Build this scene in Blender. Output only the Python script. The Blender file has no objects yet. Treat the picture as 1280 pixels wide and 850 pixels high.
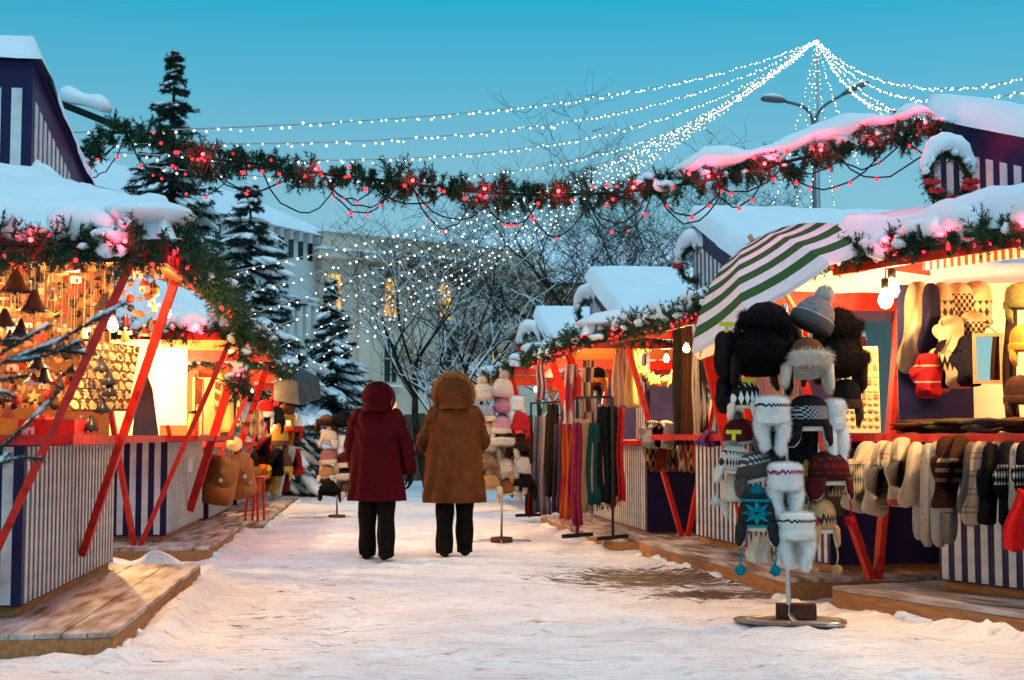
import bpy, math, random
import numpy as np
from mathutils import Vector, Matrix

scene = bpy.context.scene
COL = scene.collection
R = math.radians
rnd = random.Random(7)
rng = np.random.default_rng(11)

# ------------------------------------------------------------------ camera
F = 1778.0            # focal length in photograph pixels (50 mm on a 36 mm wide sensor)
CAMZ = 1.15
PITCH = math.atan(120.0 / F)
cd = bpy.data.cameras.new("camera")
cam = bpy.data.objects.new("camera", cd)
COL.objects.link(cam)
cam.location = (0, 0, CAMZ)
cam.rotation_euler = (math.pi / 2 + PITCH, 0, 0)
cd.sensor_width = 36.0
cd.lens = 36.0 * F / 1280.0
cd.clip_start = 0.1
cd.clip_end = 3000
cd.dof.use_dof = True
cd.dof.focus_distance = 11.0
cd.dof.aperture_fstop = 6.3
scene.camera = cam
scene.view_settings.view_transform = 'Standard'
scene.view_settings.look = 'None'
scene.view_settings.exposure = 0.15
scene.view_settings.gamma = 1.0
scene.view_settings.use_curve_mapping = False
scene.render.engine = 'CYCLES'
scene.cycles.use_denoising = True
scene.cycles.max_bounces = 5
scene.cycles.diffuse_bounces = 3
scene.cycles.glossy_bounces = 2
scene.cycles.transmission_bounces = 3
scene.cycles.sample_clamp_indirect = 4.0
scene.cycles.use_light_tree = True


def P(u, v, Y):
    """world point seen at photograph pixel (u, v), at distance Y down the street"""
    a, b = (u - 640) / F, (425 - v) / F
    cp, sp = math.cos(PITCH), math.sin(PITCH)
    d = Vector((a, cp - b * sp, sp + b * cp))
    return Vector((0, 0, CAMZ)) + d * (Y / d.y)


# ------------------------------------------------------------------ sky and the soft light left after sunset
w = bpy.data.worlds.new("World")
scene.world = w
w.use_nodes = True
nt = w.node_tree
nt.nodes.clear()
out = nt.nodes.new('ShaderNodeOutputWorld')
bg = nt.nodes.new('ShaderNodeBackground')
bg2 = nt.nodes.new('ShaderNodeBackground')
add = nt.nodes.new('ShaderNodeAddShader')
sky = nt.nodes.new('ShaderNodeTexSky')
sky.sky_type = 'NISHITA'
sky.sun_disc = False
sky.sun_elevation = R(4.0)
sky.sun_rotation = R(200)
sky.air_density = 1.0
sky.dust_density = 0.3
sky.ozone_density = 4.0
tint = nt.nodes.new('ShaderNodeMixRGB')
tint.blend_type = 'MULTIPLY'
tint.inputs['Fac'].default_value = 1.0
tint.inputs['Color2'].default_value = (0.55, 1.0, 0.75, 1)
nt.links.new(sky.outputs[0], tint.inputs['Color1'])
nt.links.new(tint.outputs[0], bg.inputs['Color'])
bg.inputs['Strength'].default_value = 0.05
tc = nt.nodes.new('ShaderNodeTexCoord')
sep = nt.nodes.new('ShaderNodeSeparateXYZ')
rampn = nt.nodes.new('ShaderNodeValToRGB')
nt.links.new(tc.outputs['Generated'], sep.inputs[0])
nt.links.new(sep.outputs['Z'], rampn.inputs[0])
cr = rampn.color_ramp
cr.elements[0].position = 0.0
cr.elements[0].color = (0.245, 0.435, 0.53, 1)
cr.elements[1].position = 1.0
cr.elements[1].color = (0.008, 0.20, 0.38, 1)
for p_, c_ in ((0.12, (0.228, 0.425, 0.53)), (0.18, (0.185, 0.405, 0.525)), (0.24, (0.088, 0.368, 0.515)), (0.30, (0.008, 0.325, 0.50))):
    el = cr.elements.new(p_)
    el.color = (*c_, 1)
nt.links.new(rampn.outputs[0], bg2.inputs['Color'])
bg2.inputs['Strength'].default_value = 0.95
nt.links.new(bg.outputs[0], add.inputs[0])
nt.links.new(bg2.outputs[0], add.inputs[1])
nt.links.new(add.outputs[0], out.inputs['Surface'])

sd = bpy.data.lights.new("sun", 'SUN')
sd.energy = 1.5
sd.angle = R(60)
sd.color = (0.72, 0.89, 1.0)
so = bpy.data.objects.new("sun", sd)
COL.objects.link(so)
so.location = (0, -20, 30)
so.rotation_euler = (R(26), 0, R(12))


# ------------------------------------------------------------------ materials
MATS = {}


def M(name, c1, c2=None, rough=0.7, scale=6.0, bump=0.0, bscale=60.0, metal=0.0, spec=None,
      emit=None, estr=0.0, sss=0.0, stretch=None, detail=4.0, contrast=None, sheen=0.0):
    """procedural Principled material: two noise-mixed colours, grain and bump"""
    if name in MATS:
        return MATS[name]
    m = bpy.data.materials.new(name)
    m.use_nodes = True
    n = m.node_tree
    b = n.nodes['Principled BSDF']
    b.inputs['Roughness'].default_value = rough
    b.inputs['Metallic'].default_value = metal
    b.inputs['Specular IOR Level'].default_value = spec if spec is not None else (0.5 if metal > .3 else (0.06 if rough >= .8 else 0.25))
    if sheen:
        b.inputs['Sheen Weight'].default_value = sheen
    t = n.nodes.new('ShaderNodeTexCoord')
    src = t.outputs['Object']
    if stretch:
        mp = n.nodes.new('ShaderNodeMapping')
        mp.inputs['Scale'].default_value = stretch
        n.links.new(src, mp.inputs[0])
        src = mp.outputs[0]
    if c2 is not None:
        nz = n.nodes.new('ShaderNodeTexNoise')
        nz.inputs['Scale'].default_value = scale
        nz.inputs['Detail'].default_value = detail
        n.links.new(src, nz.inputs['Vector'])
        rp = n.nodes.new('ShaderNodeValToRGB')
        lo, hi = contrast or (0.35, 0.65)
        rp.color_ramp.elements[0].position = lo
        rp.color_ramp.elements[1].position = hi
        rp.color_ramp.elements[0].color = (*c1, 1)
        rp.color_ramp.elements[1].color = (*c2, 1)
        n.links.new(nz.outputs['Fac'], rp.inputs[0])
        n.links.new(rp.outputs[0], b.inputs['Base Color'])
    else:
        b.inputs['Base Color'].default_value = (*c1, 1)
    if bump:
        nb = n.nodes.new('ShaderNodeTexNoise')
        nb.inputs['Scale'].default_value = bscale
        nb.inputs['Detail'].default_value = 3
        n.links.new(src, nb.inputs['Vector'])
        bp = n.nodes.new('ShaderNodeBump')
        bp.inputs['Strength'].default_value = bump
        bp.inputs['Distance'].default_value = 0.02
        n.links.new(nb.outputs['Fac'], bp.inputs['Height'])
        n.links.new(bp.outputs[0], b.inputs['Normal'])
    if emit:
        b.inputs['Emission Color'].default_value = (*emit, 1)
        b.inputs['Emission Strength'].default_value = estr
        m.cycles.emission_sampling = 'NONE'
    MATS[name] = m
    return m


def stripe_mat(name, bands, axis='Z', freq=1.0, rough=0.9, bump=0.5):
    """knit with woven-in bands: list of (position 0..1, colour); repeats freq times per metre along the axis"""
    if name in MATS:
        return MATS[name]
    m = M(name, bands[0][1], rough=rough, bump=bump, bscale=220)
    n = m.node_tree
    b = n.nodes['Principled BSDF']
    t = n.nodes.new('ShaderNodeTexCoord')
    s = n.nodes.new('ShaderNodeSeparateXYZ')
    n.links.new(t.outputs['Object'], s.inputs[0])
    mu = n.nodes.new('ShaderNodeMath'); mu.operation = 'MULTIPLY'; mu.inputs[1].default_value = freq
    n.links.new(s.outputs[axis], mu.inputs[0])
    fr = n.nodes.new('ShaderNodeMath'); fr.operation = 'FRACT'
    n.links.new(mu.outputs[0], fr.inputs[0])
    rp = n.nodes.new('ShaderNodeValToRGB')
    rp.color_ramp.interpolation = 'CONSTANT'
    e = rp.color_ramp.elements
    e[0].position = bands[0][0]; e[0].color = (*bands[0][1], 1)
    e[1].position = bands[1][0]; e[1].color = (*bands[1][1], 1)
    for p_, c_ in bands[2:]:
        k = e.new(p_); k.color = (*c_, 1)
    n.links.new(fr.outputs[0], rp.inputs[0])
    n.links.new(rp.outputs[0], b.inputs['Base Color'])
    return m


def knit_mat(name, base, ink, z0, z1, fx=26.0, amp=0.35, kind='zigzag', ink2=None):
    """knit with a figured band between heights z0..z1 (object space)"""
    if name in MATS:
        return MATS[name]
    m = M(name, base, rough=0.95, bump=0.5, bscale=200)
    n = m.node_tree
    b = n.nodes['Principled BSDF']

    def math_(op, a, bb=None, val=None):
        k = n.nodes.new('ShaderNodeMath'); k.operation = op
        n.links.new(a, k.inputs[0])
        if bb is not None:
            n.links.new(bb, k.inputs[1])
        elif val is not None:
            k.inputs[1].default_value = val
        return k.outputs[0]
    t = n.nodes.new('ShaderNodeTexCoord')
    s = n.nodes.new('ShaderNodeSeparateXYZ')
    n.links.new(t.outputs['Object'], s.inputs[0])
    zz = n.nodes.new('ShaderNodeMapRange')
    zz.inputs['From Min'].default_value = z0
    zz.inputs['From Max'].default_value = z1
    zz.clamp = False
    n.links.new(s.outputs['Z'], zz.inputs['Value'])
    xx = math_('MULTIPLY', s.outputs['X'], val=fx)
    yy = math_('MULTIPLY', s.outputs['Y'], val=fx)
    xy = math_('ADD', xx, yy)
    pp = math_('PINGPONG', xy, val=0.5)           # 0..0.5 triangle wave
    if kind == 'zigzag':
        tri = math_('ADD', pp, val=0.25)
        d = math_('ABSOLUTE', math_('SUBTRACT', zz.outputs[0], tri))
        mask = math_('LESS_THAN', d, val=0.24)
    elif kind == 'check':
        a1 = math_('LESS_THAN', pp, val=0.25)
        zf = math_('PINGPONG', math_('MULTIPLY', zz.outputs[0], val=3.0), val=0.5)
        a2 = math_('LESS_THAN', zf, val=0.25)
        mask = math_('ABSOLUTE', math_('SUBTRACT', a1, a2))
    else:
        zf = math_('PINGPONG', math_('MULTIPLY', zz.outputs[0], val=2.0), val=0.5)
        mask = math_('LESS_THAN', math_('ADD', pp, zf), val=0.42)
    inb = math_('MULTIPLY', math_('GREATER_THAN', zz.outputs[0], val=0.0), math_('LESS_THAN', zz.outputs[0], val=1.0))
    mk = math_('MULTIPLY', mask, inb)
    mix = n.nodes.new('ShaderNodeMixRGB')
    mix.inputs['Color1'].default_value = (*base, 1)
    mix.inputs['Color2'].default_value = (*ink, 1)
    n.links.new(mk, mix.inputs['Fac'])
    n.links.new(mix.outputs[0], b.inputs['Base Color'])
    return m


SNOW = M('snow', (0.86, 0.87, 0.88), (0.80, 0.82, 0.85), rough=0.75, scale=3, bump=0.25, bscale=70, spec=0.2)
NAVY = M('navy_paint', (0.011, 0.0065, 0.050), (0.017, 0.010, 0.068), rough=0.45, scale=5, bump=0.08, bscale=30)
WHITEP = M('white_paint', (0.52, 0.48, 0.46), (0.74, 0.71, 0.69), rough=0.5, scale=11, contrast=(.25, .6), bump=0.1, bscale=40)
REDP = M('red_paint', (0.34, 0.008, 0.007), (0.62, 0.024, 0.014), rough=0.45, scale=13, contrast=(.28, .52), detail=7, bump=0.1, bscale=40)
SOFFIT = M('stained_board', (0.50, 0.15, 0.035), (0.60, 0.20, 0.055), rough=0.5, scale=7, bump=0.1, bscale=40, stretch=(1, 6, 6))
WOOD = M('raw_wood', (0.30, 0.12, 0.042), (0.44, 0.20, 0.078), rough=0.7, scale=5, bump=0.25, bscale=30, stretch=(1.2, 9, 9))
WOODIN = M('inner_wood', (0.50, 0.32, 0.15), (0.62, 0.42, 0.22), rough=0.6, scale=6, bump=0.1, bscale=30, stretch=(1.2, 8, 8))
DARKM = M('black_metal', (0.012, 0.012, 0.013), rough=0.4, metal=0.6)
STEEL = M('galvanised_steel', (0.55, 0.55, 0.56), (0.42, 0.42, 0.44), rough=0.35, metal=0.9, scale=20)
CABLE = M('dark_cable', (0.01, 0.012, 0.01), rough=0.5)
PINE = M('pine_needles', (0.012, 0.045, 0.022), (0.03, 0.085, 0.035), rough=0.6, scale=9)
PINE2 = M('spruce_needles', (0.010, 0.028, 0.024), (0.028, 0.055, 0.040), rough=0.7, scale=4)
BARK = M('bark', (0.022, 0.016, 0.014), (0.05, 0.036, 0.028), rough=0.9, scale=12, bump=0.4, bscale=30, stretch=(1, 1, .3))
REDBULB = M('red_bulb', (0.6, 0.02, 0.02), emit=(1.0, 0.022, 0.035), estr=3.2)
REDHOT = M('red_bulb_core', (0.6, 0.02, 0.02), emit=(1.0, 0.07, 0.08), estr=7.0)
FAIRY = M('white_fairy_bulb', (0.8, 0.8, 0.75), emit=(1.0, 0.95, 0.84), estr=6.0)
WARMBULB = M('warm_bulb', (0.9, 0.7, 0.4), emit=(1.0, 0.70, 0.30), estr=40.0)
LITWIN = M('lit_window', (0.5, 0.3, 0.1), emit=(1.0, 0.48, 0.08), estr=1.1)
STRING = M('thread', (0.45, 0.32, 0.20), rough=0.9)
BLACK = M('black_wool', (0.008, 0.008, 0.009), (0.016, 0.015, 0.015), rough=0.95, scale=30, bump=0.4, bscale=200)
BLACKFUR = M('black_fur', (0.006, 0.005, 0.005), (0.014, 0.011, 0.010), rough=0.8, scale=60)
BROWNFUR = M('brown_fur', (0.030, 0.015, 0.010), (0.055, 0.028, 0.018), rough=0.85, scale=50)
FLEECE = M('cream_fleece', (0.62, 0.52, 0.42), (0.72, 0.62, 0.52), rough=0.95, scale=30, bump=0.7, bscale=120)
WHITEF = M('white_fleece', (0.78, 0.78, 0.78), (0.84, 0.83, 0.82), rough=0.95, scale=30, bump=0.7, bscale=140)


# ------------------------------------------------------------------ object helpers
def link(o, parent=None):
    COL.objects.link(o)
    if parent is not None:
        o.parent = parent
    return o


def tag(o, label=None, cat=None, group=None, kind=None):
    if label:
        o['label'] = label
    if cat:
        o['category'] = cat
    if group:
        o['group'] = group
    if kind:
        o['kind'] = kind
    return o


def thing(name, label, cat, loc=(0, 0, 0), rotz=0.0, group=None):
    o = bpy.data.objects.new(name, None)
    o.empty_display_size = 0.1
    link(o)
    o.location = loc
    o.rotation_euler = (0, 0, rotz)
    return tag(o, label, cat, group)


def copy_tree(o, parent=None):
    c = o.copy()
    COL.objects.link(c)
    if parent is not None:
        c.parent = parent
    for ch in list(o.children):
        copy_tree(ch, c)
    return c


class MB:
    """mesh collector"""
    def __init__(s):
        s.v, s.f, s.mi, s.sm = [], [], [], []

    def add(s, verts, faces, mi=0, smooth=False):
        o = len(s.v)
        s.v.extend([tuple(p) for p in verts])
        for f in faces:
            s.f.append(tuple(i + o for i in f))
            s.mi.append(mi)
            s.sm.append(smooth)
        return s

    def box(s, lo, hi, mi=0, mat=None):
        (a, b, c), (d, e, g) = lo, hi
        vs = [(a, b, c), (d, b, c), (d, e, c), (a, e, c), (a, b, g), (d, b, g), (d, e, g), (a, e, g)]
        if mat is not None:
            vs = [mat @ Vector(p) for p in vs]
        return s.add(vs, [(0, 3, 2, 1), (4, 5, 6, 7), (0, 1, 5, 4), (1, 2, 6, 5), (2, 3, 7, 6), (3, 0, 4, 7)], mi)

    def beam(s, p0, p1, wd, ht, up=(0, 0, 1), mi=0):
        p0, p1 = Vector(p0), Vector(p1)
        d = (p1 - p0).normalized()
        u = Vector(up)
        sd_ = d.cross(u)
        if sd_.length < 1e-4:
            sd_ = d.cross(Vector((1, 0, 0)))
        sd_.normalize()
        u = sd_.cross(d).normalized()
        a, b = sd_ * wd / 2, u * ht / 2
        vs = [p0 - a - b, p0 + a - b, p0 + a + b, p0 - a + b, p1 - a - b, p1 + a - b, p1 + a + b, p1 - a + b]
        return s.add(vs, [(0, 1, 2, 3), (7, 6, 5, 4), (0, 4, 5, 1), (1, 5, 6, 2), (2, 6, 7, 3), (3, 7, 4, 0)], mi)

    def tube(s, pts, rad, n=6, mi=0, caps=True, smooth=True):
        pts = [Vector(p) for p in pts]
        if not hasattr(rad, '__len__'):
            rad = [rad] * len(pts)
        vs, fs = [], []
        ref = None
        for i, p in enumerate(pts):
            d = (pts[min(i + 1, len(pts) - 1)] - pts[max(i - 1, 0)])
            if d.length < 1e-9:
                d = Vector((0, 0, 1))
            d.normalize()
            if ref is None:
                ref = Vector((0, 0, 1)) if abs(d.z) < 0.9 else Vector((1, 0, 0))
            a = d.cross(ref)
            if a.length < 1e-5:
                a = d.cross(Vector((0, 1, 0.1)))
            a.normalize()
            b = d.cross(a).normalized()
            ref = a.cross(d)
            for k in range(n):
                t = 2 * math.pi * k / n
                vs.append(p + (a * math.cos(t) + b * math.sin(t)) * rad[i])
        for i in range(len(pts) - 1):
            for k in range(n):
                k2 = (k + 1) % n
                fs.append((i * n + k, i * n + k2, (i + 1) * n + k2, (i + 1) * n + k))
        if caps:
            fs.append(tuple(range(n - 1, -1, -1)))
            e = (len(pts) - 1) * n
            fs.append(tuple(e + k for k in range(n)))
        return s.add(vs, fs, mi, smooth)

    def loft(s, rings, mi=0, smooth=True, cap0=True, cap1=True):
        n = len(rings[0])
        vs = [p for r_ in rings for p in r_]
        fs = []
        for i in range(len(rings) - 1):
            for k in range(n):
                k2 = (k + 1) % n
                fs.append((i * n + k, i * n + k2, (i + 1) * n + k2, (i + 1) * n + k))
        if cap0:
            fs.append(tuple(range(n - 1, -1, -1)))
        if cap1:
            e = (len(rings) - 1) * n
            fs.append(tuple(e + k for k in range(n)))
        return s.add(vs, fs, mi, smooth)

    def lathe(s, prof, n=16, mi=0, smooth=True, c=(0, 0, 0), sx=1.0, sy=1.0, mat=None):
        rings = []
        for r_, z in prof:
            ring = [Vector((c[0] + r_ * sx * math.cos(2 * math.pi * k / n), c[1] + r_ * sy * math.sin(2 * math.pi * k / n), c[2] + z)) for k in range(n)]
            if mat is not None:
                ring = [mat @ p for p in ring]
            rings.append(ring)
        return s.loft(rings, mi, smooth)

    def blob(s, c, r3, seed=0, amp=0.15, nu=7, nv=10, mi=0, mat=None):
        rr = random.Random(seed)
        ph = [rr.uniform(0, 6.28) for _ in range(6)]
        rings = []
        for i in range(nu + 1):
            th = math.pi * i / nu
            ring = []
            for k in range(nv):
                a = 2 * math.pi * k / nv
                d = 1 + amp * (math.sin(2 * a + ph[0] + 2 * th) * .5 + math.sin(3 * a + ph[1]) * .35 * math.sin(th) + math.sin(4 * th + ph[2] + a) * .35)
                st = max(math.sin(th), 0.02)
                p = Vector((r3[0] * st * math.cos(a) * d, r3[1] * st * math.sin(a) * d, -r3[2] * math.cos(th) * d))
                if mat is not None:
                    p = mat @ p
                ring.append(p + Vector(c))
            rings.append(ring)
        return s.loft(rings, mi, True)

    def grid(s, fn, nu, nv, mi=0, smooth=True):
        vs = [fn(i / nu, j / nv) for j in range(nv + 1) for i in range(nu + 1)]
        fs = [(j * (nu + 1) + i, j * (nu + 1) + i + 1, (j + 1) * (nu + 1) + i + 1, (j + 1) * (nu + 1) + i) for j in range(nv) for i in range(nu)]
        return s.add(vs, fs, mi, smooth)

    def prism(s, outline, th, mi=0, mat=None):
        """outline in x,z; thickness along y, centred"""
        n = len(outline)
        vs = [Vector((x, -th / 2, z)) for x, z in outline] + [Vector((x, th / 2, z)) for x, z in outline]
        if mat is not None:
            vs = [mat @ p for p in vs]
        fs = [tuple(range(n)), tuple(range(2 * n - 1, n - 1, -1))]
        fs += [(i, i + n, (i + 1) % n + n, (i + 1) % n) for i in range(n)]
        return s.add(vs, fs, mi)

    def puff(s, outline, th, mi=0, mat=None):
        """stuffed outline in x,z: three nested rings give it a soft rounded section"""
        n = len(outline)
        cx = sum(p[0] for p in outline) / n
        cz = sum(p[1] for p in outline) / n
        lay = [(0.55, -th / 2), (0.9, -th * .36), (1.0, 0), (0.9, th * .36), (0.55, th / 2)]
        wmin = min(max(p[0] for p in outline) - min(p[0] for p in outline), max(p[1] for p in outline) - min(p[1] for p in outline)) / 2
        rings = []
        for k, y in lay:
            ring = []
            for i, (x, z) in enumerate(outline):
                x0, z0 = outline[i - 1]
                x1, z1 = outline[(i + 1) % n]
                nx, nz = (z1 - z0), -(x1 - x0)
                l = math.hypot(nx, nz) or 1
                ins = (1 - k) * wmin * 0.9
                p = Vector((x - nx / l * ins, y, z - nz / l * ins))
                ring.append(mat @ p if mat is not None else p)
            rings.append(ring)
        return s.loft(rings, mi, True)

    def build(s, name, mats, parent=None, loc=None, sub=0):
        me = bpy.data.meshes.new(name)
        me.from_pydata(s.v, [], s.f)
        if not isinstance(mats, (list, tuple)):
            mats = [mats]
        for m in mats:
            me.materials.append(m)
        me.polygons.foreach_set('material_index', s.mi)
        me.polygons.foreach_set('use_smooth', s.sm)
        me.update()
        o = bpy.data.objects.new(name, me)
        link(o, parent)
        if loc is not None:
            o.location = loc
        if sub:
            md = o.modifiers.new('sub', 'SUBSURF')
            md.levels = md.render_levels = sub
        return o


def np_mesh(name, verts, tris, mat, parent=None, smooth=False):
    me = bpy.data.meshes.new(name)
    verts = np.asarray(verts, dtype=np.float32).reshape(-1, 3)
    tris = np.asarray(tris, dtype=np.int32)
    k = tris.shape[1]
    me.vertices.add(len(verts))
    me.vertices.foreach_set('co', verts.ravel())
    me.loops.add(tris.size)
    me.loops.foreach_set('vertex_index', tris.ravel())
    me.polygons.add(len(tris))
    me.polygons.foreach_set('loop_start', np.arange(0, tris.size, k, dtype=np.int32))
    me.polygons.foreach_set('loop_total', np.full(len(tris), k, dtype=np.int32))
    me.polygons.foreach_set('use_smooth', np.full(len(tris), smooth, dtype=bool))
    me.update(calc_edges=True)
    me.validate()
    me.materials.append(mat)
    o = bpy.data.objects.new(name, me)
    return link(o, parent)


def unit(a):
    return a / np.maximum(np.linalg.norm(a, axis=-1, keepdims=True), 1e-9)


def tri_needles(base, d, ln, wd):
    """thin triangles from base points along unit directions"""
    r_ = rng.normal(size=base.shape)
    side = unit(np.cross(d, r_)) * (wd if np.isscalar(wd) else np.asarray(wd)[:, None]) * 0.5
    tip = base + d * (ln if np.isscalar(ln) else np.asarray(ln)[:, None])
    return np.stack([base - side, base + side, tip], axis=1).reshape(-1, 3)


def sprig_needles(p0, d, L, k, nl, nw, spread=0.8, stem_w=None):
    """n sprigs with k needles each; returns triangle vertices"""
    n = len(p0)
    t = rng.uniform(0.03, 1.0, (n, k, 1))
    base = p0[:, None, :] + d[:, None, :] * (np.asarray(L).reshape(n, 1, 1) * t)
    r_ = unit(rng.normal(size=(n, k, 3)))
    nd = unit(d[:, None, :] * 0.75 + r_ * spread)
    ln = (nl * rng.uniform(0.7, 1.2, (n, k))).reshape(-1)
    v1 = tri_needles(base.reshape(-1, 3), nd.reshape(-1, 3), ln, nw)
    v2 = tri_needles(p0, d, np.asarray(L).reshape(n), stem_w or nw * 1.6)
    return np.concatenate([v1, v2])


def tris_for(v):
    return np.arange(len(v)).reshape(-1, 3)


def fuzz(o, n, ln, wd, mat, name='fur', droop=0.2, seed=1):
    """short hairs standing on an object's mesh, as a part of that object"""
    me = o.data
    me.calc_loop_triangles()
    nt_ = len(me.loop_triangles)
    tv = np.zeros(nt_ * 3, dtype=np.int32)
    me.loop_triangles.foreach_get('vertices', tv)
    co = np.zeros(len(me.vertices) * 3, dtype=np.float32)
    me.vertices.foreach_get('co', co)
    co = co.reshape(-1, 3)
    T = co[tv.reshape(-1, 3)]
    nn = np.cross(T[:, 1] - T[:, 0], T[:, 2] - T[:, 0])
    ar = np.linalg.norm(nn, axis=1)
    idx = rng.choice(nt_, size=n, p=ar / ar.sum())
    a, b = rng.random((2, n, 1))
    fl = (a + b) > 1
    a, b = np.where(fl, 1 - a, a), np.where(fl, 1 - b, b)
    t = T[idx]
    p = t[:, 0] * (1 - a - b) + t[:, 1] * a + t[:, 2] * b
    d = unit(nn[idx])
    d = unit(d + rng.normal(size=d.shape) * 0.45 + np.array([0, 0, -droop]))
    v = tri_needles(p, d, ln * rng.uniform(0.6, 1.3, n), wd)
    f_ = np_mesh(name, v, tris_for(v), mat, o)
    f_['kind'] = 'stuff'
    return f_


def vnoise(x, y, seed=0):
    """smooth value noise on arrays"""
    r_ = np.random.default_rng(seed).random((256, 256))
    xi, yi = np.floor(x).astype(int), np.floor(y).astype(int)
    fx, fy = x - xi, y - yi
    fx, fy = fx * fx * (3 - 2 * fx), fy * fy * (3 - 2 * fy)
    g = lambda i, j: r_[i % 256, j % 256]
    return (g(xi, yi) * (1 - fx) * (1 - fy) + g(xi + 1, yi) * fx * (1 - fy) + g(xi, yi + 1) * (1 - fx) * fy + g(xi + 1, yi + 1) * fx * fy) - 0.5


def fbm(x, y, seed=0, oct=4):
    s_, a = 0, 1.0
    for k in range(oct):
        s_ = s_ + a * vnoise(x * 2 ** k, y * 2 ** k, seed + k)
        a *= 0.5
    return s_


def ico(r):
    t = (1 + 5 ** .5) / 2
    v = [(-1, t, 0), (1, t, 0), (-1, -t, 0), (1, -t, 0), (0, -1, t), (0, 1, t), (0, -1, -t), (0, 1, -t), (t, 0, -1), (t, 0, 1), (-t, 0, -1), (-t, 0, 1)]
    f = [(0, 11, 5), (0, 5, 1), (0, 1, 7), (0, 7, 10), (0, 10, 11), (1, 5, 9), (5, 11, 4), (11, 10, 2), (10, 7, 6), (7, 1, 8), (3, 9, 4), (3, 4, 2), (3, 2, 6), (3, 6, 8), (3, 8, 9), (4, 9, 5), (2, 4, 11), (6, 2, 10), (8, 6, 7), (9, 8, 1)]
    v = np.array(v) / np.linalg.norm(v[0]) * r
    return v, np.array(f)


def np_balls(name, pts, r, mat, parent=None, squash=1.0):
    V, Fc = ico(1.0)
    pts = np.asarray(pts, dtype=float)
    rr = np.full(len(pts), r) if np.isscalar(r) else np.asarray(r)
    v = pts[:, None, :] + V[None] * rr[:, None, None] * np.array([1, 1, squash])
    f_ = Fc[None] + (np.arange(len(pts)) * 12)[:, None, None]
    return np_mesh(name, v.reshape(-1, 3), f_.reshape(-1, 3), mat, parent, True)


def resample(pts, step):
    pts = np.asarray([tuple(p) for p in pts], dtype=float)
    # Catmull-Rom through the points, then even spacing
    pp = np.vstack([2 * pts[0] - pts[1], pts, 2 * pts[-1] - pts[-2]])
    o = []
    for i in range(1, len(pp) - 2):
        for t in np.linspace(0, 1, 24, endpoint=False):
            a, b, c, d = pp[i - 1], pp[i], pp[i + 1], pp[i + 2]
            o.append(0.5 * ((2 * b) + (-a + c) * t + (2 * a - 5 * b + 4 * c - d) * t * t + (-a + 3 * b - 3 * c + d) * t ** 3))
    o.append(pts[-1])
    o = np.array(o)
    seg = np.r_[0, np.cumsum(np.linalg.norm(np.diff(o, axis=0), axis=1))]
    n = max(2, int(seg[-1] / step) + 1)
    s_ = np.linspace(0, seg[-1], n)
    return np.stack([np.interp(s_, seg, o[:, k]) for k in range(3)], axis=1)


def point_light(name, loc, power, color, radius=0.04, parent=None):
    l = bpy.data.lights.new(name, 'POINT')
    l.energy = power
    l.color = color
    l.shadow_soft_size = radius
    o = bpy.data.objects.new(name, l)
    link(o, parent)
    o.location = loc
    return o

# ------------------------------------------------------------------ ground: one snow sheet, trodden in the lane
def axis(fine, lo, hi, coarse_lo, coarse_hi):
    a = np.arange(lo, hi + 1e-6, fine)
    l = lo - np.geomspace(fine * 2, lo - coarse_lo, 22)[::-1]
    h = hi + np.geomspace(fine * 2, coarse_hi - hi, 26)
    return np.r_[l, a, h]


gx = axis(0.07, -6.5, 6.5, -500, 500)
gy = np.r_[axis(0.06, 6.2, 13.5, -60, 14.0)[:-26], np.arange(13.6, 27, 0.16), 27 + np.geomspace(.4, 900, 30)]
GX, GY = np.meshgrid(gx, gy)


def ground_z(x, y):
    near = np.exp(-np.maximum(np.abs(x) - 6.5, 0) / 2) * np.exp(-np.maximum(y - 26, 0) / 5)
    z = fbm(x * 0.5, y * 0.5, 3) * 0.05 + fbm(x * 3.1, y * 2.2, 9) * 0.015 + np.maximum(fbm(x * 7, y * 5, 21), 0.02) * 0.028
    z = z * near - 0.01
    # low drifts at the far end of the lane and beyond it
    far = np.clip((y - 26) / 10, 0, 1)
    z += far * (fbm(x * 0.12 + 3, y * 0.12, 5) * 0.5)
    z += 0.38 * np.exp(-(((x + 4.6) / 1.6) ** 2 + ((y - 30.5) / 2.2) ** 2))
    return z


GZ = ground_z(GX, GY)
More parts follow.
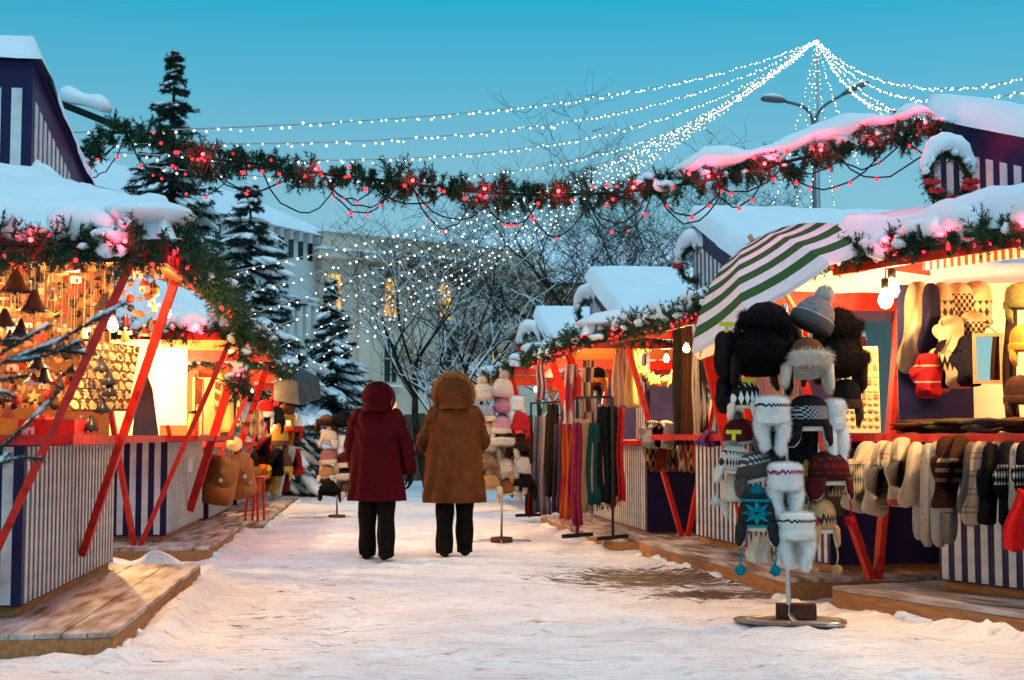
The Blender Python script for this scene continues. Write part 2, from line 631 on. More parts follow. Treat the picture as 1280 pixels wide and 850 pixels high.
# swept-up rims of snow beside the platforms
for (x0, y0, x1, y1, wd, hh) in ((-1.98, 7.6, -2.40, 11.6, .10, .05), (-3.2, 7.47, -2.1, 7.47, .09, .05), (-2.75, 13.2, -3.2, 17.4, .10, .05),
                                 (1.93, 9.95, 2.95, 7.9, .08, .05), (1.0, 14.0, 1.75, 11.3, .07, .03), (0.25, 18.6, 0.9, 14.6, .10, .05),
                                 (-2.75, 12.0, -3.6, 12.4, .35, .12)):
    dx, dy = x1 - x0, y1 - y0
    t = np.clip(((GX - x0) * dx + (GY - y0) * dy) / (dx * dx + dy * dy), 0, 1)
    d = np.hypot(GX - x0 - t * dx, GY - y0 - t * dy)
    GZ += hh * np.exp(-(d / wd) ** 2) * np.clip(0.9 + 2.2 * fbm(GX * 4, GY * 4, 31), 0, 2)
fr_ = random.Random(17)
for _ in range(420):
    fx_, fy_, fa_ = fr_.uniform(-2.2, 2.4), 6.3 + 14 * fr_.random() ** 1.4, fr_.gauss(0, .35)
    i0, i1 = np.searchsorted(gx, (fx_ - .3, fx_ + .3)); j0, j1 = np.searchsorted(gy, (fy_ - .3, fy_ + .3))
    if i1 - i0 < 3 or j1 - j0 < 3:
        continue
    xx_, yy_ = GX[j0:j1, i0:i1] - fx_, GY[j0:j1, i0:i1] - fy_
    u_, v_ = xx_ * math.cos(fa_) + yy_ * math.sin(fa_), -xx_ * math.sin(fa_) + yy_ * math.cos(fa_)
    d_ = (u_ / .065) ** 2 + (v_ / .15) ** 2
    GZ[j0:j1, i0:i1] += -.020 * np.exp(-d_ ** 2) + .006 * np.exp(-((np.sqrt(d_) - 1.45) / .3) ** 2)
nx_, ny_ = len(gx), len(gy)
ii = (np.arange(ny_ - 1)[:, None] * nx_ + np.arange(nx_ - 1)[None]).ravel()
quads = np.stack([ii, ii + 1, ii + 1 + nx_, ii + nx_], axis=1)

gm = M('trodden_snow', (0.80, 0.80, 0.82), rough=0.6, spec=0.3)
n = gm.node_tree
bs = n.nodes['Principled BSDF']
tcn = n.nodes.new('ShaderNodeTexCoord')


def nz(scale, detail, stretch, rough=0.6):
    mp = n.nodes.new('ShaderNodeMapping')
    mp.inputs['Scale'].default_value = stretch
    n.links.new(tcn.outputs['Object'], mp.inputs[0])
    k = n.nodes.new('ShaderNodeTexNoise')
    k.inputs['Scale'].default_value = scale
    k.inputs['Detail'].default_value = detail
    k.inputs['Roughness'].default_value = rough
    n.links.new(mp.outputs[0], k.inputs['Vector'])
    return k.outputs['Fac']


def nramp(src, stops):
    k = n.nodes.new('ShaderNodeValToRGB')
    e = k.color_ramp.elements
    e[0].position, e[0].color = stops[0][0], (*stops[0][1], 1)
    e[1].position, e[1].color = stops[-1][0], (*stops[-1][1], 1)
    for p_, c_ in stops[1:-1]:
        q = e.new(p_); q.color = (*c_, 1)
    n.links.new(src, k.inputs[0])
    return k.outputs[0]


def nmix(fac, a, b_, mode='MIX'):
    k = n.nodes.new('ShaderNodeMixRGB')
    k.blend_type = mode
    for s_, v_ in (('Fac', fac), ('Color1', a), ('Color2', b_)):
        if isinstance(v_, tuple):
            k.inputs[s_].default_value = (*v_, 1)
        elif isinstance(v_, float):
            k.inputs[s_].default_value = v_
        else:
            n.links.new(v_, k.inputs[s_])
    return k.outputs[0]


snowc = nramp(nz(1.3, 5, (1, 1.6, 1)), [(0.35, (0.82, 0.755, 0.735)), (0.6, (0.92, 0.895, 0.885))])
dirt = nramp(nz(7.5, 7, (0.55, 1.9, 1), 0.74), [(0.50, (0, 0, 0)), (0.66, (0.62, 0.62, 0.62))])
grit = nramp(nz(38, 4, (0.7, 1.6, 1), 0.7), [(0.56, (0, 0, 0)), (0.68, (0.6, 0.6, 0.6))])
c1 = nmix(grit, nmix(dirt, snowc, (0.50, 0.39, 0.34)), (0.42, 0.32, 0.28))


def patch(cx, cy, rx, ry, rot):
    """soft oval mask where the paving shows through the snow"""
    mp = n.nodes.new('ShaderNodeMapping')
    mp.vector_type = 'TEXTURE'
    mp.inputs['Location'].default_value = (cx, cy, 0)
    mp.inputs['Rotation'].default_value = (0, 0, rot)
    mp.inputs['Scale'].default_value = (rx, ry, 50)
    n.links.new(tcn.outputs['Object'], mp.inputs[0])
    g = n.nodes.new('ShaderNodeTexGradient')
    g.gradient_type = 'SPHERICAL'
    n.links.new(mp.outputs[0], g.inputs[0])
    return g.outputs['Fac']


def nmath(op, a, b_):
    k = n.nodes.new('ShaderNodeMath'); k.operation = op
    for i, v_ in enumerate((a, b_)):
        if isinstance(v_, (int, float)):
            k.inputs[i].default_value = v_
        else:
            n.links.new(v_, k.inputs[i])
    return k.outputs[0]


pm = nmath('MAXIMUM', nmath('MAXIMUM', patch(1.15, 11.75, 1.25, 1.5, 0.45), patch(1.55, 10.6, 0.9, 0.55, 0.2)),
           nmath('MULTIPLY', patch(-1.35, 9.0, 0.8, 3.0, 0.1), 0.22))
streak = nmath('ADD', nmath('MULTIPLY', nz(4.2, 9, (0.8, 3.4, 1), 0.80), 1.6), nmath('MULTIPLY', pm, 0.42))
pav = nramp(streak, [(0.98, (0, 0, 0)), (1.10, (1, 1, 1))])
pavc = nramp(nz(9, 4, (1, 1, 1)), [(0.3, (0.035, 0.022, 0.018)), (0.7, (0.11, 0.068, 0.05))])
c2 = nmix(pav, c1, pavc)
n.links.new(c2, bs.inputs['Base Color'])
n.links.new(nramp(pav, [(0.0, (0.65,) * 3), (1.0, (0.6,) * 3)]), bs.inputs['Roughness'])
bp = n.nodes.new('ShaderNodeBump')
bp.inputs['Strength'].default_value = 0.6
bp.inputs['Distance'].default_value = 0.03
n.links.new(nmath('ADD', nmath('ADD', nz(14, 6, (1, 1.6, 1), 0.75), nmath('MULTIPLY', nz(42, 4, (1, 1.6, 1), 0.7), 0.45)), nmath('MULTIPLY', nz(3.5, 4, (1, 1.4, 1)), 1.2)), bp.inputs['Height'])
n.links.new(bp.outputs[0], bs.inputs['Normal'])
g_o = np_mesh('ground', np.stack([GX, GY, GZ], axis=-1).reshape(-1, 3), quads, gm, None, True)
tag(g_o, 'trodden snow lane between the two rows of stalls', None, None, 'structure')


# ------------------------------------------------------------------ snow lying on slopes
def snow_slab(a, b, c, d, t, over=0.06, seed=1, step=0.07, rim=0.13, sag=0.03, rough=0.22):
    """lumpy snow on the quad a-b-c-d (a,b low edge; d,c high edge)"""
    a, b, c, d = [np.array(tuple(p), dtype=float) for p in (a, b, c, d)]
    lu = max(np.linalg.norm(b - a), np.linalg.norm(c - d))
    lv = max(np.linalg.norm(d - a), np.linalg.norm(c - b))
    nu, nv = max(6, int(lu / step)), max(5, int(lv / step))
    eu, ev = over / lu, over / lv
    # denser towards the rims so that they round over
    warp = lambda k: 0.5 - 0.5 * np.cos(np.pi * k) * 0.35 - 0.65 * (0.5 - k)
    U = -eu + (1 + 2 * eu) * warp(np.linspace(0, 1, nu + 1))
    V = -ev + (1 + 2 * ev) * warp(np.linspace(0, 1, nv + 1))
    UU, VV = np.meshgrid(U, V)
    Pq = (a * ((1 - UU) * (1 - VV))[..., None] + b * (UU * (1 - VV))[..., None] + c * (UU * VV)[..., None] + d * ((1 - UU) * VV)[..., None])
    de = np.minimum(np.minimum((UU + eu) * lu, (1 + eu - UU) * lu), np.minimum((VV + ev) * lv, (1 + ev - VV) * lv))
    k = np.clip(de / rim, 0, 1)
    prof = np.sqrt(np.clip(1 - (1 - k) ** 2, 0, 1))
    nzv = fbm(UU * lu * 2.2 + seed * 7.3, VV * lv * 2.2 + seed * 3.1, seed, 4)
    h = t * prof * (1 + rough * 2.2 * nzv) - sag * (1 - k) ** 3
    Pq[..., 2] += h
    # irregular rims
    wob = fbm(UU * lu * 3 + 11 + seed, VV * lv * 3 + seed, seed + 5, 3) * 0.05 * (1 - k)
    cen = (a + b + c + d) / 4
    dirv = Pq - cen
    dirv[..., 2] = 0
    Pq += unit(dirv) * wob[..., None]
    Pq[..., 2] += wob * 0.4
    n1 = nu + 1
    q = (np.arange(nv)[:, None] * n1 + np.arange(nu)[None]).ravel()
    quads_ = np.stack([q, q + 1, q + 1 + n1, q + n1], axis=1)
    return Pq.reshape(-1, 3), quads_


def snow_obj(name, slabs, parent, blobs=()):
    vs, fs, o = [], [], 0
    for v, q in slabs:
        vs.append(v); fs.append(q + o); o += len(v)
    mb = MB()
    for i, (c, r3) in enumerate(blobs):
        mb.blob(c, r3, seed=i * 3 + 1, amp=0.16, nu=10, nv=14)
    if mb.v:
        qs = [f for f in mb.f if len(f) == 4]
        vs.append(np.array([tuple(p) for p in mb.v])); fs.append(np.array(qs) + o)
    return np_mesh(name, np.concatenate(vs), np.concatenate(fs), SNOW, parent, True)


# ------------------------------------------------------------------ stall huts
BOARD_CACHE = {}


def board_mesh(h, wd=0.058, th=0.006):
    key = (round(h, 3), wd)
    if key not in BOARD_CACHE:
        mb = MB()
        c = 0.003
        mb.box((-wd / 2, -th / 2, 0), (wd / 2, th / 2, h))
        me = bpy.data.meshes.new('board')
        me.from_pydata(mb.v, [], mb.f)
        me.materials.append(WHITEP)
        BOARD_CACHE[key] = me
    return BOARD_CACHE[key]


def board(parent, loc, h, rot=0.0, wd=0.06):
    o = bpy.data.objects.new('board', board_mesh(h, wd))
    link(o, parent)
    o.location = loc
    o.rotation_euler = (0, 0, rot)
    return o


class Hut:
    pass


PITCHB = 0.119


def hut(label, A, e, L, D=2.2, zb=0.11, ze=2.08, zi=2.5, zl=2.2, zt=3.3, oy=0.78, ol=0.55, orr=0.8,
        low_striped=False, pillar=0.0, fullboards=True, seed=1, tall_boards=True, back=None, low_canopy=True, lowclosed=True, sn=0.17, lowblobs=True):
    h = Hut()
    e = Vector((e[0], e[1], 0)).normalized()
    rot = math.atan2(e.y, e.x)
    root = thing('market_stall', label, 'market stall', (A[0], A[1], 0), rot, 'striped market stalls along the lane')
    h.root, h.L, h.D, h.zb, h.ze, h.zi = root, L, D, zb, ze, zi
    h.mat = Matrix.Translation((A[0], A[1], 0)) @ Matrix.Rotation(rot, 4, 'Z')
    h.w = lambda x, y, z: h.mat @ Vector((x, y, z))
    h.rot = rot
    wb, wt = zb + 0.06, zb + 0.985
    # plinth and lower walls
    MB().box((0.03, -D + .03, zb + .002), (L - 0.03, -0.03, wb)).build('plinth', WOOD, root)
    mb = MB()
    mb.box((0, -0.04, wb), (L, 0, wt)).box((0, -D, wb), (0.04, -0.0405, wt)).box((L - 0.04, -D, wb), (L, -0.0405, wt)).box((0.0405, -D, wb), (L - .0405, -D + .04, wt))
    mb.build('lower_wall', NAVY, root)
    nb = int(L / PITCHB)
    off = (L - (nb - 1) * PITCHB) / 2
    for i in range(nb):
        board(root, (off + i * PITCHB, 0.0035, wb + 0.012), wt - wb - 0.02)
    nd = int(D / PITCHB)
    offd = (D - (nd - 1) * PITCHB) / 2
    if tall_boards:
        for i in range(nd):
            board(root, (L + 0.0035, -offd - i * PITCHB, wb + 0.012), wt - wb - 0.02, math.pi / 2)
    if low_striped:
        for i in range(nd):
            board(root, (-0.0035, -offd - i * PITCHB, wb + 0.012), wt - wb - 0.02, math.pi / 2)
    # counter that runs round street side and both ends
    ct0, ct1, co = zb + 0.99, zb + 1.045, 0.34
    mb = MB()
    mb.box((-co, -0.25, ct0), (L + co, co, ct1))
    mb.box((-co, -D, ct0 + .001), (0.0, -0.2505, ct1 - .001)).box((L, -D, ct0 + .001), (L + co, -0.2505, ct1 - .001))
    mb.build('counter', REDP, root)
    h.ctop = ct1
    h.co = co
    # floor, ceiling, back wall boards
    MB().box((0.05, -D + .05, zb + .1), (L - .05, -.05, zb + .13)).build('floor_boards', WOODIN, root)
    MB().box((0.0, -D, zi - 0.03), (L, 0.0, zi - 0.002)).build('ceiling', SOFFIT, root)
    nbk = int(L / 0.16)
    bmat = back or WOODIN
    for i in range(nbk):
        MBx = MB().box((L * i / nbk + .003, -D + .001, ct0), (L * (i + 1) / nbk - .003, -D + .03 + (i % 2) * .004, zi - .031))
        MBx.build('back_board', bmat, root)
    MB().box((0.0, -D - .02, ct0), (L, -D - .001, zi)).build('back_wall', NAVY, root)
    mb = MB()
    if lowclosed:
        mb.box((0.0, -D + .04, ct1), (0.03, -0.5 if lowclosed != 'full' else -.05, zi - .031))
    else:
        mb.box((0.0, -D + .04, ct1), (0.03, -D + .5, zi - .031))
    mb.build('end_wall', bmat, root)
    if pillar:
        MB().box((0, -0.04, ct1 + .001), (pillar, -0.001, zi - .031)).build('upper_wall', NAVY, root)
        for i in range(int(pillar / PITCHB)):
            board(root, (off + i * PITCHB, 0.0035, ct1 + 0.01), zi - ct1 - 0.25)
    for (px, py) in ((L - .04, -D + .08),):
        MB().box((px - .035, py - .035, ct1 + .0005), (px + .035, py + .035, zi - .0315)).build('post', REDP, root)
    # canopy: street side and both ends, sloping outward
    th = 0.035
    A0, B0 = Vector((0, 0, zi)), Vector((L, 0, zi))
    A1, B1 = Vector((-ol, oy, ze + .1)), Vector((L + orr, oy, ze + .1))
    A2, B2 = Vector((-ol, -D, ze + .1)), Vector((L + orr, -D, ze + .1))
    A3, B3 = Vector((0, -D, zi)), Vector((L, -D, zi))
    dz = Vector((0, 0, th))

    def panel(nm, q):
        m_ = MB()
        m_.add(q + [p + dz for p in q], [(3, 2, 1, 0), (4, 5, 6, 7), (0, 1, 5, 4), (1, 2, 6, 5), (2, 3, 7, 6), (3, 0, 4, 7)])
        m_.build(nm, SOFFIT, root)
    panel('canopy', [A1, B1, B0, A0])
    tall_canopy = orr > .2
    if tall_canopy:
        panel('canopy', [B1 + Vector((0, -.001, 0)), B2, B3, B0 + Vector((0.001, -.001, 0))])
    else:
        MB().add([(L + .02, .01, zi - .02), (L + orr, oy - .03, ze + .06), (L + .02, .01, ze + .0), (L + .035, .01, zi - .02), (L + orr + .015, oy - .03, ze + .06), (L + .035, .01, ze + .0)], [(0, 2, 1), (3, 4, 5), (0, 1, 4, 3), (1, 2, 5, 4), (2, 0, 3, 5)]).build('canopy_end', REDP, root)
    if low_canopy:
        panel('canopy', [A2, A1 + Vector((0, -.001, 0)), A0 + Vector((-.001, -.001, 0)), A3])
    fz0, fz1 = ze - 0.03, ze + 0.115
    MB().box((-ol - .02, oy, fz0), (L + orr + .02, oy + .025, fz1)).build('fascia', REDP, root)
    if tall_canopy:
        MB().box((L + orr, -D, fz0), (L + orr + .025, oy - .001, fz1)).build('fascia', REDP, root)
    if low_canopy:
        MB().box((-ol - .025, -D, fz0), (-ol, oy - .001, fz1)).build('fascia', REDP, root)
    # snow on the canopy
    Z = lambda p: p + Vector((0, 0, th - .005))
    up = Vector((0, 0, .02))
    sl = [snow_slab(Z(A1), Z(B1), Z(B0) + up, Z(A0) + up, sn, 0.06, seed, rough=.3)]
    if tall_canopy:
        sl.append(snow_slab(Z(B1), Z(B2), Z(B3) + up, Z(B0) + up, sn, 0.05, seed + 1, rough=.3))
    if low_canopy:
        sl.append(snow_slab(Z(A2), Z(A1), Z(A0) + up, Z(A3) + up, 0.20, 0.05, seed + 2, rough=.3))
    rr = random.Random(seed)
    bl = []
    for i in range(int((L + ol + orr) / 0.16)):
        if rr.random() < .62:
            x = rr.uniform(-ol + .2, L + orr - .25)
            bl.append(((x, oy + rr.uniform(0.035, .07), ze + rr.uniform(.10, .18)), (rr.uniform(.07, .17), rr.uniform(.035, .055), rr.uniform(.04, .10))))
    for i in range(int((D + oy) / 0.16)):
        if rr.random() < .62:
            y = rr.uniform(-D, oy - .25)
            if tall_canopy:
              bl.append(((L + orr + rr.uniform(0.035, .07), y, ze + rr.uniform(.10, .18)), (rr.uniform(.035, .055), rr.uniform(.07, .17), rr.uniform(.04, .10))))
            if low_canopy and lowblobs:
                bl.append(((-ol - rr.uniform(0.035, .07), y, ze + rr.uniform(.10, .18)), (rr.uniform(.035, .055), rr.uniform(.07, .17), rr.uniform(.04, .10))))
    if tall_canopy:
        bl.append(((L + orr - .10, oy - .10, ze + .24), (.24, .22, .075)))
    if low_canopy:
        bl.append(((-ol + .10, oy - .10, ze + .24), (.20, .20, .065)))
    snow_obj('canopy_snow', sl, root, bl)
    # striped wedge above the canopy
    g = zi + th + .002
    rl = lambda x: zl + (zt - zl) * x / L
    mb = MB()
    for y0, y1 in ((-0.04, 0.0), (-D, -D + .04)):
        x0 = max(0.0, (g + .05 - zl) / (zt - zl) * L)
        mb.add([(x0, y0, g), (L, y0, g), (L, y0, zt), (x0, y0, max(rl(x0), g)), (x0, y1, g), (L, y1, g), (L, y1, zt), (x0, y1, max(rl(x0), g))],
               [(0, 1, 2, 3), (7, 6, 5, 4), (0, 4, 5, 1), (1, 5, 6, 2), (2, 6, 7, 3), (3, 7, 4, 0)])
    mb.box((L - .04, -D + .0405, g), (L, -.0405, zt - .005))
    mb.build('gable_wall', NAVY, root)
    for i in range(nb):
        x = off + i * PITCHB
        hh = rl(x - .03) - 0.22 - g
        if hh > 0.04:
            mbb = MB()
            xa, xb = x - .03, x + .03
            za, zb_ = rl(xa) - .22, rl(xb) - .22
            y0, y1 = 0.0005, 0.007
            mbb.add([(xa, y0, g), (xb, y0, g), (xb, y0, zb_), (xa, y0, za), (xa, y1, g), (xb, y1, g), (xb, y1, zb_), (xa, y1, za)],
                    [(0, 1, 2, 3), (7, 6, 5, 4), (0, 4, 5, 1), (1, 5, 6, 2), (2, 6, 7, 3), (3, 7, 4, 0)])
            mbb.build('board', WHITEP, root)
    if tall_boards:
        for i in range(nd):
            board(root, (L + 0.004, -offd - i * PITCHB, g), zt - .17 - g, math.pi / 2)
    rs = (zt - zl) / L
    xo = 0.02
    x_lo = max(-.06, (g - zl) / rs - .25)
    q = [Vector((x_lo, xo, rl(x_lo))), Vector((L + xo, xo, rl(L + xo))), Vector((L + xo, -D - xo, rl(L + xo))), Vector((x_lo, -D - xo, rl(x_lo)))]
    m_ = MB()
    dz2 = Vector((0, 0, .03))
    m_.add(q + [p + dz2 for p in q], [(3, 2, 1, 0), (4, 5, 6, 7), (0, 1, 5, 4), (1, 2, 6, 5), (2, 3, 7, 6), (3, 0, 4, 7)])
    m_.build('roof', NAVY, root)
    sq = [p + Vector((0, 0, .026)) for p in q]
    v, qd = snow_slab(sq[3], sq[0], sq[1], sq[2], 0.14, 0.04, seed + 4, step=.09, rim=.12, rough=.10, sag=.05)
    np_mesh('roof_snow', v, qd, SNOW, root, True)
    return h


def strut(h, p0, p1, wd=0.085, th=0.045, up=(0, 1, 0)):
    return MB().beam(p0, p1, wd, th, up).build('strut', REDP, h.root)


def platform(label, h, x0, x1, y0, y1, z=0.11, endx=None, seed=0):
    """wooden deck in front of a stall: planks on a board frame"""
    root = thing('wooden_platform', label, 'platform', tuple(h.w(x0, y0, 0)), h.rot, 'wooden platforms under the stalls')
    L, W = x1 - x0, y1 - y0
    rr = random.Random(seed)
    n_ = max(3, int(W / 0.135))
    for i in range(n_):
        a, b = W * i / n_ + .003, W * (i + 1) / n_ - .003
        MB().box((0, a, z - .028 + rr.uniform(-.002, .002)), (L, b, z + rr.uniform(-.003, .003))).build('plank', DECK, root)
    k = max(1, int(L / 1.6))
    for j in range(k):
        MB().box((L * j / k + .002, W - .028, -.03), (L * (j + 1) / k - .002, W - .001, z - .030)).build('side_board', WOOD, root)
    MB().box((0.001, .002, -.03), (.026, W - .03, z - .030)).build('side_board', WOOD, root)
    MB().box((L - .026, .002, -.03), (L - .001, W - .03, z - .030)).build('side_board', WOOD, root)
    # snow left lying at the back and in loose lumps
    bl = []
    for i in range(int(L * 16)):
        k_ = rr.random() ** 2
        bl.append(((rr.uniform(0, L), rr.uniform(0, W * .5) ** 1.3, z + .0), (.015 + .07 * k_, .012 + .05 * k_, .006 + .018 * k_)))
    for i in range(int(L * 7)):
        k_ = rr.random() ** 2
        bl.append(((rr.uniform(0, L), W + rr.uniform(0, .05), rr.uniform(-.03, .0)), (.03 + .10 * k_, .02 + .05 * k_, .012 + .03 * k_)))
    if bl:
        mb = MB()
        for i, (c, r3) in enumerate(bl):
            mb.blob(c, r3, seed=i + seed, amp=.3, nu=5, nv=8)
        s_ = mb.build('loose_snow', SNOW, root)
        s_['kind'] = 'stuff'
    return root


# deck boards: wood with packed snow rubbed into it
DECK = M('snowy_deck', (0.20, 0.105, 0.05), (0.62, 0.54, 0.50), rough=0.55, scale=2.2, bump=0.4, bscale=25, stretch=(0.8, 4, 4), contrast=(0.36, 0.60), detail=7)

CREAM_IN = M('cream_inner_wall', (0.62, 0.50, 0.30), (0.70, 0.58, 0.37), rough=0.7, scale=3)
DARKWOOD_IN = M('dark_inner_wood', (0.24, 0.11, 0.04), (0.34, 0.17, 0.07), rough=0.7, scale=6, stretch=(1.2, 8, 8))
# left row: local x runs from the far end to the near end
H = {}
def lefthut(key, label, nx, ny, slope, L, **kw):
    e = Vector((slope, -1, 0)).normalized()
    A = (nx - e.x * L, ny - e.y * L)
    H[key] = hut(label, A, e, L, **kw)
def righthut(key, label, nx, ny, slope, L, **kw):
    e = Vector((-slope, 1, 0)).normalized()
    H[key] = hut(label, (nx, ny), e, L, **kw)


lefthut('L1', 'nearest left stall hung with ceramic bells and ornaments under a snowy canopy', -2.82, 8.25, 0.105, 3.05, zt=3.36, zl=2.62, seed=3, ol=-0.45, orr=0.95, oy=0.9, low_canopy=False, lowclosed='full', back=DARKWOOD_IN)
lefthut('L2', 'second left stall, brightly lit, with a chalkboard on its counter', -3.41, 14.1, 0.096, 2.9, seed=13, ol=0.1, back=CREAM_IN)
lefthut('L3', 'third left stall with leather bags hanging below its counter', -3.93, 18.5, 0.096, 2.9, zb=0.02, ze=2.0, zi=2.4, zl=2.1, zt=3.2, seed=23, ol=0.2)
lefthut('L4', 'farthest left stall, half hidden behind hanging hats and toys', -4.35, 22.6, 0.096, 2.9, zb=0.0, ze=2.0, zi=2.4, zl=2.1, zt=3.2, seed=33, ol=0.2)
CREAM_IN = M('cream_inner_wall', (0.62, 0.50, 0.30), (0.70, 0.58, 0.37), rough=0.7, scale=3)
PURPLE_IN = M('purple_inner_wall', (0.10, 0.06, 0.13), (0.16, 0.10, 0.17), rough=0.6, scale=3)
# right row: local x runs from the near end to the far end
e1 = Vector((-0.5, 1, 0)).normalized()
H['R1'] = hut('nearest right stall selling woollen socks and mittens', (2.89 - e1.x * 3.1, 9.7 - e1.y * 3.1), e1, 3.1, zb=0.12, ze=2.25, zi=2.52, zl=2.3, zt=3.36, oy=0.75, ol=0.5, orr=0.1, seed=43, tall_boards=True, back=CREAM_IN, lowclosed=False)
righthut('R2', 'second right stall, behind the striped parasol and the hat stand', 2.40, 10.8, 0.19, 3.25, zb=0.12, zl=2.0, zt=3.3, orr=0.1, ol=0.6, lowblobs=False, seed=53, zi=2.34, sn=0.11, back=PURPLE_IN, lowclosed=False)
righthut('R3', 'third right stall with a golden star wreath and hanging scarves', 1.455, 15.4, 0.123, 3.45, zb=0.06, zl=2.0, zt=3.26, orr=0.3, ol=0.7, pillar=0.55, seed=63, zi=2.34, sn=0.11, back=PURPLE_IN, lowclosed=False)
righthut('R4', 'farthest right stall, behind the rack of dark scarves', 0.78, 21.6, 0.12, 3.1, zb=0.03, zl=2.1, zt=3.26, orr=0.8, ol=0.5, seed=73, zi=2.34, sn=0.11, back=PURPLE_IN)

h = H['L1']
strut(h, (h.L + .05, -.25, .22), (h.L + .93, .74, h.ze - .01), wd=.11)
strut(h, (h.L + .05, -.31, .22), (h.L + .93, -1.3, h.ze - .01))
strut(h, (h.L - 1.66, .03, .34), (h.L - .58, .76, h.ze + .03), wd=.05, th=.07, up=(1, 0, 0))
for k in ('L2', 'L3', 'L4'):
    h = H[k]
    strut(h, (h.L + .38, -.18, h.zb), (h.L + .76, .70, h.ze + .02))
    strut(h, (h.L + .38, -.24, h.zb), (h.L + .76, -.55, h.ze + .02))
    strut(h, (h.L - 1.6, .03, .34), (h.L - .5, .68, h.ze + .03), up=(1, 0, 0))
for k, yl, yr, yf in (('R2', .62, -.34, -.12), ('R3', .32, -.72, -.28), ('R4', .35, -.6, -.2)):
    h = H[k]
    strut(h, (-.44, yf, h.zb), (-.54, yl, h.ze + .02))
    strut(h, (-.44, yf - .05, h.zb), (-.54, yr, h.ze + .02))
    strut(h, (1.75, .03, .3), (.95, .70, h.ze + .03), up=(1, 0, 0))
    if k != 'R2':
        strut(h, (2.95, .03, .3), (2.25, .70, h.ze + .03), up=(1, 0, 0))

platform('nearest left platform of pale planks swept clear of snow', H['L1'], -.35, H['L1'].L + .7, -H['L1'].D, .64, seed=1)
platform('second left platform, with the foot of a red V brace on it', H['L2'], -.5, H['L2'].L + .75, -2.2, .5, seed=2)
platform('far left platform carrying the thin red table legs', H['L3'], -4.6, H['L3'].L + .6, -2.2, .75, z=.055, seed=3)
platform('nearest right platform in front of the sock stall', H['R1'], -.3, H['R1'].L + .45, -2.2, .55, z=.12, seed=4)
platform('second right platform, long low step of orange-brown boards', H['R2'], -.35, H['R2'].L + .25, -2.2, .5, z=.12, seed=5)
platform('third right platform, under the rack of scarves', H['R3'], -.75, H['R3'].L + .3, -2.2, .62, z=.10, seed=6)

# ------------------------------------------------------------------ buildings across the square
STONE1 = M('pale_stone', (0.62, 0.58, 0.55), (0.70, 0.66, 0.63), rough=0.85, scale=0.6, bump=0.2, bscale=4)
STONE2 = M('beige_stone', (0.62, 0.47, 0.37), (0.71, 0.55, 0.44), rough=0.85, scale=0.5, bump=0.2, bscale=4)
STONE3 = M('ochre_render', (0.52, 0.33, 0.17), (0.60, 0.39, 0.21), rough=0.85, scale=0.4, bump=0.1, bscale=4)
GLASSD = M('dark_window', (0.02, 0.028, 0.035), rough=0.15)


def building(label, a, b, depth, z1, wallmat):
    """block whose front face runs from a to b (seen from the camera, left to right)"""
    a, b = Vector((a[0], a[1], 0)), Vector((b[0], b[1], 0))
    e = (b - a).normalized()
    root = thing('stone_building', label, 'building', tuple(a), math.atan2(e.y, e.x))
    L = (b - a).length
    MB().box((0, 0, -1), (L, depth, z1)).build('wall', wallmat, root)
    return root, L


def window(root, x, z, wd, ht, glass, frame, arch=False, y=0.0):
    mb = MB()
    mb.box((x - wd / 2 - .12, y - .06, z - .14), (x + wd / 2 + .12, y - .002, z + ht + .12))
    o = mb.build('window', frame, root)
    mb = MB()
    pts = [(x - wd / 2, z), (x + wd / 2, z), (x + wd / 2, z + ht)]
    if arch:
        pts += [(x + wd / 2 * math.cos(t), z + ht + wd * .75 * math.sin(t)) for t in np.linspace(.3, math.pi - .3, 6)]
    pts.append((x - wd / 2, z + ht))
    mb.prism(pts, .03, mat=Matrix.Translation((0, y - .08, 0)))
    mb.build('pane', glass, o)
    mb = MB()
    mb.box((x - .03, y - .12, z), (x + .03, y - .097, z + ht)).box((x - wd / 2, y - .123, z + ht * .62 - .03), (x - .0305, y - .097, z + ht * .62 + .03)).box((x + .0305, y - .123, z + ht * .62 - .03), (x + wd / 2, y - .097, z + ht * .62 + .03))
    mb.build('glazing_bar', frame, o)
    MB().box((x - wd / 2 - .2, y - .28, z - .22), (x + wd / 2 + .2, y - .003, z - .141)).build('sill', SNOW, o)
    return o


# pale corbelled building on the left, running away to the right
root, L = building('pale grey corbelled building with snow roof behind the spruces', (-16.5, 47.5), (-8.1, 64.0), 14, 10.0, STONE1)
zt = 10.0
MB().box((-.3, -.25, zt - 3.15), (L + .2, -.002, zt - 2.9)).build('cornice', STONE1, root)
MB().box((-.3, -.28, zt - 2.899), (L + .2, -.003, zt - 2.78)).build('cornice_snow', SNOW, root)
for i in range(26):
    x = .4 + i * (L - .8) / 25
    m_ = MB()
    m_.box((x - .17, -.03, zt - 1.15), (x + .17, -.004, zt - .35))
    m_.build('embrasure', GLASSD, root)
    MB().box((x + .24, -.30, zt - .4), (x + .48, -.005, zt - .04)).build('corbel', STONE1, root)
for i in range(30):
    x = .3 + i * (L - .6) / 29
    MB().box((x - .16, -.22, zt - 4.6), (x + .16, -.006, zt - 3.16)).build('corbel', STONE1, root)
for x in (L - 2.6, L - 6.2, L - 10):
    window(root, x, zt - 7.6, .9, 1.7, GLASSD, STONE1, arch=True)
MB().add([(-.5, -.5, zt), (L + .4, -.5, zt), (L + .4, 5.5, zt + 2.6), (-.5, 5.5, zt + 2.6), (-.5, 12, zt), (L + .4, 12, zt)],
         [(0, 1, 2, 3), (3, 2, 5, 4), (0, 3, 4), (1, 5, 2), (0, 4, 5, 1)]).build('snowy_roof', SNOW, root)

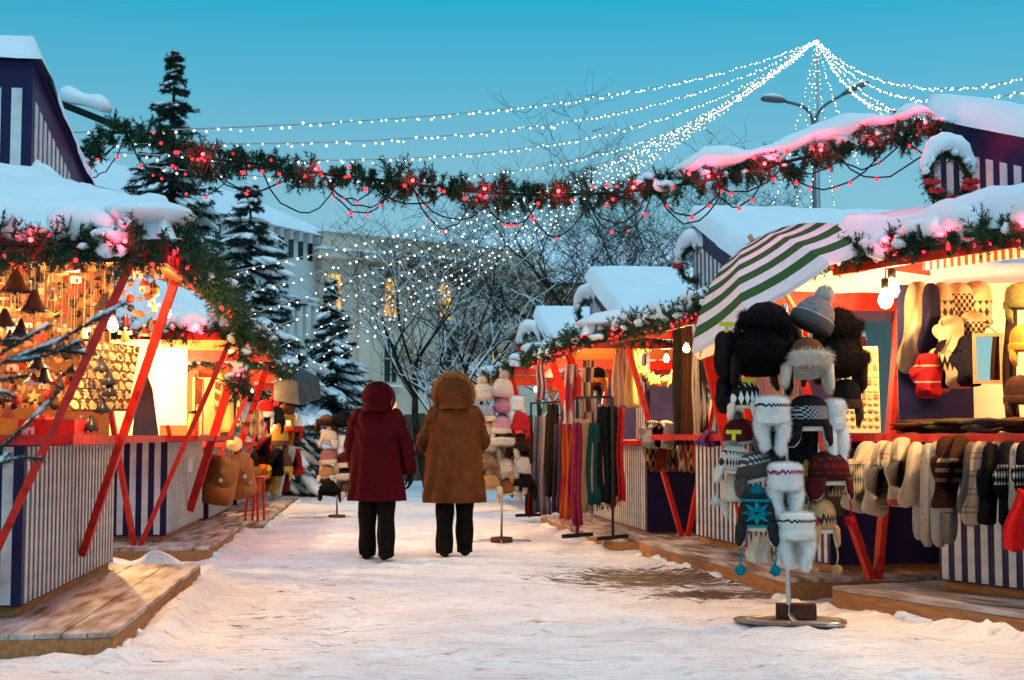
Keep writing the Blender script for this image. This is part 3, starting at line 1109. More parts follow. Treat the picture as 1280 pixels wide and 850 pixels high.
# darker beige block with lit windows
root, L = building('beige stone block with a heavy cornice and narrow lit windows', (-8.4, 62.5), (1.5, 70), 12, 10.2, STONE2)
MB().box((-.4, -.5, 9.0), (L + .3, -.002, 9.35)).build('cornice', STONE2, root)
MB().box((-.45, -.55, 9.351), (L + .3, -.003, 9.47)).build('cornice_snow', SNOW, root)
MB().box((-.1, -.12, 10.201), (L + .1, 12, 10.34)).build('parapet_snow', SNOW, root)
for i, x in enumerate((.6, 3.55, 6.6, 9.6)):
    MB().box((x + 1.2, -.22, -.5), (x + 1.75, -.004, 8.99)).build('pilaster', STONE2, root)
    for j, z in enumerate((6.6, 3.6, 1.0)):
        lit = (i, j) in ((0, 0), (1, 0), (1, 2), (2, 0), (3, 1))
        window(root, x, z, .62, 1.7, LITWIN if lit else GLASSD, STONE2)

# ochre block behind the bare trees
root, L = building('long ochre house with yellow lit windows behind the bare trees', (-1.5, 74), (15.5, 78), 14, 9.2, STONE3)
MB().box((-.4, -.4, 8.75), (L + .3, -.002, 9.0)).build('cornice', STONE3, root)
MB().add([(-.6, -.6, 9.21), (L + .5, -.6, 9.21), (L - 1.5, 6, 12.6), (1.5, 6, 12.6), (-.6, 14, 9.21), (L + .5, 14, 9.21)],
         [(0, 1, 2, 3), (3, 2, 5, 4), (0, 3, 4), (1, 5, 2), (0, 4, 5, 1)]).build('snowy_roof', SNOW, root)
for i in range(8):
    for j in range(3):
        lit = (i, j) in ((0, 0), (0, 2), (1, 1), (2, 0), (2, 2), (5, 0), (3, 1), (6, 1))
        window(root, 1.1 + i * 2.15, 6.4 - j * 2.9, .75, 1.6, LITWIN if lit else GLASSD, STONE3)

# gabled house beyond the right row
root = thing('gabled_house', 'plain beige gabled house with a snowy roof behind the right stalls', 'house', (9.6, 34, 0), R(4))
MB().add([(0, 0, -.5), (9, 0, -.5), (9, 8, -.5), (0, 8, -.5), (0, 0, 5.8), (9, 0, 5.8), (9, 8, 5.8), (0, 8, 5.8), (4.5, 0, 8.4), (4.5, 8, 8.4)],
         [(0, 1, 5, 8, 4), (1, 2, 6, 5), (2, 3, 7, 9, 6), (3, 0, 4, 7), (4, 8, 9, 7), (5, 6, 9, 8)]).build('wall', M('beige_render', (0.30, 0.27, 0.22), (0.35, 0.31, 0.26), rough=.9, scale=.6), root)
for s_ in (-1, 1):
    m_ = MB()
    x0, x1 = (4.5, -.7) if s_ < 0 else (4.5, 9.7)
    z0, z1 = 8.42, 5.42
    m_.add([(x0, -.5, z0), (x1, -.5, z1), (x1, 8.5, z1), (x0, 8.5, z0), (x0, -.5, z0 + .35), (x1, -.5, z1 + .35), (x1, 8.5, z1 + .35), (x0, 8.5, z0 + .35)],
           [(0, 1, 2, 3), (7, 6, 5, 4), (0, 4, 5, 1), (1, 5, 6, 2), (2, 6, 7, 3), (3, 7, 4, 0)])
    m_.build('snowy_roof', SNOW, root)
for x in (2.2, 4.5, 6.8):
    window(root, x, 2.6, .9, 1.5, GLASSD, WHITEP)

# low wall with a snow cap and a board fence at the end of the square
root = thing('garden_wall', 'low wall with a snow cap at the far end of the lane', 'wall', (-11, 40.5, 0), 0)
MB().box((0, 0, -.5), (16, .35, .72)).build('wall', STONE2, root)
v, q = snow_slab((-.05, -.05, .72), (16.05, -.05, .72), (16.05, .4, .73), (-.05, .4, .73), .16, .03, 5, step=.15, rim=.15)
np_mesh('snow_cap', v, q, SNOW, root, True)
root = thing('board_fence', 'tall brown board fence seen between the two people', 'fence', (-4.2, 39.6, 0), 0)
FENCE = M('fence_board', (0.085, 0.055, 0.042), (0.14, 0.09, 0.07), rough=.9, scale=4, stretch=(3, 3, .5))
for i in range(16):
    MB().box((i * .30, 0, -.3), (i * .30 + .285, .03 + .01 * (i % 2), 1.72 + .03 * ((i * 7) % 3))).build('board', FENCE, root)
MB().box((0, .042, .4), (4.8, .08, .5)).build('rail', FENCE, root)


# ------------------------------------------------------------------ trees
def spruce(label, x, y, ht, rad, seed, snowy=0.6, dens=1.0, low=0.05):
    """trunk, drooping whorls of twigs and pads of snow on them"""
    root = thing('spruce_tree', label, 'tree', (x, y, 0), 0)
    rr = random.Random(seed)
    MB().tube([(0, 0, -.3), (0.02, 0, ht * .5), (0, 0, ht * .99)], [ht * .022, ht * .012, .01], 8).build('trunk', BARK, root)
    p0, dd, ll = [], [], []
    limbs = MB()
    snow = MB()
    nw = int(ht * 4.2 * dens)
    for i in range(nw):
        t = (i + rr.random()) / nw
        z = ht * (low + (1 - low) * t ** 0.92)
        rmax = rad * (1 - t) ** 0.95 * rr.uniform(.55, 1.12) + 0.03
        nb = max(5, int(8 * (1 - t) + 5))
        a0 = rr.uniform(0, 6.28)
        for k in range(nb):
            a = a0 + 6.28 * k / nb + rr.uniform(-.35, .35)
            zb_ = min(ht * .985, max(.15, z + rr.uniform(-.9, .9) * ht / nw))
            L = rmax * rr.uniform(.5, 1.15) * (1 + .25 * math.sin(a * 2 + seed) * math.sin(t * 9 + seed))
            droop = (.28 + .5 * (1 - t)) * rr.uniform(.6, 1.4)
            out_ = Vector((math.cos(a), math.sin(a), 0))
            sidev = Vector((-out_.y, out_.x, 0))
            pts = []
            for j in range(6):
                s_ = j / 5
                pts.append(Vector((0, 0, zb_)) + out_ * (L * s_) + Vector((0, 0, -L * droop * s_ * (1.15 - .45 * s_) + .12 * L * s_ ** 3)))
            limbs.tube(pts[:5], [.03 * L + .006, .024 * L + .005, .018 * L + .004, .012 * L + .003, .004], 4, caps=False)
            m_ = int(8 + L * 15)
            for j in range(m_):
                s_ = rr.uniform(.12, 1.0)
                q = s_ * 5
                i0 = min(int(q), 4)
                b = pts[i0].lerp(pts[i0 + 1], q - i0)
                sg = rr.choice((-1, 1))
                d = (out_ * rr.uniform(.4, 1.0) + sidev * sg * rr.uniform(.2, 1.0) + Vector((0, 0, rr.uniform(-.65, .05)))).normalized()
                p0.append(b); dd.append(d); ll.append(rr.uniform(.16, .34) * (0.5 + .5 * min(L, 1.6)) * (1.15 - .4 * s_))
            if rr.random() < snowy:
                for j in range(rr.randint(1, 4)):
                    s_ = rr.uniform(.35, 1.0)
                    q = s_ * 5
                    i0 = min(int(q), 4)
                    b = pts[i0].lerp(pts[i0 + 1], q - i0)
                    sz = rr.uniform(.10, .26) * min(1.0, .30 + L * .45)
                    tilt = Matrix.Rotation(a, 4, 'Z') @ Matrix.Rotation(droop * .9, 4, 'Y')
                    snow.blob(b + Vector((rr.uniform(-.05, .05), rr.uniform(-.05, .05), sz * .55)), (sz * 1.9, sz * .95, sz * .40), seed=rr.randint(0, 999), amp=.35, nu=5, nv=7, mat=tilt)
    o_ = limbs.build('limbs', BARK, root); o_['kind'] = 'stuff'
    p0, dd, ll = np.array([tuple(p) for p in p0]), np.array([tuple(p) for p in dd]), np.array(ll)
    v = sprig_needles(p0, dd, ll, 20, .085, .026, .75, .025)
    c_ = np_mesh('crown', v, tris_for(v), PINE2, root)
    c_['kind'] = 'stuff'
    if snow.v:
        s_ = snow.build('snow_pads', SNOW, root)
        s_['kind'] = 'stuff'
    return root


spruce('tallest dark spruce rising behind the left stalls', -7.6, 31.5, 9.9, 2.7, 5, snowy=.45, dens=1.15)
spruce('broad spruce with heavily snowed boughs behind the left stalls', -5.1, 27.5, 6.1, 2.75, 8, snowy=1.0, dens=1.1)
spruce('small snowy spruce at the far end of the lane', -4.85, 38.0, 5.4, 1.7, 12, snowy=1.0, dens=1.2)


def bare_tree(label, x, y, ht, seed, lean=0.0, spread=.55, depth=6, snowy=3):
    root = thing('bare_tree', label, 'tree', (x, y, 0), 0)
    rr = random.Random(seed)
    tr, br, sn = MB(), MB(), MB()

    def grow(p, d, L, r_, lev):
        pts, rad = [p], [r_]
        n_ = 4 if lev > 1 else 5
        q = p
        for i in range(n_):
            d = (d + Vector((rr.uniform(-1, 1), rr.uniform(-1, 1), rr.uniform(-.5, .8))) * (.14 + .05 * lev)).normalized()
            q = q + d * (L / n_)
            pts.append(q)
            rad.append(r_ * (1 - .55 * (i + 1) / n_))
        (tr if lev == 0 else br).tube(pts, rad, 7 if lev == 0 else (5 if lev < 3 else 3), caps=False)
        if lev >= 1 and lev < snowy:
            k = max(.010, r_ * .8)
            up = [a + Vector((0, 0, b * .9)) for a, b in zip(pts, rad)]
            if abs(d.z) < .9 and rr.random() < .9:
                sn.tube(up, [max(.011, b * .95) for b in rad], 4, caps=False)
        if lev >= depth - 1:
            return
        nc = (5 if lev == 0 else rr.choice((3, 4, 4)))
        for c in range(nc):
            s_ = rr.uniform(.35, 1.0) if lev else rr.uniform(.3, 1.0)
            if c == 0:
                s_ = 1.0
            i0 = min(int(s_ * n_), n_ - 1)
            b = pts[i0].lerp(pts[i0 + 1], s_ * n_ - i0)
            az = rr.uniform(0, 6.28)
            side = Vector((math.cos(az), math.sin(az), rr.uniform(-.1, .5)))
            nd = (d * rr.uniform(.5, 1.0) + side * (spread + .15 * lev) * rr.uniform(.8, 1.6)).normalized()
            grow(b, nd, L * rr.uniform(.55, .8), max(.006, rad[i0] * rr.uniform(.5, .72)), lev + 1)
    grow(Vector((0, 0, -.2)), Vector((lean, rr.uniform(-.05, .05), 1)).normalized(), ht * .42, ht * .016, 0)
    tr.build('trunk', BARK, root)
    c_ = br.build('crown', BARK, root)
    c_['kind'] = 'stuff'
    if sn.v:
        s_ = sn.build('snow_on_branches', SNOW, root)
        s_['kind'] = 'stuff'


TREES = [('bare tree low behind the rack of dark scarves', .3, 29.5, 5.6, 21, .2), ('bare tree with snowy boughs behind the pastel hats', -.9, 31, 6.0, 22, .1), ('leftmost bare tree, leaning, its low boughs thick with snow', -1.9, 33, 7.4, 3, -.25), ('bare tree between the two hoods, with spreading snowy boughs', -1.0, 38, 7.6, 4, .1),
         ('slender bare tree above the far scarf rack', .9, 35, 8.2, 5, .12), ('tall bare tree whose top crosses the lit strings', 2.0, 42, 11.0, 6, 0.0),
         ('dense bare tree left of the snowy stall gable', 3.2, 37, 8.6, 7, -.1), ('bare tree behind the third right stall roof', 4.3, 44, 10.5, 8, .05),
         ('bare tree with dark twigs left of the gabled house', 5.9, 40, 9.4, 9, .08), ('far bare tree with a rounded twiggy top', -.4, 52, 11.5, 10, .0),
         ('thin bare tree just right of the double street lamp', 8.6, 46, 9.2, 11, -.05), ('bare tree left of the double street lamp', 7.6, 52, 11.4, 14, -.05)]
for (lb, x, y, ht, sd_, ln) in TREES:
    bare_tree(lb, x, y, ht, sd_, ln, snowy=4 if sd_ in (3, 4, 21, 22) else 3)

# young spruce beside the camera: only its snowed twigs reach into the picture
root = thing('spruce_tree', 'snow-dusted dark spruce twigs reaching in at the left edge', 'tree', (-1.75, 3.2, 0), 0)
MB().tube([(0, 0, -.1), (0, 0, 1.2), (0.02, 0, 2.3)], [.05, .035, .01], 8).build('trunk', BARK, root)
tw, sn = MB(), MB()
p0, dd, ll = [], [], []
rr = random.Random(5)


def twig(pts, r0):
    pts = [Vector(p) - Vector((-1.75, 3.2, 0)) for p in pts]
    rs = resample(pts, .02)
    n_ = len(rs)
    tw.tube(rs, list(np.linspace(r0 * .6, .002, n_)), 5)
    for i in range(n_ - 1):
        d = Vector(rs[i + 1] - rs[i]).normalized()
        for k in range(30):
            p0.append(rs[i] + (rs[i + 1] - rs[i]) * rr.random())
            rv = Vector((rr.gauss(0, 1), rr.gauss(0, 1), rr.gauss(0, 1))).normalized()
            dd.append((d * .9 + rv * .8).normalized())
            ll.append(rr.uniform(.014, .026))
    up = [Vector(p) + Vector((0, 0, .0045 + .002 * math.sin(i * .9))) for i, p in enumerate(rs)]
    sn.tube(up, [max(.0006, .0026 + .0034 * math.sin(i * .7 + 1.3 * math.sin(i * .31)) - .0008 * i / n_) for i in range(n_)], 6)


B0 = (-1.75, 3.2, 1.05)
q = lambda u, v, Y=3.15: tuple(P(u, v, Y))
twig([B0, q(-60, 490), q(0, 455), q(60, 432), q(110, 405), q(156, 379)], .010)
twig([q(-40, 470), q(-10, 450), q(20, 430), q(62, 408)], .006)
twig([q(10, 452), q(50, 447), q(100, 428, 3.1)], .006)
twig([q(20, 448), q(60, 438), q(106, 442, 3.1)], .005)
twig([B0, q(-40, 480), q(0, 474), q(36, 470)], .006)
twig([q(-30, 500), q(0, 490), q(20, 497)], .005)
twig([q(-50, 470), q(-10, 432), q(6, 425), q(28, 427)], .006)
twig([B0, q(-50, 600), q(0, 560), q(40, 525), q(74, 488)], .006)
twig([B0, q(-40, 590), q(0, 578), q(30, 572), q(52, 574)], .005)
twig([q(-20, 585), q(0, 578), q(12, 566)], .004)
tw.build('twigs', BARK, root)
v = tri_needles(np.array([tuple(p) for p in p0]), np.array([tuple(p) for p in dd]), np.array(ll), .0030)
o = np_mesh('needles', v, tris_for(v), PINE2, root); o['kind'] = 'stuff'
sn.build('snow_on_twigs', SNOW, root)

# ------------------------------------------------------------------ double street lamp and the mast of the light strings
MY = 32.0
lp = P(1017, 160, MY)
root = thing('street_lamp', 'double-armed grey street lamp against the sky', 'street lamp', (lp.x, MY, 0), 0)
loc = lambda u, v: P(u, v, MY) - Vector((lp.x, MY, 0))
GREYM = M('grey_lamp_metal', (0.10, 0.11, 0.12), rough=.5, metal=.4)
MB().tube([(0, 0, -.2), (0, 0, 4), loc(1017, 158)], [.08, .06, .045], 8).build('pole', GREYM, root)
for pts, hd in (([loc(1017, 158), loc(1013, 143), loc(1003, 133), loc(982, 127)], (loc(982, 127), loc(951, 124))),
                ([loc(1017, 158), loc(1022, 143), loc(1032, 131), loc(1052, 119)], (loc(1052, 119), loc(1086, 104)))):
    MB().tube([tuple(p) for p in resample(pts, .08)], .035, 6).build('arm', GREYM, root)
    a, b = hd
    d = b - a
    rings = []
    for t, wd, ht in ((0, .05, .05), (.08, .10, .07), (.35, .16, .09), (.8, .15, .08), (.97, .09, .05), (1, .03, .02)):
        c = a + d * t
        rings.append([c + Vector((0, wd * math.cos(k * math.pi / 5), ht * math.sin(k * math.pi / 5) * (1.0 if math.sin(k * math.pi / 5) > 0 else .5))) for k in range(10)])
    hd_ = MB().loft(rings).build('lamp_head', GREYM, root)
    MB().tube([a + d * .15 + Vector((0, 0, .095)), a + d * .5 + Vector((0, 0, .11)), a + d * .9 + Vector((0, 0, .09))], [.04, .06, .03], 6).build('snow_cap', SNOW, hd_)
AP = P(1021, 50, MY + .4)
root = thing('light_mast', 'slim mast carrying the top of the white light strings', 'mast', (AP.x, AP.y, 0), 0)
MB().tube([(0, 0, -.2), (0, 0, AP.z * .6), (0, 0, AP.z + .1)], [.05, .035, .02], 8).build('pole', M('pale_mast_metal', (.35, .38, .40), rough=.5), root)
MB().tube([(0, 0, AP.z - .05), (0, 0, AP.z + .0)], .05, 12).build('ring', GREYM, root)

G = 'white light strings fanning out from the mast'


def light_string(label, end, sag, step=.215, r=.0118, k=0):
    a = np.array(tuple(AP)); b = np.array(tuple(end))
    root = thing('light_string', label, 'string lights', tuple(AP), 0, G)
    t = np.linspace(0, 1, 40)[:, None]
    pts = a * (1 - t) + b * t
    pts[:, 2] -= (4 * t * (1 - t))[:, 0] * sag
    pts -= a
    L = np.linalg.norm(b - a)
    MB().tube([tuple(p) for p in pts], .006, 4).build('wire', M('pale_wire', (.35, .38, .38), rough=.5), root)
    n_ = int(L / step * 1.15)
    tt = np.clip((np.arange(n_) + rng.uniform(-.3, .3, n_)) / n_, 0, 1)
    bp_ = np.stack([np.interp(tt, t[:, 0], pts[:, i]) for i in range(3)], axis=1)
    bp_ += rng.normal(size=bp_.shape) * .013
    bp_[:, 2] -= .018
    dist = np.linalg.norm(bp_ + a - np.array([0, 0, CAMZ]), axis=1)
    o_ = np_balls('bulbs', bp_, r * rng.uniform(.75, 1.25, n_) * np.clip(dist / 18, .8, .95), FAIRY, root)
    o_['kind'] = 'stuff'


LS = [('highest light string running left to the nearest stall gable', P(70, 166, 10.6), .45), ('second light string from the top on the left', P(110, 178, 11.6), .7),
      ('third light string from the top on the left', P(140, 190, 12.5), .95), ('fourth light string, low over the left stall roof', P(170, 206, 13.4), 1.2),
      ('light string ending at the snow knob of the near left canopy', P(262, 345, 13.5), .7), ('light string crossing the broad snowy spruce high up', P(262, 380, 15.5), .55),
      ('light string crossing the broad spruce at mid height', P(270, 408, 16.5), .5), ('light string passing low over the broad spruce', P(285, 432, 17.5), .45),
      ('light string ending above the second left stall roof', P(300, 455, 18.5), .4), ('light string ending above the third left stall roof', P(322, 468, 19.5), .35),
      ('light string ending behind the grey tarpaulin', P(340, 478, 20.5), .3), ('lowest light string on the left', P(356, 484, 22.0), .3),
      ('light string running right, highest over the near right roof', P(1330, 84, 15), .6), ('light string running right just below the highest', P(1330, 100, 14), .7),
      ('light string running right, third from the top', P(1320, 122, 16), .9), ('light string dropping to the right roof snow', P(1165, 132, 18), .6),
      ('light string dropping steeply right of the lamp arm', P(1120, 150, 22), .3), ('light string dropping along the right lamp arm', P(1074, 205, 25), .2),
      ('light string dropping left of the lamp pole', P(960, 270, 27), .3), ('light string dropping beside the lamp pole', P(990, 290, 27), .2),
      ('light string falling straight down behind the lamp', P(1012, 300, 28), .1), ('light string falling right of the lamp pole', P(1046, 290, 27), .2)]
for lb, en, sg in LS:
    light_string(lb, en, sg)

# ------------------------------------------------------------------ pine garlands with red lights
def garland(label, pts, rad=.10, dens=120, k=13, sl=.15, nl=.040, nw=.0085, snow=(0, 0, 0), loops=1.0, bulbs=22, glow=(), seed=1, drop=.22, bias=(0, 0, -.25), bandsnow=None, snowsize=1.0, gp=4.2):
    """pts in world space; snow=(from, to, density) along the length; loops = looped cable below"""
    rr = random.Random(seed)
    rs = resample(pts, .04)
    o0 = rs[0].copy()
    root = thing('pine_garland', label, 'garland', tuple(o0), 0, 'pine garlands with red lights')
    rs = rs - o0
    seg = np.r_[0, np.cumsum(np.linalg.norm(np.diff(rs, axis=0), axis=1))]
    L = seg[-1]
    MB().tube([tuple(p) for p in rs[::2]], .012, 5).build('core_rope', CABLE, root)
    n_ = int(L * dens * .30)
    t = rng.uniform(0, L, n_)
    base = np.stack([np.interp(t, seg, rs[:, i]) for i in range(3)], axis=1)
    tg = unit(np.stack([np.interp(t, seg, np.gradient(rs[:, i])) for i in range(3)], axis=1))
    rv = rng.normal(size=(n_, 3)) + np.array(bias)
    rv[:, 2] += np.where(rng.random(n_) < .25, 1.8, -.3)
    rv = unit(rv - tg * (rv * tg).sum(1, keepdims=True))
    d = unit(rv + tg * rng.uniform(-.8, .8, (n_, 1)))
    cl = 0.8 + 0.5 * (np.sin(t * 9.3 + seed) * .5 + np.sin(t * 23.1 + seed * 2) * .5)
    sl_ = sl * rng.uniform(.55, 1.25, n_) * np.clip(cl, .45, 1.5) * rad / .10
    # each tuft is a little fir tip: a dense brush of needles round a stem, with two side tips
    v = [sprig_needles(base + rv * rad * .1, d, sl_, k * 3, nl, nw, 1.0, .007)]
    for sg in (-1, 1):
        sd2 = unit(np.cross(d, rng.normal(size=d.shape)))
        v.append(sprig_needles(base + d * (sl_ * .45)[:, None], unit(d + sd2 * .8), sl_ * .5, k, nl * .9, nw, 1.0, .006))
    v = np.concatenate(v)
    fo = np_mesh('needles', v, tris_for(v), PINE, root)
    fo['kind'] = 'stuff'
    # snow caught on it
    mb = MB()
    s0, s1, sdn = snow
    for i in range(int(L * sdn)):
        q = L * (s0 + (s1 - s0) * rr.random())
        c = [float(np.interp(q, seg, rs[:, j])) for j in range(3)]
        r_ = rr.uniform(.018, .055) * snowsize
        mb.blob((c[0] + rr.uniform(-.05, .05), c[1] + rr.uniform(-.06, .04), c[2] + rr.uniform(-.03, .11) * rad / .1), (r_ * rr.uniform(1, 1.6), r_, r_ * rr.uniform(.6, 1.1)), seed=rr.randint(0, 999), amp=.4, nu=5, nv=8)
    if bandsnow:
        b0, b1, bh = bandsnow
        q = np.linspace(b0 * L, b1 * L, int((b1 - b0) * L / .05) + 2)
        rings = []
        for i, qq in enumerate(q):
            c = Vector([float(np.interp(qq, seg, rs[:, j])) for j in range(3)])
            e_ = min(1, min(i, len(q) - 1 - i) / 4 + .1)
            hh = bh * e_ * (1 + .35 * math.sin(qq * 7.1) + .25 * math.sin(qq * 15.7 + 1))
            ww = bh * .95 * e_
            lo = .03 - .05 * abs(math.sin(qq * 8.3 + 2)) * e_
            ring = []
            for kk in range(10):
                a = 2 * math.pi * kk / 10
                zz = math.sin(a) * hh * .5
                ring.append(c + Vector((0, math.cos(a) * ww * .75, lo + rad * .75 + hh * .4 + (zz if zz > 0 else zz * .75))))
            rings.append(ring)
        mb.loft(rings)
    if mb.v:
        s_ = mb.build('caught_snow', SNOW, root)
        s_['kind'] = 'stuff'
    # cables in loops and their bulbs
    cb = MB()
    bpts = []
    if loops:
        x = rr.uniform(0, .3)
        while x < L - .3:
            for rep in range(rr.choice((1, 2, 2, 3))):
                ln = rr.uniform(.35, .75)
                x2 = min(L, x + ln)
                dp = drop * rr.uniform(.35, 1.1) * loops
                pp = []
                yo = rr.uniform(-.05, .05)
                for i in range(9):
                    s_ = i / 8
                    c = [float(np.interp(x + (x2 - x) * s_, seg, rs[:, j])) for j in range(3)]
                    pp.append((c[0], c[1] + yo + rr.uniform(-.012, .012), c[2] - .03 - dp * (4 * s_ * (1 - s_)) ** .8 + rr.uniform(-.012, .012)))
                cb.tube(pp, .0055, 4)
                for i in range(1, 8):
                    if rr.random() < .22:
                        bpts.append((pp[i][0], pp[i][1], pp[i][2] - .012))
            x += rr.uniform(.28, .5)
        cb.build('cable', CABLE, root)
    for i in range(int(L * bulbs)):
        q = rr.uniform(0, L)
        c = [float(np.interp(q, seg, rs[:, j])) for j in range(3)]
        a = rr.uniform(0, 6.28)
        bpts.append((c[0] + rr.uniform(-.02, .02), c[1] - rad * rr.uniform(.3, .95), c[2] + rad * rr.uniform(-1.0, .6)))
    b_ = np_balls('red_bulbs', bpts, rng.uniform(.009, .016, len(bpts)), REDBULB, root)
    b_['kind'] = 'stuff'
    for q in glow:
        c = [float(np.interp(q * L, seg, rs[:, j])) for j in range(3)]
        p_ = (c[0], c[1] - rad * 1.0, c[2] + .01)
        point_light('red_bulb_light', p_, gp, (1.0, .03, .07), .04, root)
        o_ = np_balls('glowing_bulb', [p_], .014, REDHOT, root)
    return root


Yg = 9.6
garland('thick pine garland with red lights strung across the lane between the stalls',
        [P(106, 196, 10.3), P(122, 172, 10.3), P(160, 165, 10.2), P(205, 172, 10.1), P(250, 196, 10.0), P(320, 205, 9.95), P(390, 216, 9.9), P(450, 222, 9.85), P(560, 236, 9.75), P(640, 243, 9.7), P(720, 243, 9.65), P(800, 238, 9.6),
         P(880, 226, 9.55), P(960, 208, 9.5), P(1040, 188, 9.45), P(1100, 170, 9.4), P(1150, 158, 9.35), P(1185, 172, 9.3)],
        rad=.095, dens=400, snow=(.66, 1, 5), snowsize=.8, bulbs=7, glow=(.18, .31, .42, .5, .58, .66, .74, .80, .86, .92, .97), seed=3, k=15, bandsnow=(.70, .985, .13), drop=.26)


def eave(h, x0, x1, z=.05, y=.05, sagz=.0):
    return [h.w(x0 + (x1 - x0) * t, h.__dict__.get('oy', .78) + y, h.ze + z + sagz * math.sin(t * 9)) for t in np.linspace(0, 1, 7)]


h = H['L1']; h.oy = .9
tall = h.L + .95
garland('pine garland with red lights along the front eave of the nearest left stall', [h.w(tall + .09, y, h.ze + .05) for y in (-2.2, -1.4, -.7, 0.0, .55, .9)],
        rad=.105, dens=460, snow=(0, .95, 17), bulbs=8, glow=(.12, .3, .45, .62, .8, .95), seed=5, loops=0, snowsize=1.1, gp=2.0)
garland('pine garland running down the side eave of the nearest left stall', [h.w(tall + .02, .98, h.ze + .1), h.w(tall - .7, 1.0, h.ze + .05), h.w(1.7, 1.0, h.ze + .04), h.w(.85, 1.0, h.ze + .0), h.w(.55, 1.0, h.ze - .15), h.w(.35, 1.0, h.ze - .38), h.w(.15, .98, h.ze - .52), h.w(-.4, .9, h.ze - .50)],
        rad=.10, dens=340, snow=(.12, 1, 9), bulbs=8, glow=(.1, .25, .4, .55, .7, .85, .97), seed=6, loops=0, bias=(.5, -.2, -.5), snowsize=1.1)
for k, lb, x0, x1, gl in (('L2', 'pine garland on the eave of the second left stall', 0, 3.7, (.3, .7)), ('L3', 'pine garland on the eave of the third left stall', 0, 3.7, (.4, .8)),
                          ('L4', 'pine garland on the eave of the farthest left stall', 0, 3.7, (.5,)),
                          ('R1', 'pine garland on the eave of the nearest right stall', -.5, 3.25, (.2, .4, .55, .7, .85, .97)), ('R2', 'pine garland on the eave of the second right stall', -.6, 3.4, (.1, .4, .7, .95)),
                          ('R3', 'pine garland on the eave of the third right stall', -.7, 3.75, (.1, .35, .6, .85)), ('R4', 'pine garland on the eave of the farthest right stall', -.5, 3.9, (.2, .5, .8))):
    h = H[k]
    if k == 'R1':
        h.oy = .75
    garland(lb, eave(h, x0, x1, sagz=.02, y=.06, z=.08), rad=.085, dens=300, snow=(0, 1, 12), bulbs=9, glow=gl, seed=sum(map(ord, k)), loops=.35 if k[0] == 'R' else 0, drop=.12)
for k, lb in (('L2', 'pine garland on the near end of the second left stall'), ('L3', 'pine garland on the near end of the third left stall')):
    h = H[k]
    garland(lb, [h.w(h.L + .86, y, h.ze + .05) for y in (-.6, 0, .4, .8)], rad=.09, dens=300, snow=(0, 1, 14), bulbs=8, glow=(.7,), seed=19, loops=0)
h = H['R3']
garland('pine garland on the near end of the third right stall', [h.w(-.76, y, h.ze + .08) for y in (-1.5, -.7, 0, .4, .82)], rad=.085, dens=300, snow=(0, 1, 14), bulbs=8, glow=(.4, .7), seed=29, loops=0)

# bracket pole that carries the left end of the big garland
h = H['L1']
MB().beam(P(72, 128, 10.35), P(152, 160, 10.2), .05, .05).build('bracket_pole', DARKM)
o = bpy.data.objects['bracket_pole']
tag(o, 'dark snow-covered pole jutting from the nearest left gable to hold the garland', 'pole')
mb = MB()
a, b = P(74, 122, 10.35), P(140, 140, 10.2)
rings = []
for i in range(13):
    t = i / 12
    c = a.lerp(b, t) + Vector((0, 0, .02))
    r_ = .10 * math.sqrt(max(.02, 1 - (2 * t - 1) ** 4)) * (1 + .2 * math.sin(t * 9))
    rings.append([c + Vector((0, math.cos(k_ * .6283) * r_, math.sin(k_ * .6283) * r_ * (.8 if math.sin(k_ * .6283) > 0 else .35))) for k_ in range(10)])
mb.loft(rings).build('snow_cap', SNOW, o)


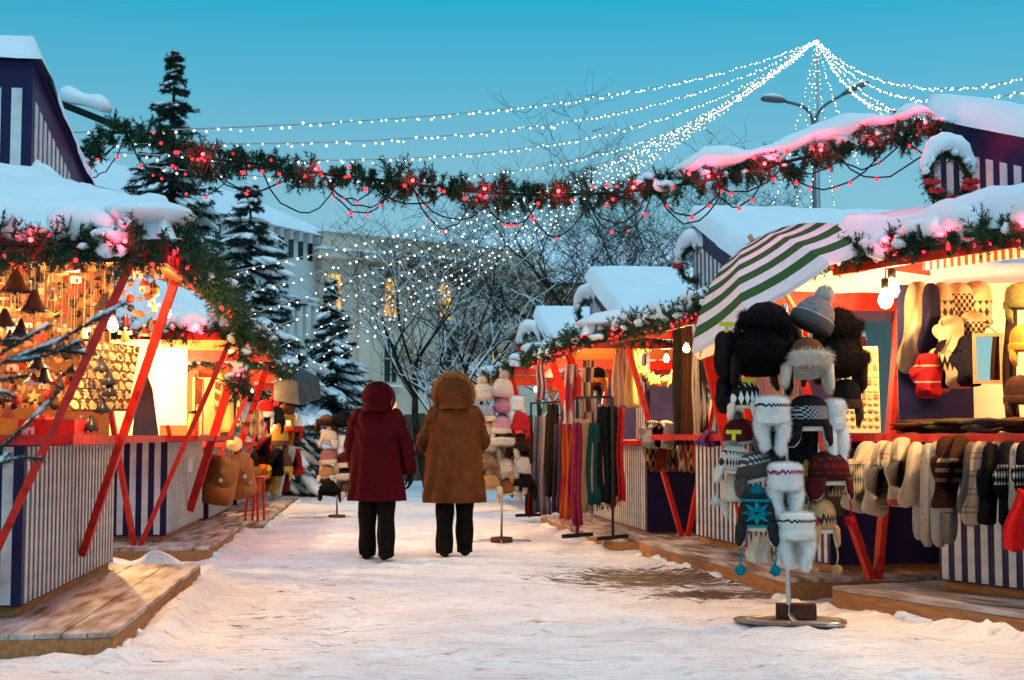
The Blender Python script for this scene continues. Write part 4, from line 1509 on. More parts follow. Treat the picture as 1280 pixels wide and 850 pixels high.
# ------------------------------------------------------------------ wreaths on the right gables
def wreath(label, c, r0, rt, snowy, rotz, seed):
    root = thing('wreath', label, 'wreath', tuple(c), rotz, 'snowy wreaths on the stall gables')
    n_ = int(520 * r0 / .2)
    a = rng.uniform(0, 6.283, n_)
    base = np.stack([np.cos(a) * r0, np.zeros(n_), np.sin(a) * r0], axis=1)
    tg = np.stack([-np.sin(a), np.zeros(n_), np.cos(a)], axis=1)
    rv = unit(rng.normal(size=(n_, 3)) + np.array([0, -.4, 0]))
    d = unit(rv * .9 + tg * .6)
    v = sprig_needles(base, d, rt * rng.uniform(.8, 1.7, n_), 12, .03, .006, .8, .006)
    MB().tube([(math.cos(t) * r0, 0, math.sin(t) * r0) for t in np.linspace(0, 6.283, 25)], .02, 6).build('hoop', BARK, root)
    f_ = np_mesh('needles', v, tris_for(v), PINE, root); f_['kind'] = 'stuff'
    rr = random.Random(seed)
    for i in range(5):
        t = rr.uniform(3.0, 6.6)
        mb = MB()
        c_ = Vector((math.cos(t) * r0, -rt, math.sin(t) * r0))
        for s_ in (-1, 1):
            mb.blob(c_ + Vector((s_ * .03, 0, .01)), (.032, .015, .02), seed=i)
        mb.blob(c_, (.014, .018, .014), seed=i)
        mb.build('bow', M('red_ribbon', (.55, .015, .02), rough=.5), root)
    mb = MB()
    pts_, rad_ = [], []
    for i in range(19):
        t = .15 + 2.85 * i / 18
        bulge = math.sin((t - .15) / 2.85 * math.pi) ** .7
        q = r0 + rt * .5 + snowy * .45 * bulge
        pts_.append((math.cos(t) * q * (1 - .12 * bulge), -rt * .35, math.sin(t) * q + snowy * .5 * bulge))
        rad_.append(snowy * (.30 + .75 * bulge) * rr.uniform(.88, 1.12))
    mb.tube(pts_, rad_, 12)
    for i in range(7):
        t = rr.uniform(.1, 3.0)
        q = r0 + rr.uniform(-.2, .8) * rt
        mb.blob((math.cos(t) * q, rr.uniform(-1.0, -.3) * rt, math.sin(t) * q), (snowy * .45, snowy * .4, snowy * rr.uniform(.3, .6)), seed=i, amp=.3, nu=6, nv=8)
    s_ = mb.build('snow_cap', SNOW, root)
    return root


def facing_cam(p):
    return math.atan2(-p.x, p.y) * .0


wreath('large snow-capped wreath with red bows on the nearest right gable', P(1184, 222, 9.1), .15, .05, .06, R(15), 1)
wreath('snow-capped wreath on the gable of the second right stall', P(869, 330, 13.85), .17, .055, .075, R(-40), 2)
wreath('snow-capped wreath on the gable of the third right stall', P(738, 390, 18.6), .19, .06, .085, R(-40), 3)
wreath('small snow-capped wreath on the farthest right gable', P(664, 432, 24.4), .22, .07, .10, R(-40), 4)


# ------------------------------------------------------------------ bulbs that light the stalls
WARM = (1.0, 0.63, 0.25)


def lamp(label, p, power, top=None, r=.032, col=WARM, grp='bare bulbs lighting the stalls'):
    p = Vector(p)
    root = thing('light_bulb', label, 'light bulb', tuple(p), 0, grp)
    mb = MB()
    mb.lathe([(.001, -r * 1.05), (r * .6, -r * .85), (r, -.1 * r), (r * .85, r * .6), (r * .5, r * 1.3), (r * .42, r * 1.6)], 12)
    mb.build('bulb', WARMBULB, root)
    MB().lathe([(r * .5, r * 1.55), (r * .55, r * 2.8), (r * .3, r * 3.0)], 10).build('socket', DARKM, root)
    zt_ = (top or p.z + .25) - p.z
    MB().tube([(0, 0, r * 2.9), (.005, .003, zt_ * .6), (0, 0, max(zt_, r * 3.2))], .004, 5).build('cord', CABLE, root)
    point_light('bulb_light', (0, 0, 0), power, col, r * 1.6, root)


def hl(k, x, y, z, power, label):
    h = H[k]
    lamp(label, h.w(x, y, z), power, h.zi - .03 if y < 0 else h.ze + .14)


hl('L1', 2.75, -.35, 1.98, 119, 'bare bulb among the bells at the near corner of the left stall')
lamp('bright bulb above the board of golden ornaments', P(141, 408, 8.3), 85, 2.25)
hl('L1', 1.75, .62, 1.98, 43, 'bulb added under the nearest left side canopy to light the golden board')  # added lamp, lights the front of the ornament board
hl('L1', 1.4, -1.0, 2.1, 119, 'bare bulb deep inside the nearest left stall')
hl('L2', 2.4, -.9, 1.95, 776, 'glaring bulb behind the chalkboard of the second left stall')
lamp('bulb added before the blank sheet in the second left stall', P(214, 441, 15.0), 30, 2.4, col=(1.0, .74, .38))  # lamp put in to light the added sheet behind it
hl('L2', 1.0, -.5, 2.05, 465, 'bare bulb at the far end of the second left stall')
hl('L3', 2.2, -.6, 1.9, 240, 'bare bulb above the leather bags of the third left stall')
hl('L3', .8, .35, 1.8, 109, 'bare bulb under the far canopy of the third left stall')
hl('L4', 2.2, .2, 1.75, 152, 'bare bulb over the hanging toys of the farthest left stall')
lamp('upper of the twin bulbs under the nearest right canopy', P(1115, 363, 9.35), 55, 2.3, r=.05)
lamp('lower of the twin bulbs under the nearest right canopy', P(1107, 376, 9.3), 55, 2.3, r=.05)
hl('R1', 2.2, -.55, 2.0, 120, 'bulb glaring at the striped valance of the sock stall')
hl('R1', 1.85, .1, 2.15, 152, 'out-of-view bulb added over the sock stall counter to light the socks')  # added lamp outside the view, frontal light for the socks
lamp('bulb under the left rim of the striped parasol', P(890, 433, 11.9), 50, 2.2)
hl('R2', 2.4, .35, 1.95, 45, 'bulb under the far canopy of the second right stall')
lamp('bulb behind the golden star wreath', P(833, 449, 15.0), 100, 2.15)
hl('R3', 1.9, -.3, 2.0, 174, 'bulb inside the third right stall behind the scarves')
hl('R3', 2.9, .3, 1.9, 109, 'bulb over the far end of the third right stall')
hl('R4', 1.6, .2, 1.9, 174, 'bulb over the counter of the farthest right stall')

# ------------------------------------------------------------------ goods: makers
def colr(*c):
    return tuple(c)


def wool(name, c1, c2=None, b=.5):
    c2 = c2 or tuple(min(1, x * 1.3 + .004) for x in c1)
    return M(name, c1, c2, rough=.95, scale=40, bump=b, bscale=230)


def scarf(label, p, wd, ln, mat, yaw=0.0, folds=3, amp=.02, name='scarf', cat='scarf', group=None, fringe=None, gather=.6, seed=1, lean=0.0):
    """cloth hanging from its top edge at p, gathered in soft folds"""
    root = thing(name, label, cat, tuple(p), yaw, group)
    rr = random.Random(seed)
    nx_, nz_ = 6 * folds + 2, 12
    ph = rr.uniform(0, 6)
    rings = []
    for j in range(nz_ + 1):
        t = j / nz_
        w_ = wd * (gather + (1 - gather) * min(1, t * 1.6)) * (1 + .05 * math.sin(t * 5 + ph))
        front, backp = [], []
        for i in range(nx_ + 1):
            s_ = i / nx_
            x = (s_ - .5) * w_ + .012 * math.sin(t * 6 + ph) + lean * t
            y = amp * math.sin(s_ * folds * 6.283 + ph + .6 * t) * (.6 + .5 * t)
            z = -ln * t + (.008 * math.sin(s_ * 11 + ph) if j in (0, nz_) else 0)
            front.append(Vector((x, y - .007, z)))
            backp.append(Vector((x, y + .007, z)))
        rings.append(front + backp[::-1])
    MB().loft(rings).build('cloth', mat, root)
    if fringe:
        mb = MB()
        for i in range(int(wd / .016)):
            x = (i / (wd / .016) - .5) * wd + lean
            mb.tube([(x, 0, -ln + .005), (x + rr.uniform(-.01, .01), rr.uniform(-.01, .01), -ln - rr.uniform(.05, .09))], .0035, 4)
        f_ = mb.build('fringe', fringe, root)
        f_['kind'] = 'stuff'
    return root


def smooth_outline(pts, n=3):
    for _ in range(n):
        q = []
        for i in range(len(pts)):
            a, b = pts[i], pts[(i + 1) % len(pts)]
            q.append((a[0] * .75 + b[0] * .25, a[1] * .75 + b[1] * .25))
            q.append((a[0] * .25 + b[0] * .75, a[1] * .25 + b[1] * .75))
        pts = q
    return pts


def outline(kind, wd, ln):
    """outlines hanging from z=0 downward, counter-clockwise in x,z"""
    w2 = wd / 2
    if kind == 'sock':      # cuff at the top, foot turned to the left at the bottom
        return smooth_outline([(-w2 * .75, 0), (-w2 * .75, -ln * .62), (-w2 * 1.5, -ln * .82), (-w2 * 1.6, -ln * .98), (-w2 * .6, -ln), (w2 * .5, -ln * .86), (w2 * .8, -ln * .6), (w2 * .75, 0)], 2)
    if kind == 'mitten':    # hung by the tip, cuff at the bottom
        return smooth_outline([(-w2 * .45, 0), (-w2 * .85, -ln * .08), (-w2 * .92, -ln * .42), (-w2 * 1.15, -ln * .33), (-w2 * 1.6, -ln * .36), (-w2 * 1.55, -ln * .50), (-w2 * 1.0, -ln * .66), (-w2 * .80, -ln * .72), (-w2 * .95, -ln * .97), (-w2 * .9, -ln), (w2 * .9, -ln), (w2 * .95, -ln * .97), (w2 * .8, -ln * .70), (w2 * .95, -ln * .45), (w2 * .9, -ln * .08), (w2 * .45, 0)], 2)
    if kind == 'tube':
        return smooth_outline([(-w2, 0), (-w2 * .9, -ln * .5), (-w2, -ln), (w2, -ln), (w2 * .9, -ln * .5), (w2, 0)], 2)
    if kind == 'gloveup':
        return smooth_outline([(-w2 * .8, 0), (-w2 * .8, -ln * .35), (-w2, -ln * .6), (-w2 * .7, -ln * .95), (0, -ln), (w2 * .8, -ln * .92), (w2, -ln * .6), (w2 * .8, -ln * .35), (w2 * .8, 0)], 2)


def knit(label, p, kind, wd, ln, mat, yaw=0.0, tilt=0.0, th=.05, name=None, cat=None, group=None, cuff=None):
    nm = name or {'sock': 'woollen_sock', 'mitten': 'woollen_mitten', 'tube': 'leg_warmer', 'gloveup': 'woollen_glove'}[kind]
    root = thing(nm, label, cat or nm.split('_')[1], tuple(p), yaw, group)
    mt = Matrix.Rotation(tilt, 4, 'Y')
    ol_ = outline(kind, wd, ln)[::-1]
    MB().puff(ol_, th, mat=mt).build('knit_body', mat, root)
    if cuff:
        z0 = -ln if kind == 'mitten' else 0
        mb = MB()
        w2 = wd / 2 * 1.02
        z1 = z0 + (.06 if kind == 'mitten' else -.06)
        lo, hi = min(z0, z1), max(z0, z1)
        rings = []
        for zz in np.linspace(lo, hi, 4):
            rings.append([mt @ Vector((w2 * math.cos(a), th * .62 * math.sin(a), zz)) for a in np.linspace(0, 6.283, 14, endpoint=False)])
        mb.loft(rings).build('cuff', cuff, root)
    return root


def flap(a, b, t0, t1, z0, z1, th, rnd_, up=False, nu=14, nz=6):
    """curved flap hugging an oval head: angles from the front, heights z0..z1, rounded at its free edge"""
    mb = MB()
    def pt(u, v, off):
        t = t0 + (t1 - t0) * u
        e_ = abs(2 * u - 1)
        cut = (1 - math.sqrt(max(0, 1 - e_ ** 2.4))) * rnd_
        if up:
            z = z0 + (z1 - z0) * (1 - cut) * v
        else:
            z = z1 + (z0 - z1) * (1 - cut) * v
        fl_ = 1 + (.10 if up else .06) * v
        return Vector(((a * fl_ + off) * math.sin(t), -(b * fl_ + off) * math.cos(t), z))
    rings = []
    for j in range(nz + 1):
        v = j / nz
        k = 1 if 0 < j < nz else .3
        rings.append([pt(i / nu, v, th * k * math.sqrt(max(.05, 1 - (2 * i / nu - 1) ** 4))) for i in range(nu + 1)] + [pt(i / nu, v, -th * .3 * k) for i in range(nu, -1, -1)])
    mb.loft(rings)
    return mb


def dome(w, d, h, n=16, m=7):
    return [(math.cos(t) if t < 1.5 else 0.02, math.sin(t)) for t in np.linspace(0, math.pi / 2, m)]


def hat(kind, label, p, wd, ht, mat, mat2=None, yaw=0.0, tilt=0.0, group=None, fur=0, furmat=None, pom=None, cords=None, detail=1.0, star=None):
    """hats hung on pegs, seen from the lane. p = centre of the brow"""
    root = thing({'ushanka': 'ear_flap_hat', 'furhat': 'fur_hat', 'bobble': 'bobble_hat', 'earflap': 'knitted_ear_flap_hat', 'hood': 'fluffy_scarf_hat', 'bucket': 'knitted_hat'}[kind], label, 'hat', tuple(p), yaw, group)
    root.rotation_euler = (0, tilt, yaw)
    a, b = wd / 2, wd * .44
    nn = 18 if detail >= 1 else 12
    mat2 = mat2 or mat

    def crown(h0, h1, k=1.0, sq=2.0, m=8):
        pr = []
        for i in range(m):
            t = i / (m - 1)
            r_ = max(.02, (1 - t ** sq) ** (1 / 2.2)) if i else 1.0
            pr.append((r_ * k, h0 + (h1 - h0) * t))
        return pr
    if kind == 'bobble':
        o = MB().lathe([(r_ * 1, z) for r_, z in crown(ht * .0, ht * .62)], nn, sx=a, sy=b).build('crown', mat, root)
        MB().lathe([(.98, -ht * .22), (1.06, -ht * .2), (1.09, -ht * .05), (1.07, ht * .08), (1.0, ht * .1)], nn, sx=a, sy=b).build('brim_band', mat2, root)
        pm_ = MB().blob((0, 0, ht * .70), (wd * .2, wd * .2, wd * .2), seed=3, amp=.1, nu=7, nv=10).build('bobble', pom or mat, root)
        if fur:
            fuzz(pm_, int(900 * detail), .028, .003, pom or mat)
    elif kind in ('ushanka', 'furhat'):
        o_ = MB().lathe([(.6, -ht * .1), (.93, -ht * .06)] + crown(0, ht * .54, .99), nn, sx=a, sy=b).build('crown', mat, root)
        objs = [flap(a * 1.03, b * 1.03, -1.15, 1.15, -ht * .05, ht * .24, .032, .30, up=True).build('front_flap', mat2, root)]
        for s_ in (-1, 1):
            objs.append(flap(a * 1.02, b * 1.02, s_ * 1.65 - .55, s_ * 1.65 + .55, -ht * (.56 + .05 * s_), ht * .06, .035, .55).build('ear_flap', mat2, root))
        objs.append(flap(a * 1.0, b * 1.0, math.pi - .95, math.pi + .95, -ht * .32, ht * .05, .03, .2).build('neck_flap', mat2, root))
        if fur:
            for q in objs[:3]:
                fuzz(q, int(fur * 2.4 * detail), .034, .0032, furmat or mat2, droop=.5)
            if kind == 'furhat':
                fuzz(o_, int(fur * 4 * detail), .036, .0032, furmat or mat2, droop=.35)
    elif kind == 'earflap':
        prof = [(1.0, -ht * .12), (1.03, 0), (1.0, ht * .12)] + [(r_ * .98, z) for r_, z in crown(ht * .14, ht * .42)][1:]
        cr_ = MB().lathe(prof, nn, sx=a, sy=b).build('crown', mat, root)
        for s_ in (-1, 1):
            q = flap(a * .99, b * .99, s_ * 1.15 - .62, s_ * 1.15 + .62, -ht * .46, -ht * .06, .022, .85).build('ear_flap', mat2, root)
            fl_ = flap(a * .93, b * .93, s_ * 1.15 - .60, s_ * 1.15 + .60, -ht * .475, -ht * .07, .018, .85).build('flap_lining', FLEECE, q)
            if cords:
                e_ = Vector((a * math.sin(s_ * 1.15), -b * math.cos(1.15), -ht * .45))
                MB().tube([e_, e_ + Vector((.005, -.005, -ht * .18)), e_ + Vector((-.003, 0, -ht * .34))], .006, 5).build('cord', cords, q)
                pm_ = MB().blob(e_ + Vector((0, 0, -ht * .40)), (.032, .032, .03), seed=2, amp=.15, nu=5, nv=8).build('pompom', cords, q)
                if detail >= 1:
                    fuzz(pm_, 160, .016, .004, cords)
        lin = MB()
        lin.lathe([(.9, -ht * .2), (.93, -ht * .12), (.8, -ht * .1)], nn, sx=a, sy=b)
        lin.build('lining', FLEECE, root)
        if pom:
            pm_ = MB().blob((0, 0, ht * .46), (wd * .16, wd * .16, wd * .15), seed=5, amp=.12, nu=6, nv=9).build('bobble', pom, root)
            if detail >= 1:
                fuzz(pm_, 400, .02, .004, pom)
        if star:
            mb = MB()
            for i in range(8):
                t = i * math.pi / 4
                dx, dz = math.cos(t), math.sin(t)
                px, pz = -dz, dx
                r1 = a * .86
                q = [(0.06 * a * dx, 0.06 * a * dz), (.45 * r1 * dx + .17 * r1 * px, .45 * r1 * dz + .17 * r1 * pz), (r1 * dx, r1 * dz), (.45 * r1 * dx - .17 * r1 * px, .45 * r1 * dz - .17 * r1 * pz)]
                vs = []
                for x, z in q:
                    zz = z * .8 + ht * .1
                    rad_ = 1.0 if zz < ht * .14 else max(.3, .98 * (1 - ((zz - ht * .14) / (ht * .28)) ** 2) ** .45)
                    y = -b * math.sqrt(max(.02, rad_ * rad_ * 1.03 - (x / a) ** 2)) - .008
                    vs.append((x, y, zz))
                mb.add(vs, [(0, 1, 2, 3)])
            mb.build('knitted_star', star, root)
            mb = MB()
            for zz in (-ht * .115, ht * .30):
                rk = 1.045 if zz < 0 else .90
                mb.lathe([(rk, zz - .008), (rk + .02, zz), (rk, zz + .008)], nn, sx=a, sy=b)
            mb.build('knitted_edge', star, root)
    elif kind == 'hood':
        prof = [(.93, -ht * .3), (1.0, -ht * .26), (1.03, -ht * .12), (.97, -ht * .03), (1.0, ht * .05), (1.03, ht * .18), (1.0, ht * .27), (.9, ht * .32), (.5, ht * .35), (.05, ht * .36)]
        c_ = MB().lathe(prof, nn, sx=a, sy=b).build('crown', mat, root)
        if fur:
            fuzz(c_, int(fur * 2 * detail), .018, .003, mat)
        for s_, l_ in ((-1, ht * .75), (1, ht * .85)):
            pts = [(s_ * a * .6, 0, -ht * .25), (s_ * a * .62, -.02, -ht * .25 - l_ * .4), (s_ * a * .45, -.03, -ht * .25 - l_ * .75), (s_ * a * .55, -.02, -ht * .25 - l_)]
            t_ = MB().tube([tuple(q) for q in resample(pts, .03)], [.045, .043, .04, .036] + [.034] * 200, 9) if False else None
            rs_ = resample(pts, .03)
            rad_ = [.036 + .012 * math.cos(i / max(1, len(rs_) - 1) * 3.0) * (1 if i < len(rs_) - 1 else 0) + (.006 if i > len(rs_) * .7 else 0) for i in range(len(rs_))]
            rad_[-1] = .015
            q = MB().tube([tuple(x) for x in rs_], rad_, 9).build('scarf_end', mat2, root)
            if fur:
                fuzz(q, int(fur * 1.0 * detail), .018, .003, mat2)
    elif kind == 'bucket':
        prof = [(.95, -ht * .35), (1.03, -ht * .3), (1.0, 0)] + [(r_, z) for r_, z in crown(ht * .05, ht * .5)][1:]
        MB().lathe(prof, nn, sx=a, sy=b).build('crown', mat, root)
        MB().lathe([(1.05, -ht * .36), (1.1, -ht * .3), (1.1, -ht * .15), (1.03, -ht * .1)], nn, sx=a, sy=b).build('brim_band', mat2, root)
        for s_ in (-1, 1):
            MB().tube([(s_ * a * .8, -b * .2, -ht * .3), (s_ * a * .85, -b * .3, -ht * .6), (s_ * a * .7, -b * .3, -ht * .85)], [.03, .026, .012], 7).build('tie', mat2, root)
    return root


# ------------------------------------------------------------------ near right hat stand
SY = 8.75
base = P(986, 772, SY)
root = thing('hat_stand', 'tall steel hat stand with a looped tube foot near the right stall', 'stand', (base.x, SY, 0), 0)
lc = lambda u, v, dy=0: P(u, v, SY + dy) - Vector((base.x, SY, 0))
pz = lc(990, 380).z
pts = [(0, 0, pz), (0, 0, 1.0), (0, 0, .16), (.006, -.01, .07), (.03, -.06, .03), (.10, -.14, .025), (.24, -.16, .025), (.30, -.10, .025), (.27, .06, .025), (.1, .16, .025), (-.14, .17, .025), (-.24, .08, .025), (-.2, -.06, .025), (-.02, -.15, .022)]
MB().tube([tuple(p) for p in resample(pts, .03)], .0165, 10).build('tube_frame', STEEL, root)
for k, (u, v, dx, dy) in enumerate(((988, 420, -.28, -.05), (988, 400, .25, -.06), (988, 500, -.3, .02), (988, 470, .3, .0), (988, 570, -.32, -.04), (988, 600, .3, -.03), (988, 640, -.2, -.06), (988, 480, .02, .28), (988, 560, .04, .26))):
    z = lc(u, v).z
    MB().tube([(0, 0, z), (dx * .6, dy * .6, z + .005), (dx, dy, z + .03)], .006, 6).build('peg', STEEL, root)
brick = tag(MB().box((-.10, -.05, 0), (.14, .06, .085)).build('brick', M('dark_brick', (.07, .025, .018), (.12, .045, .03), rough=.9, scale=12, bump=.4, bscale=60), None, loc=(base.x + .03, SY + .03, .042)), 'dark brown brick weighing down the foot of the hat stand', 'brick')
brick.rotation_euler = (0, 0, R(-8))
mb = MB()
mb.prism(smooth_outline([(-.36, -.16), (-.1, -.22), (.2, -.2), (.34, -.05), (.3, .16), (0, .2), (-.3, .12)], 1), .014, mat=Matrix.Rotation(R(90), 4, 'X'))
tag(mb.build('cardboard_sheet', M('wet_cardboard', (.16, .11, .08), (.28, .22, .18), rough=.8, scale=8), None, loc=(base.x + .02, SY + .0, .028)), 'flat worn board under the foot of the hat stand', 'board')

HG = 'hats on the near hat stand'
BROWNW = wool('brown_wool', (.055, .025, .015))
CREAM_ = wool('cream_knit', (.56, .46, .35))
GREYK = wool('grey_knit', (.20, .17, .17))
DGREYK = wool('dark_grey_knit', (.055, .048, .045))
TEAL = wool('teal_wool', (.0, .17, .22), (.0, .25, .30))
DTEAL = wool('dark_wool', (.014, .016, .018))
MAROON = wool('maroon_knit', (.07, .008, .010))
TAN = knit_mat('tan_figured_knit', (.40, .26, .12), (.03, .025, .03), -.02, .06, 44, kind='zigzag')
SUEDE = M('brown_suede', (.13, .045, .02), (.17, .06, .028), rough=.85, scale=20, bump=.15)
BWSTAR = knit_mat('black_white_figured_knit', (.015, .014, .015), (.7, .68, .64), -.10, .12, 24, kind='dia')
WZIG = knit_mat('white_fleece_black_zigzag', (.78, .78, .76), (.012, .012, .02), .02, .05, 40, kind='zigzag')
WZIG2 = knit_mat('white_fleece_red_navy_zigzag', (.78, .77, .79), (.30, .02, .07), .015, .055, 38, kind='zigzag')
GREYFIG = knit_mat('grey_figured_knit', (.48, .44, .39), (.03, .028, .03), -.06, .08, 55, kind='dia')
GREYBAND = knit_mat('black_grey_band_knit', (.012, .012, .014), (.30, .31, .34), .0, .08, 40, kind='check')
q = lambda u, v, dy=0: P(u, v, SY + dy)
hat('ushanka', 'black suede ear-flap hat with beige fur lining at the top left of the stand', q(958, 406, -.04), .30, .27, BLACKFUR, BLACKFUR, R(-20), R(8), HG, fur=700, furmat=BLACKFUR)
scarf('beige fleece flap hanging from the top black hat', q(929, 392, .03), .09, .26, FLEECE, R(10), 1, .012, 'fleece_flap', 'hat flap')
hat('bobble', 'grey bobble hat with a pale woven band at the top right of the stand', q(1016, 400, -.05), .26, .25, GREYK, knit_mat('grey_brim', (.09, .08, .08), (.55, .52, .5), .015, .03, 40, kind='check'), R(12), R(-26 + 52), HG, fur=1, pom=M('grey_fur', (.42, .40, .38), (.55, .52, .5), rough=.9, scale=50))
hat('furhat', 'dark brown fur hat at the upper right edge of the stand', q(1047, 414, .08), .24, .26, BROWNFUR, BROWNFUR, R(20), 0, HG, fur=900, furmat=BROWNFUR)
hat('furhat', 'large dark brown fur hat below the upper right one', q(1052, 452, .04), .26, .30, BROWNFUR, BROWNFUR, R(15), R(5), HG, fur=900, furmat=BROWNFUR)
hat('furhat', 'big black fur hat with long flaps left of the steel pole', q(952, 444, -.09), .29, .40, BLACKFUR, BLACKFUR, R(-5), 0, HG, fur=1200, furmat=BLACKFUR)
knit('black long-cuffed mitten hanging at the far left of the stand', q(908, 418, .02), 'gloveup', .12, .26, BLACK, R(-10), 0, .06, group='mittens on the near hat stand')
knit('smaller black mitten under the long-cuffed one', q(906, 474, .04), 'gloveup', .09, .20, BLACK, R(-10), 0, .05, group='mittens on the near hat stand')
hat('ushanka', 'brown suede ear-flap hat trimmed with pale sheepskin, right of the pole', q(1009, 454, -.13), .245, .30, SUEDE, FLEECE, R(4), 0, HG, fur=600, furmat=FLEECE)
hat('earflap', 'black and white star-patterned hat with cream lining', q(932, 500, -.06), .18, .26, BWSTAR, FLEECE, R(-25), 0, HG)
hat('hood', 'white fluffy hat with black zigzag band and long scarf ends, highest of three', q(965, 514, -.15), .205, .24, WZIG, WHITEF, R(-6), 0, HG, fur=1500)
hat('earflap', 'black hat with a speckled grey band right of the pole', q(1010, 524, -.08), .25, .36, GREYBAND, BLACK, R(6), 0, HG)
scarf('black scarf ends below the grey-banded hat', q(1006, 528, -.02), .19, .27, BLACK, 0, 2, .02, 'wool_scarf', 'scarf')
hat('hood', 'plain white fluffy hat with a red-figured top at the right edge', q(1043, 520, -.05), .14, .28, WHITEF, WHITEF, R(20), 0, HG, fur=900)
hat('earflap', 'pale grey hat with black reindeer figures on the left of the stand', q(918, 580, -.02), .19, .28, GREYFIG, wool('pale_knit', (.5, .46, .42)), R(-20), R(6), HG, cords=wool('pale_knit', (.5, .46, .42)))
hat('earflap', 'dark grey ear-flap hat with fleece inside, behind the teal hat', q(944, 590, -.07), .24, .30, knit_mat('dark_grey_snowflake_knit', (.05, .045, .042), (.42, .42, .41), .05, .13, 34, kind='dia'), DGREYK, R(-8), R(-12), HG)
hat('hood', 'white fluffy hat with red and navy zigzag, middle of three', q(981, 597, -.17), .205, .24, WZIG2, WHITEF, R(2), 0, HG, fur=1500)
hat('earflap', 'maroon and brown ear-flap hat with a red bobble on its cord', q(1036, 592, -.04), .25, .34, knit_mat('maroon_figured_knit', (.045, .012, .010), (.20, .012, .015), .0, .10, 40, kind='dia'), MAROON, R(14), 0, HG, cords=wool('red_wool', (.38, .008, .015)))
hat('earflap', 'teal snowflake hat with teal bobbles on cords', q(947, 648, -.16), .225, .36, DTEAL, DTEAL, R(-12), 0, HG, pom=TEAL, cords=TEAL, star=TEAL)
hat('hood', 'white fluffy hat with navy zigzag band, lowest of three', q(994, 658, -.19), .225, .24, knit_mat('white_fleece_navy_zigzag', (.78, .78, .74), (.015, .018, .05), .02, .05, 38, kind='zigzag'), WHITEF, R(0), 0, HG, fur=1500)
hat('earflap', 'tan knitted ear-flap hat with a dark zigzag at the lower right', q(1027, 652, -.06), .18, .34, TAN, wool('tan_wool', (.36, .23, .11)), R(18), 0, HG, cords=wool('tan_wool', (.36, .23, .11)))
scarf('cream fleece ends hanging under the lowest white hat', q(994, 675, -.12), .24, .17, WHITEF, 0, 3, .02, 'fleece_scarf', 'scarf')
scarf('cream fleece lining hanging under the teal hat', q(950, 670, -.09), .16, .16, FLEECE, 0, 2, .02, 'fleece_scarf', 'scarf')
for (u, v, lb) in ((908, 405, 'yellow clip holding the long black mitten'), (936, 475, 'yellow clip under the big black fur hat'), (917, 540, 'pale green clip on the reindeer hat')):
    tag(MB().box((-.045, -.008, -.012), (.045, .008, .012)).box((-.01, -.012, -.05), (.01, .012, -.0125)).build('plastic_clip', M('yellow_plastic', (.62, .5, .02), rough=.4), None, loc=tuple(q(u, v, -.1))), lb, 'clip', 'clips on the near hat stand')

for i, (u, v, dy, kd, wd, ht, m1, m2, lb) in enumerate((
        (982, 446, .12, 'bucket', .22, .24, BROWNW, DGREYK, 'plain brown knitted hat half hidden behind the steel pole'), (980, 420, .14, 'earflap', .22, .26, DGREYK, BLACK, 'dark grey hat tucked behind the two top hats'),
        (918, 500, .08, 'bobble', .18, .22, DGREYK, BLACK, 'dark bobble hat behind the star-patterned one'), (985, 548, .06, 'earflap', .22, .28, BWSTAR, BLACK, 'black and white figured hat between the upper white hats'),
        (925, 545, .05, 'earflap', .20, .26, MAROON, GREYK, 'maroon hat showing between the left-hand hats'), (962, 560, .08, 'bucket', .22, .24, BLACK, DGREYK, 'plain black hat behind the middle white hat'),
        (1058, 495, .05, 'bucket', .18, .22, BLACK, BROWNW, 'black hat below the brown fur hats at the right'), (1012, 590, .06, 'bucket', .22, .24, wool('mustard_wool', (.36, .22, .03)), DGREYK, 'mustard hat showing beside the maroon ear-flap hat'),
        (968, 628, .05, 'earflap', .20, .26, wool('violet_wool', (.06, .05, .12)), GREYK, 'dark violet hat between the teal and white hats'), (1012, 625, .04, 'bucket', .20, .22, GREYFIG, CREAM_, 'pale figured hat behind the lowest white hat'),
        (922, 610, .03, 'bucket', .18, .22, FLEECE, FLEECE, 'cream fleece hat at the lower left behind the teal one'))):
    hat(kd, lb, q(u, v, dy), wd, ht, m1, m2, R(-10 + 5 * (i % 5)), R(-8 + 4 * (i % 4)), HG, pom=m2)

# ------------------------------------------------------------------ mittens and socks hung from the counter of the sock stall
h = H['R1']
CREAM = wool('cream_wool', (.64, .52, .40), (.72, .60, .48))
LGREY = wool('light_grey_wool', (.33, .30, .28), (.42, .39, .37))
BROWNW = wool('brown_wool', (.055, .025, .015))
BROWNS = stripe_mat('brown_striped_wool', [(0, (.06, .027, .016)), (.12, (.45, .36, .28)), (.2, (.06, .027, .016)), (.32, (.45, .36, .28)), (.4, (.06, .027, .016)), (.52, (.45, .36, .28)), (.6, (.06, .027, .016))], 'Z', 3.2)
GREENFIG = knit_mat('cream_green_figured', (.62, .55, .45), (.05, .10, .08), -.33, -.12, 60, kind='dia')
REDBAND = stripe_mat('cream_red_band', [(0, (.60, .49, .38)), (.12, (.55, .10, .09)), (.2, (.60, .49, .38))], 'Z', 2.1)
BLKFIG = knit_mat('black_white_floral', (.010, .010, .012), (.6, .58, .55), -.24, -.12, 55, kind='dia')
MIXFIG = knit_mat('brown_black_figured', (.10, .07, .06), (.35, .30, .26), -.3, -.05, 40, kind='dia')
WARMST = stripe_mat('cream_tan_stripes', [(0, (.58, .47, .36)), (.2, (.36, .26, .18)), (.32, (.58, .47, .36)), (.5, (.36, .26, .18)), (.6, (.58, .47, .36))], 'Z', 9)
KG = 'socks and mittens under the sock stall counter'
cnt = lambda u, v, dy=0: None
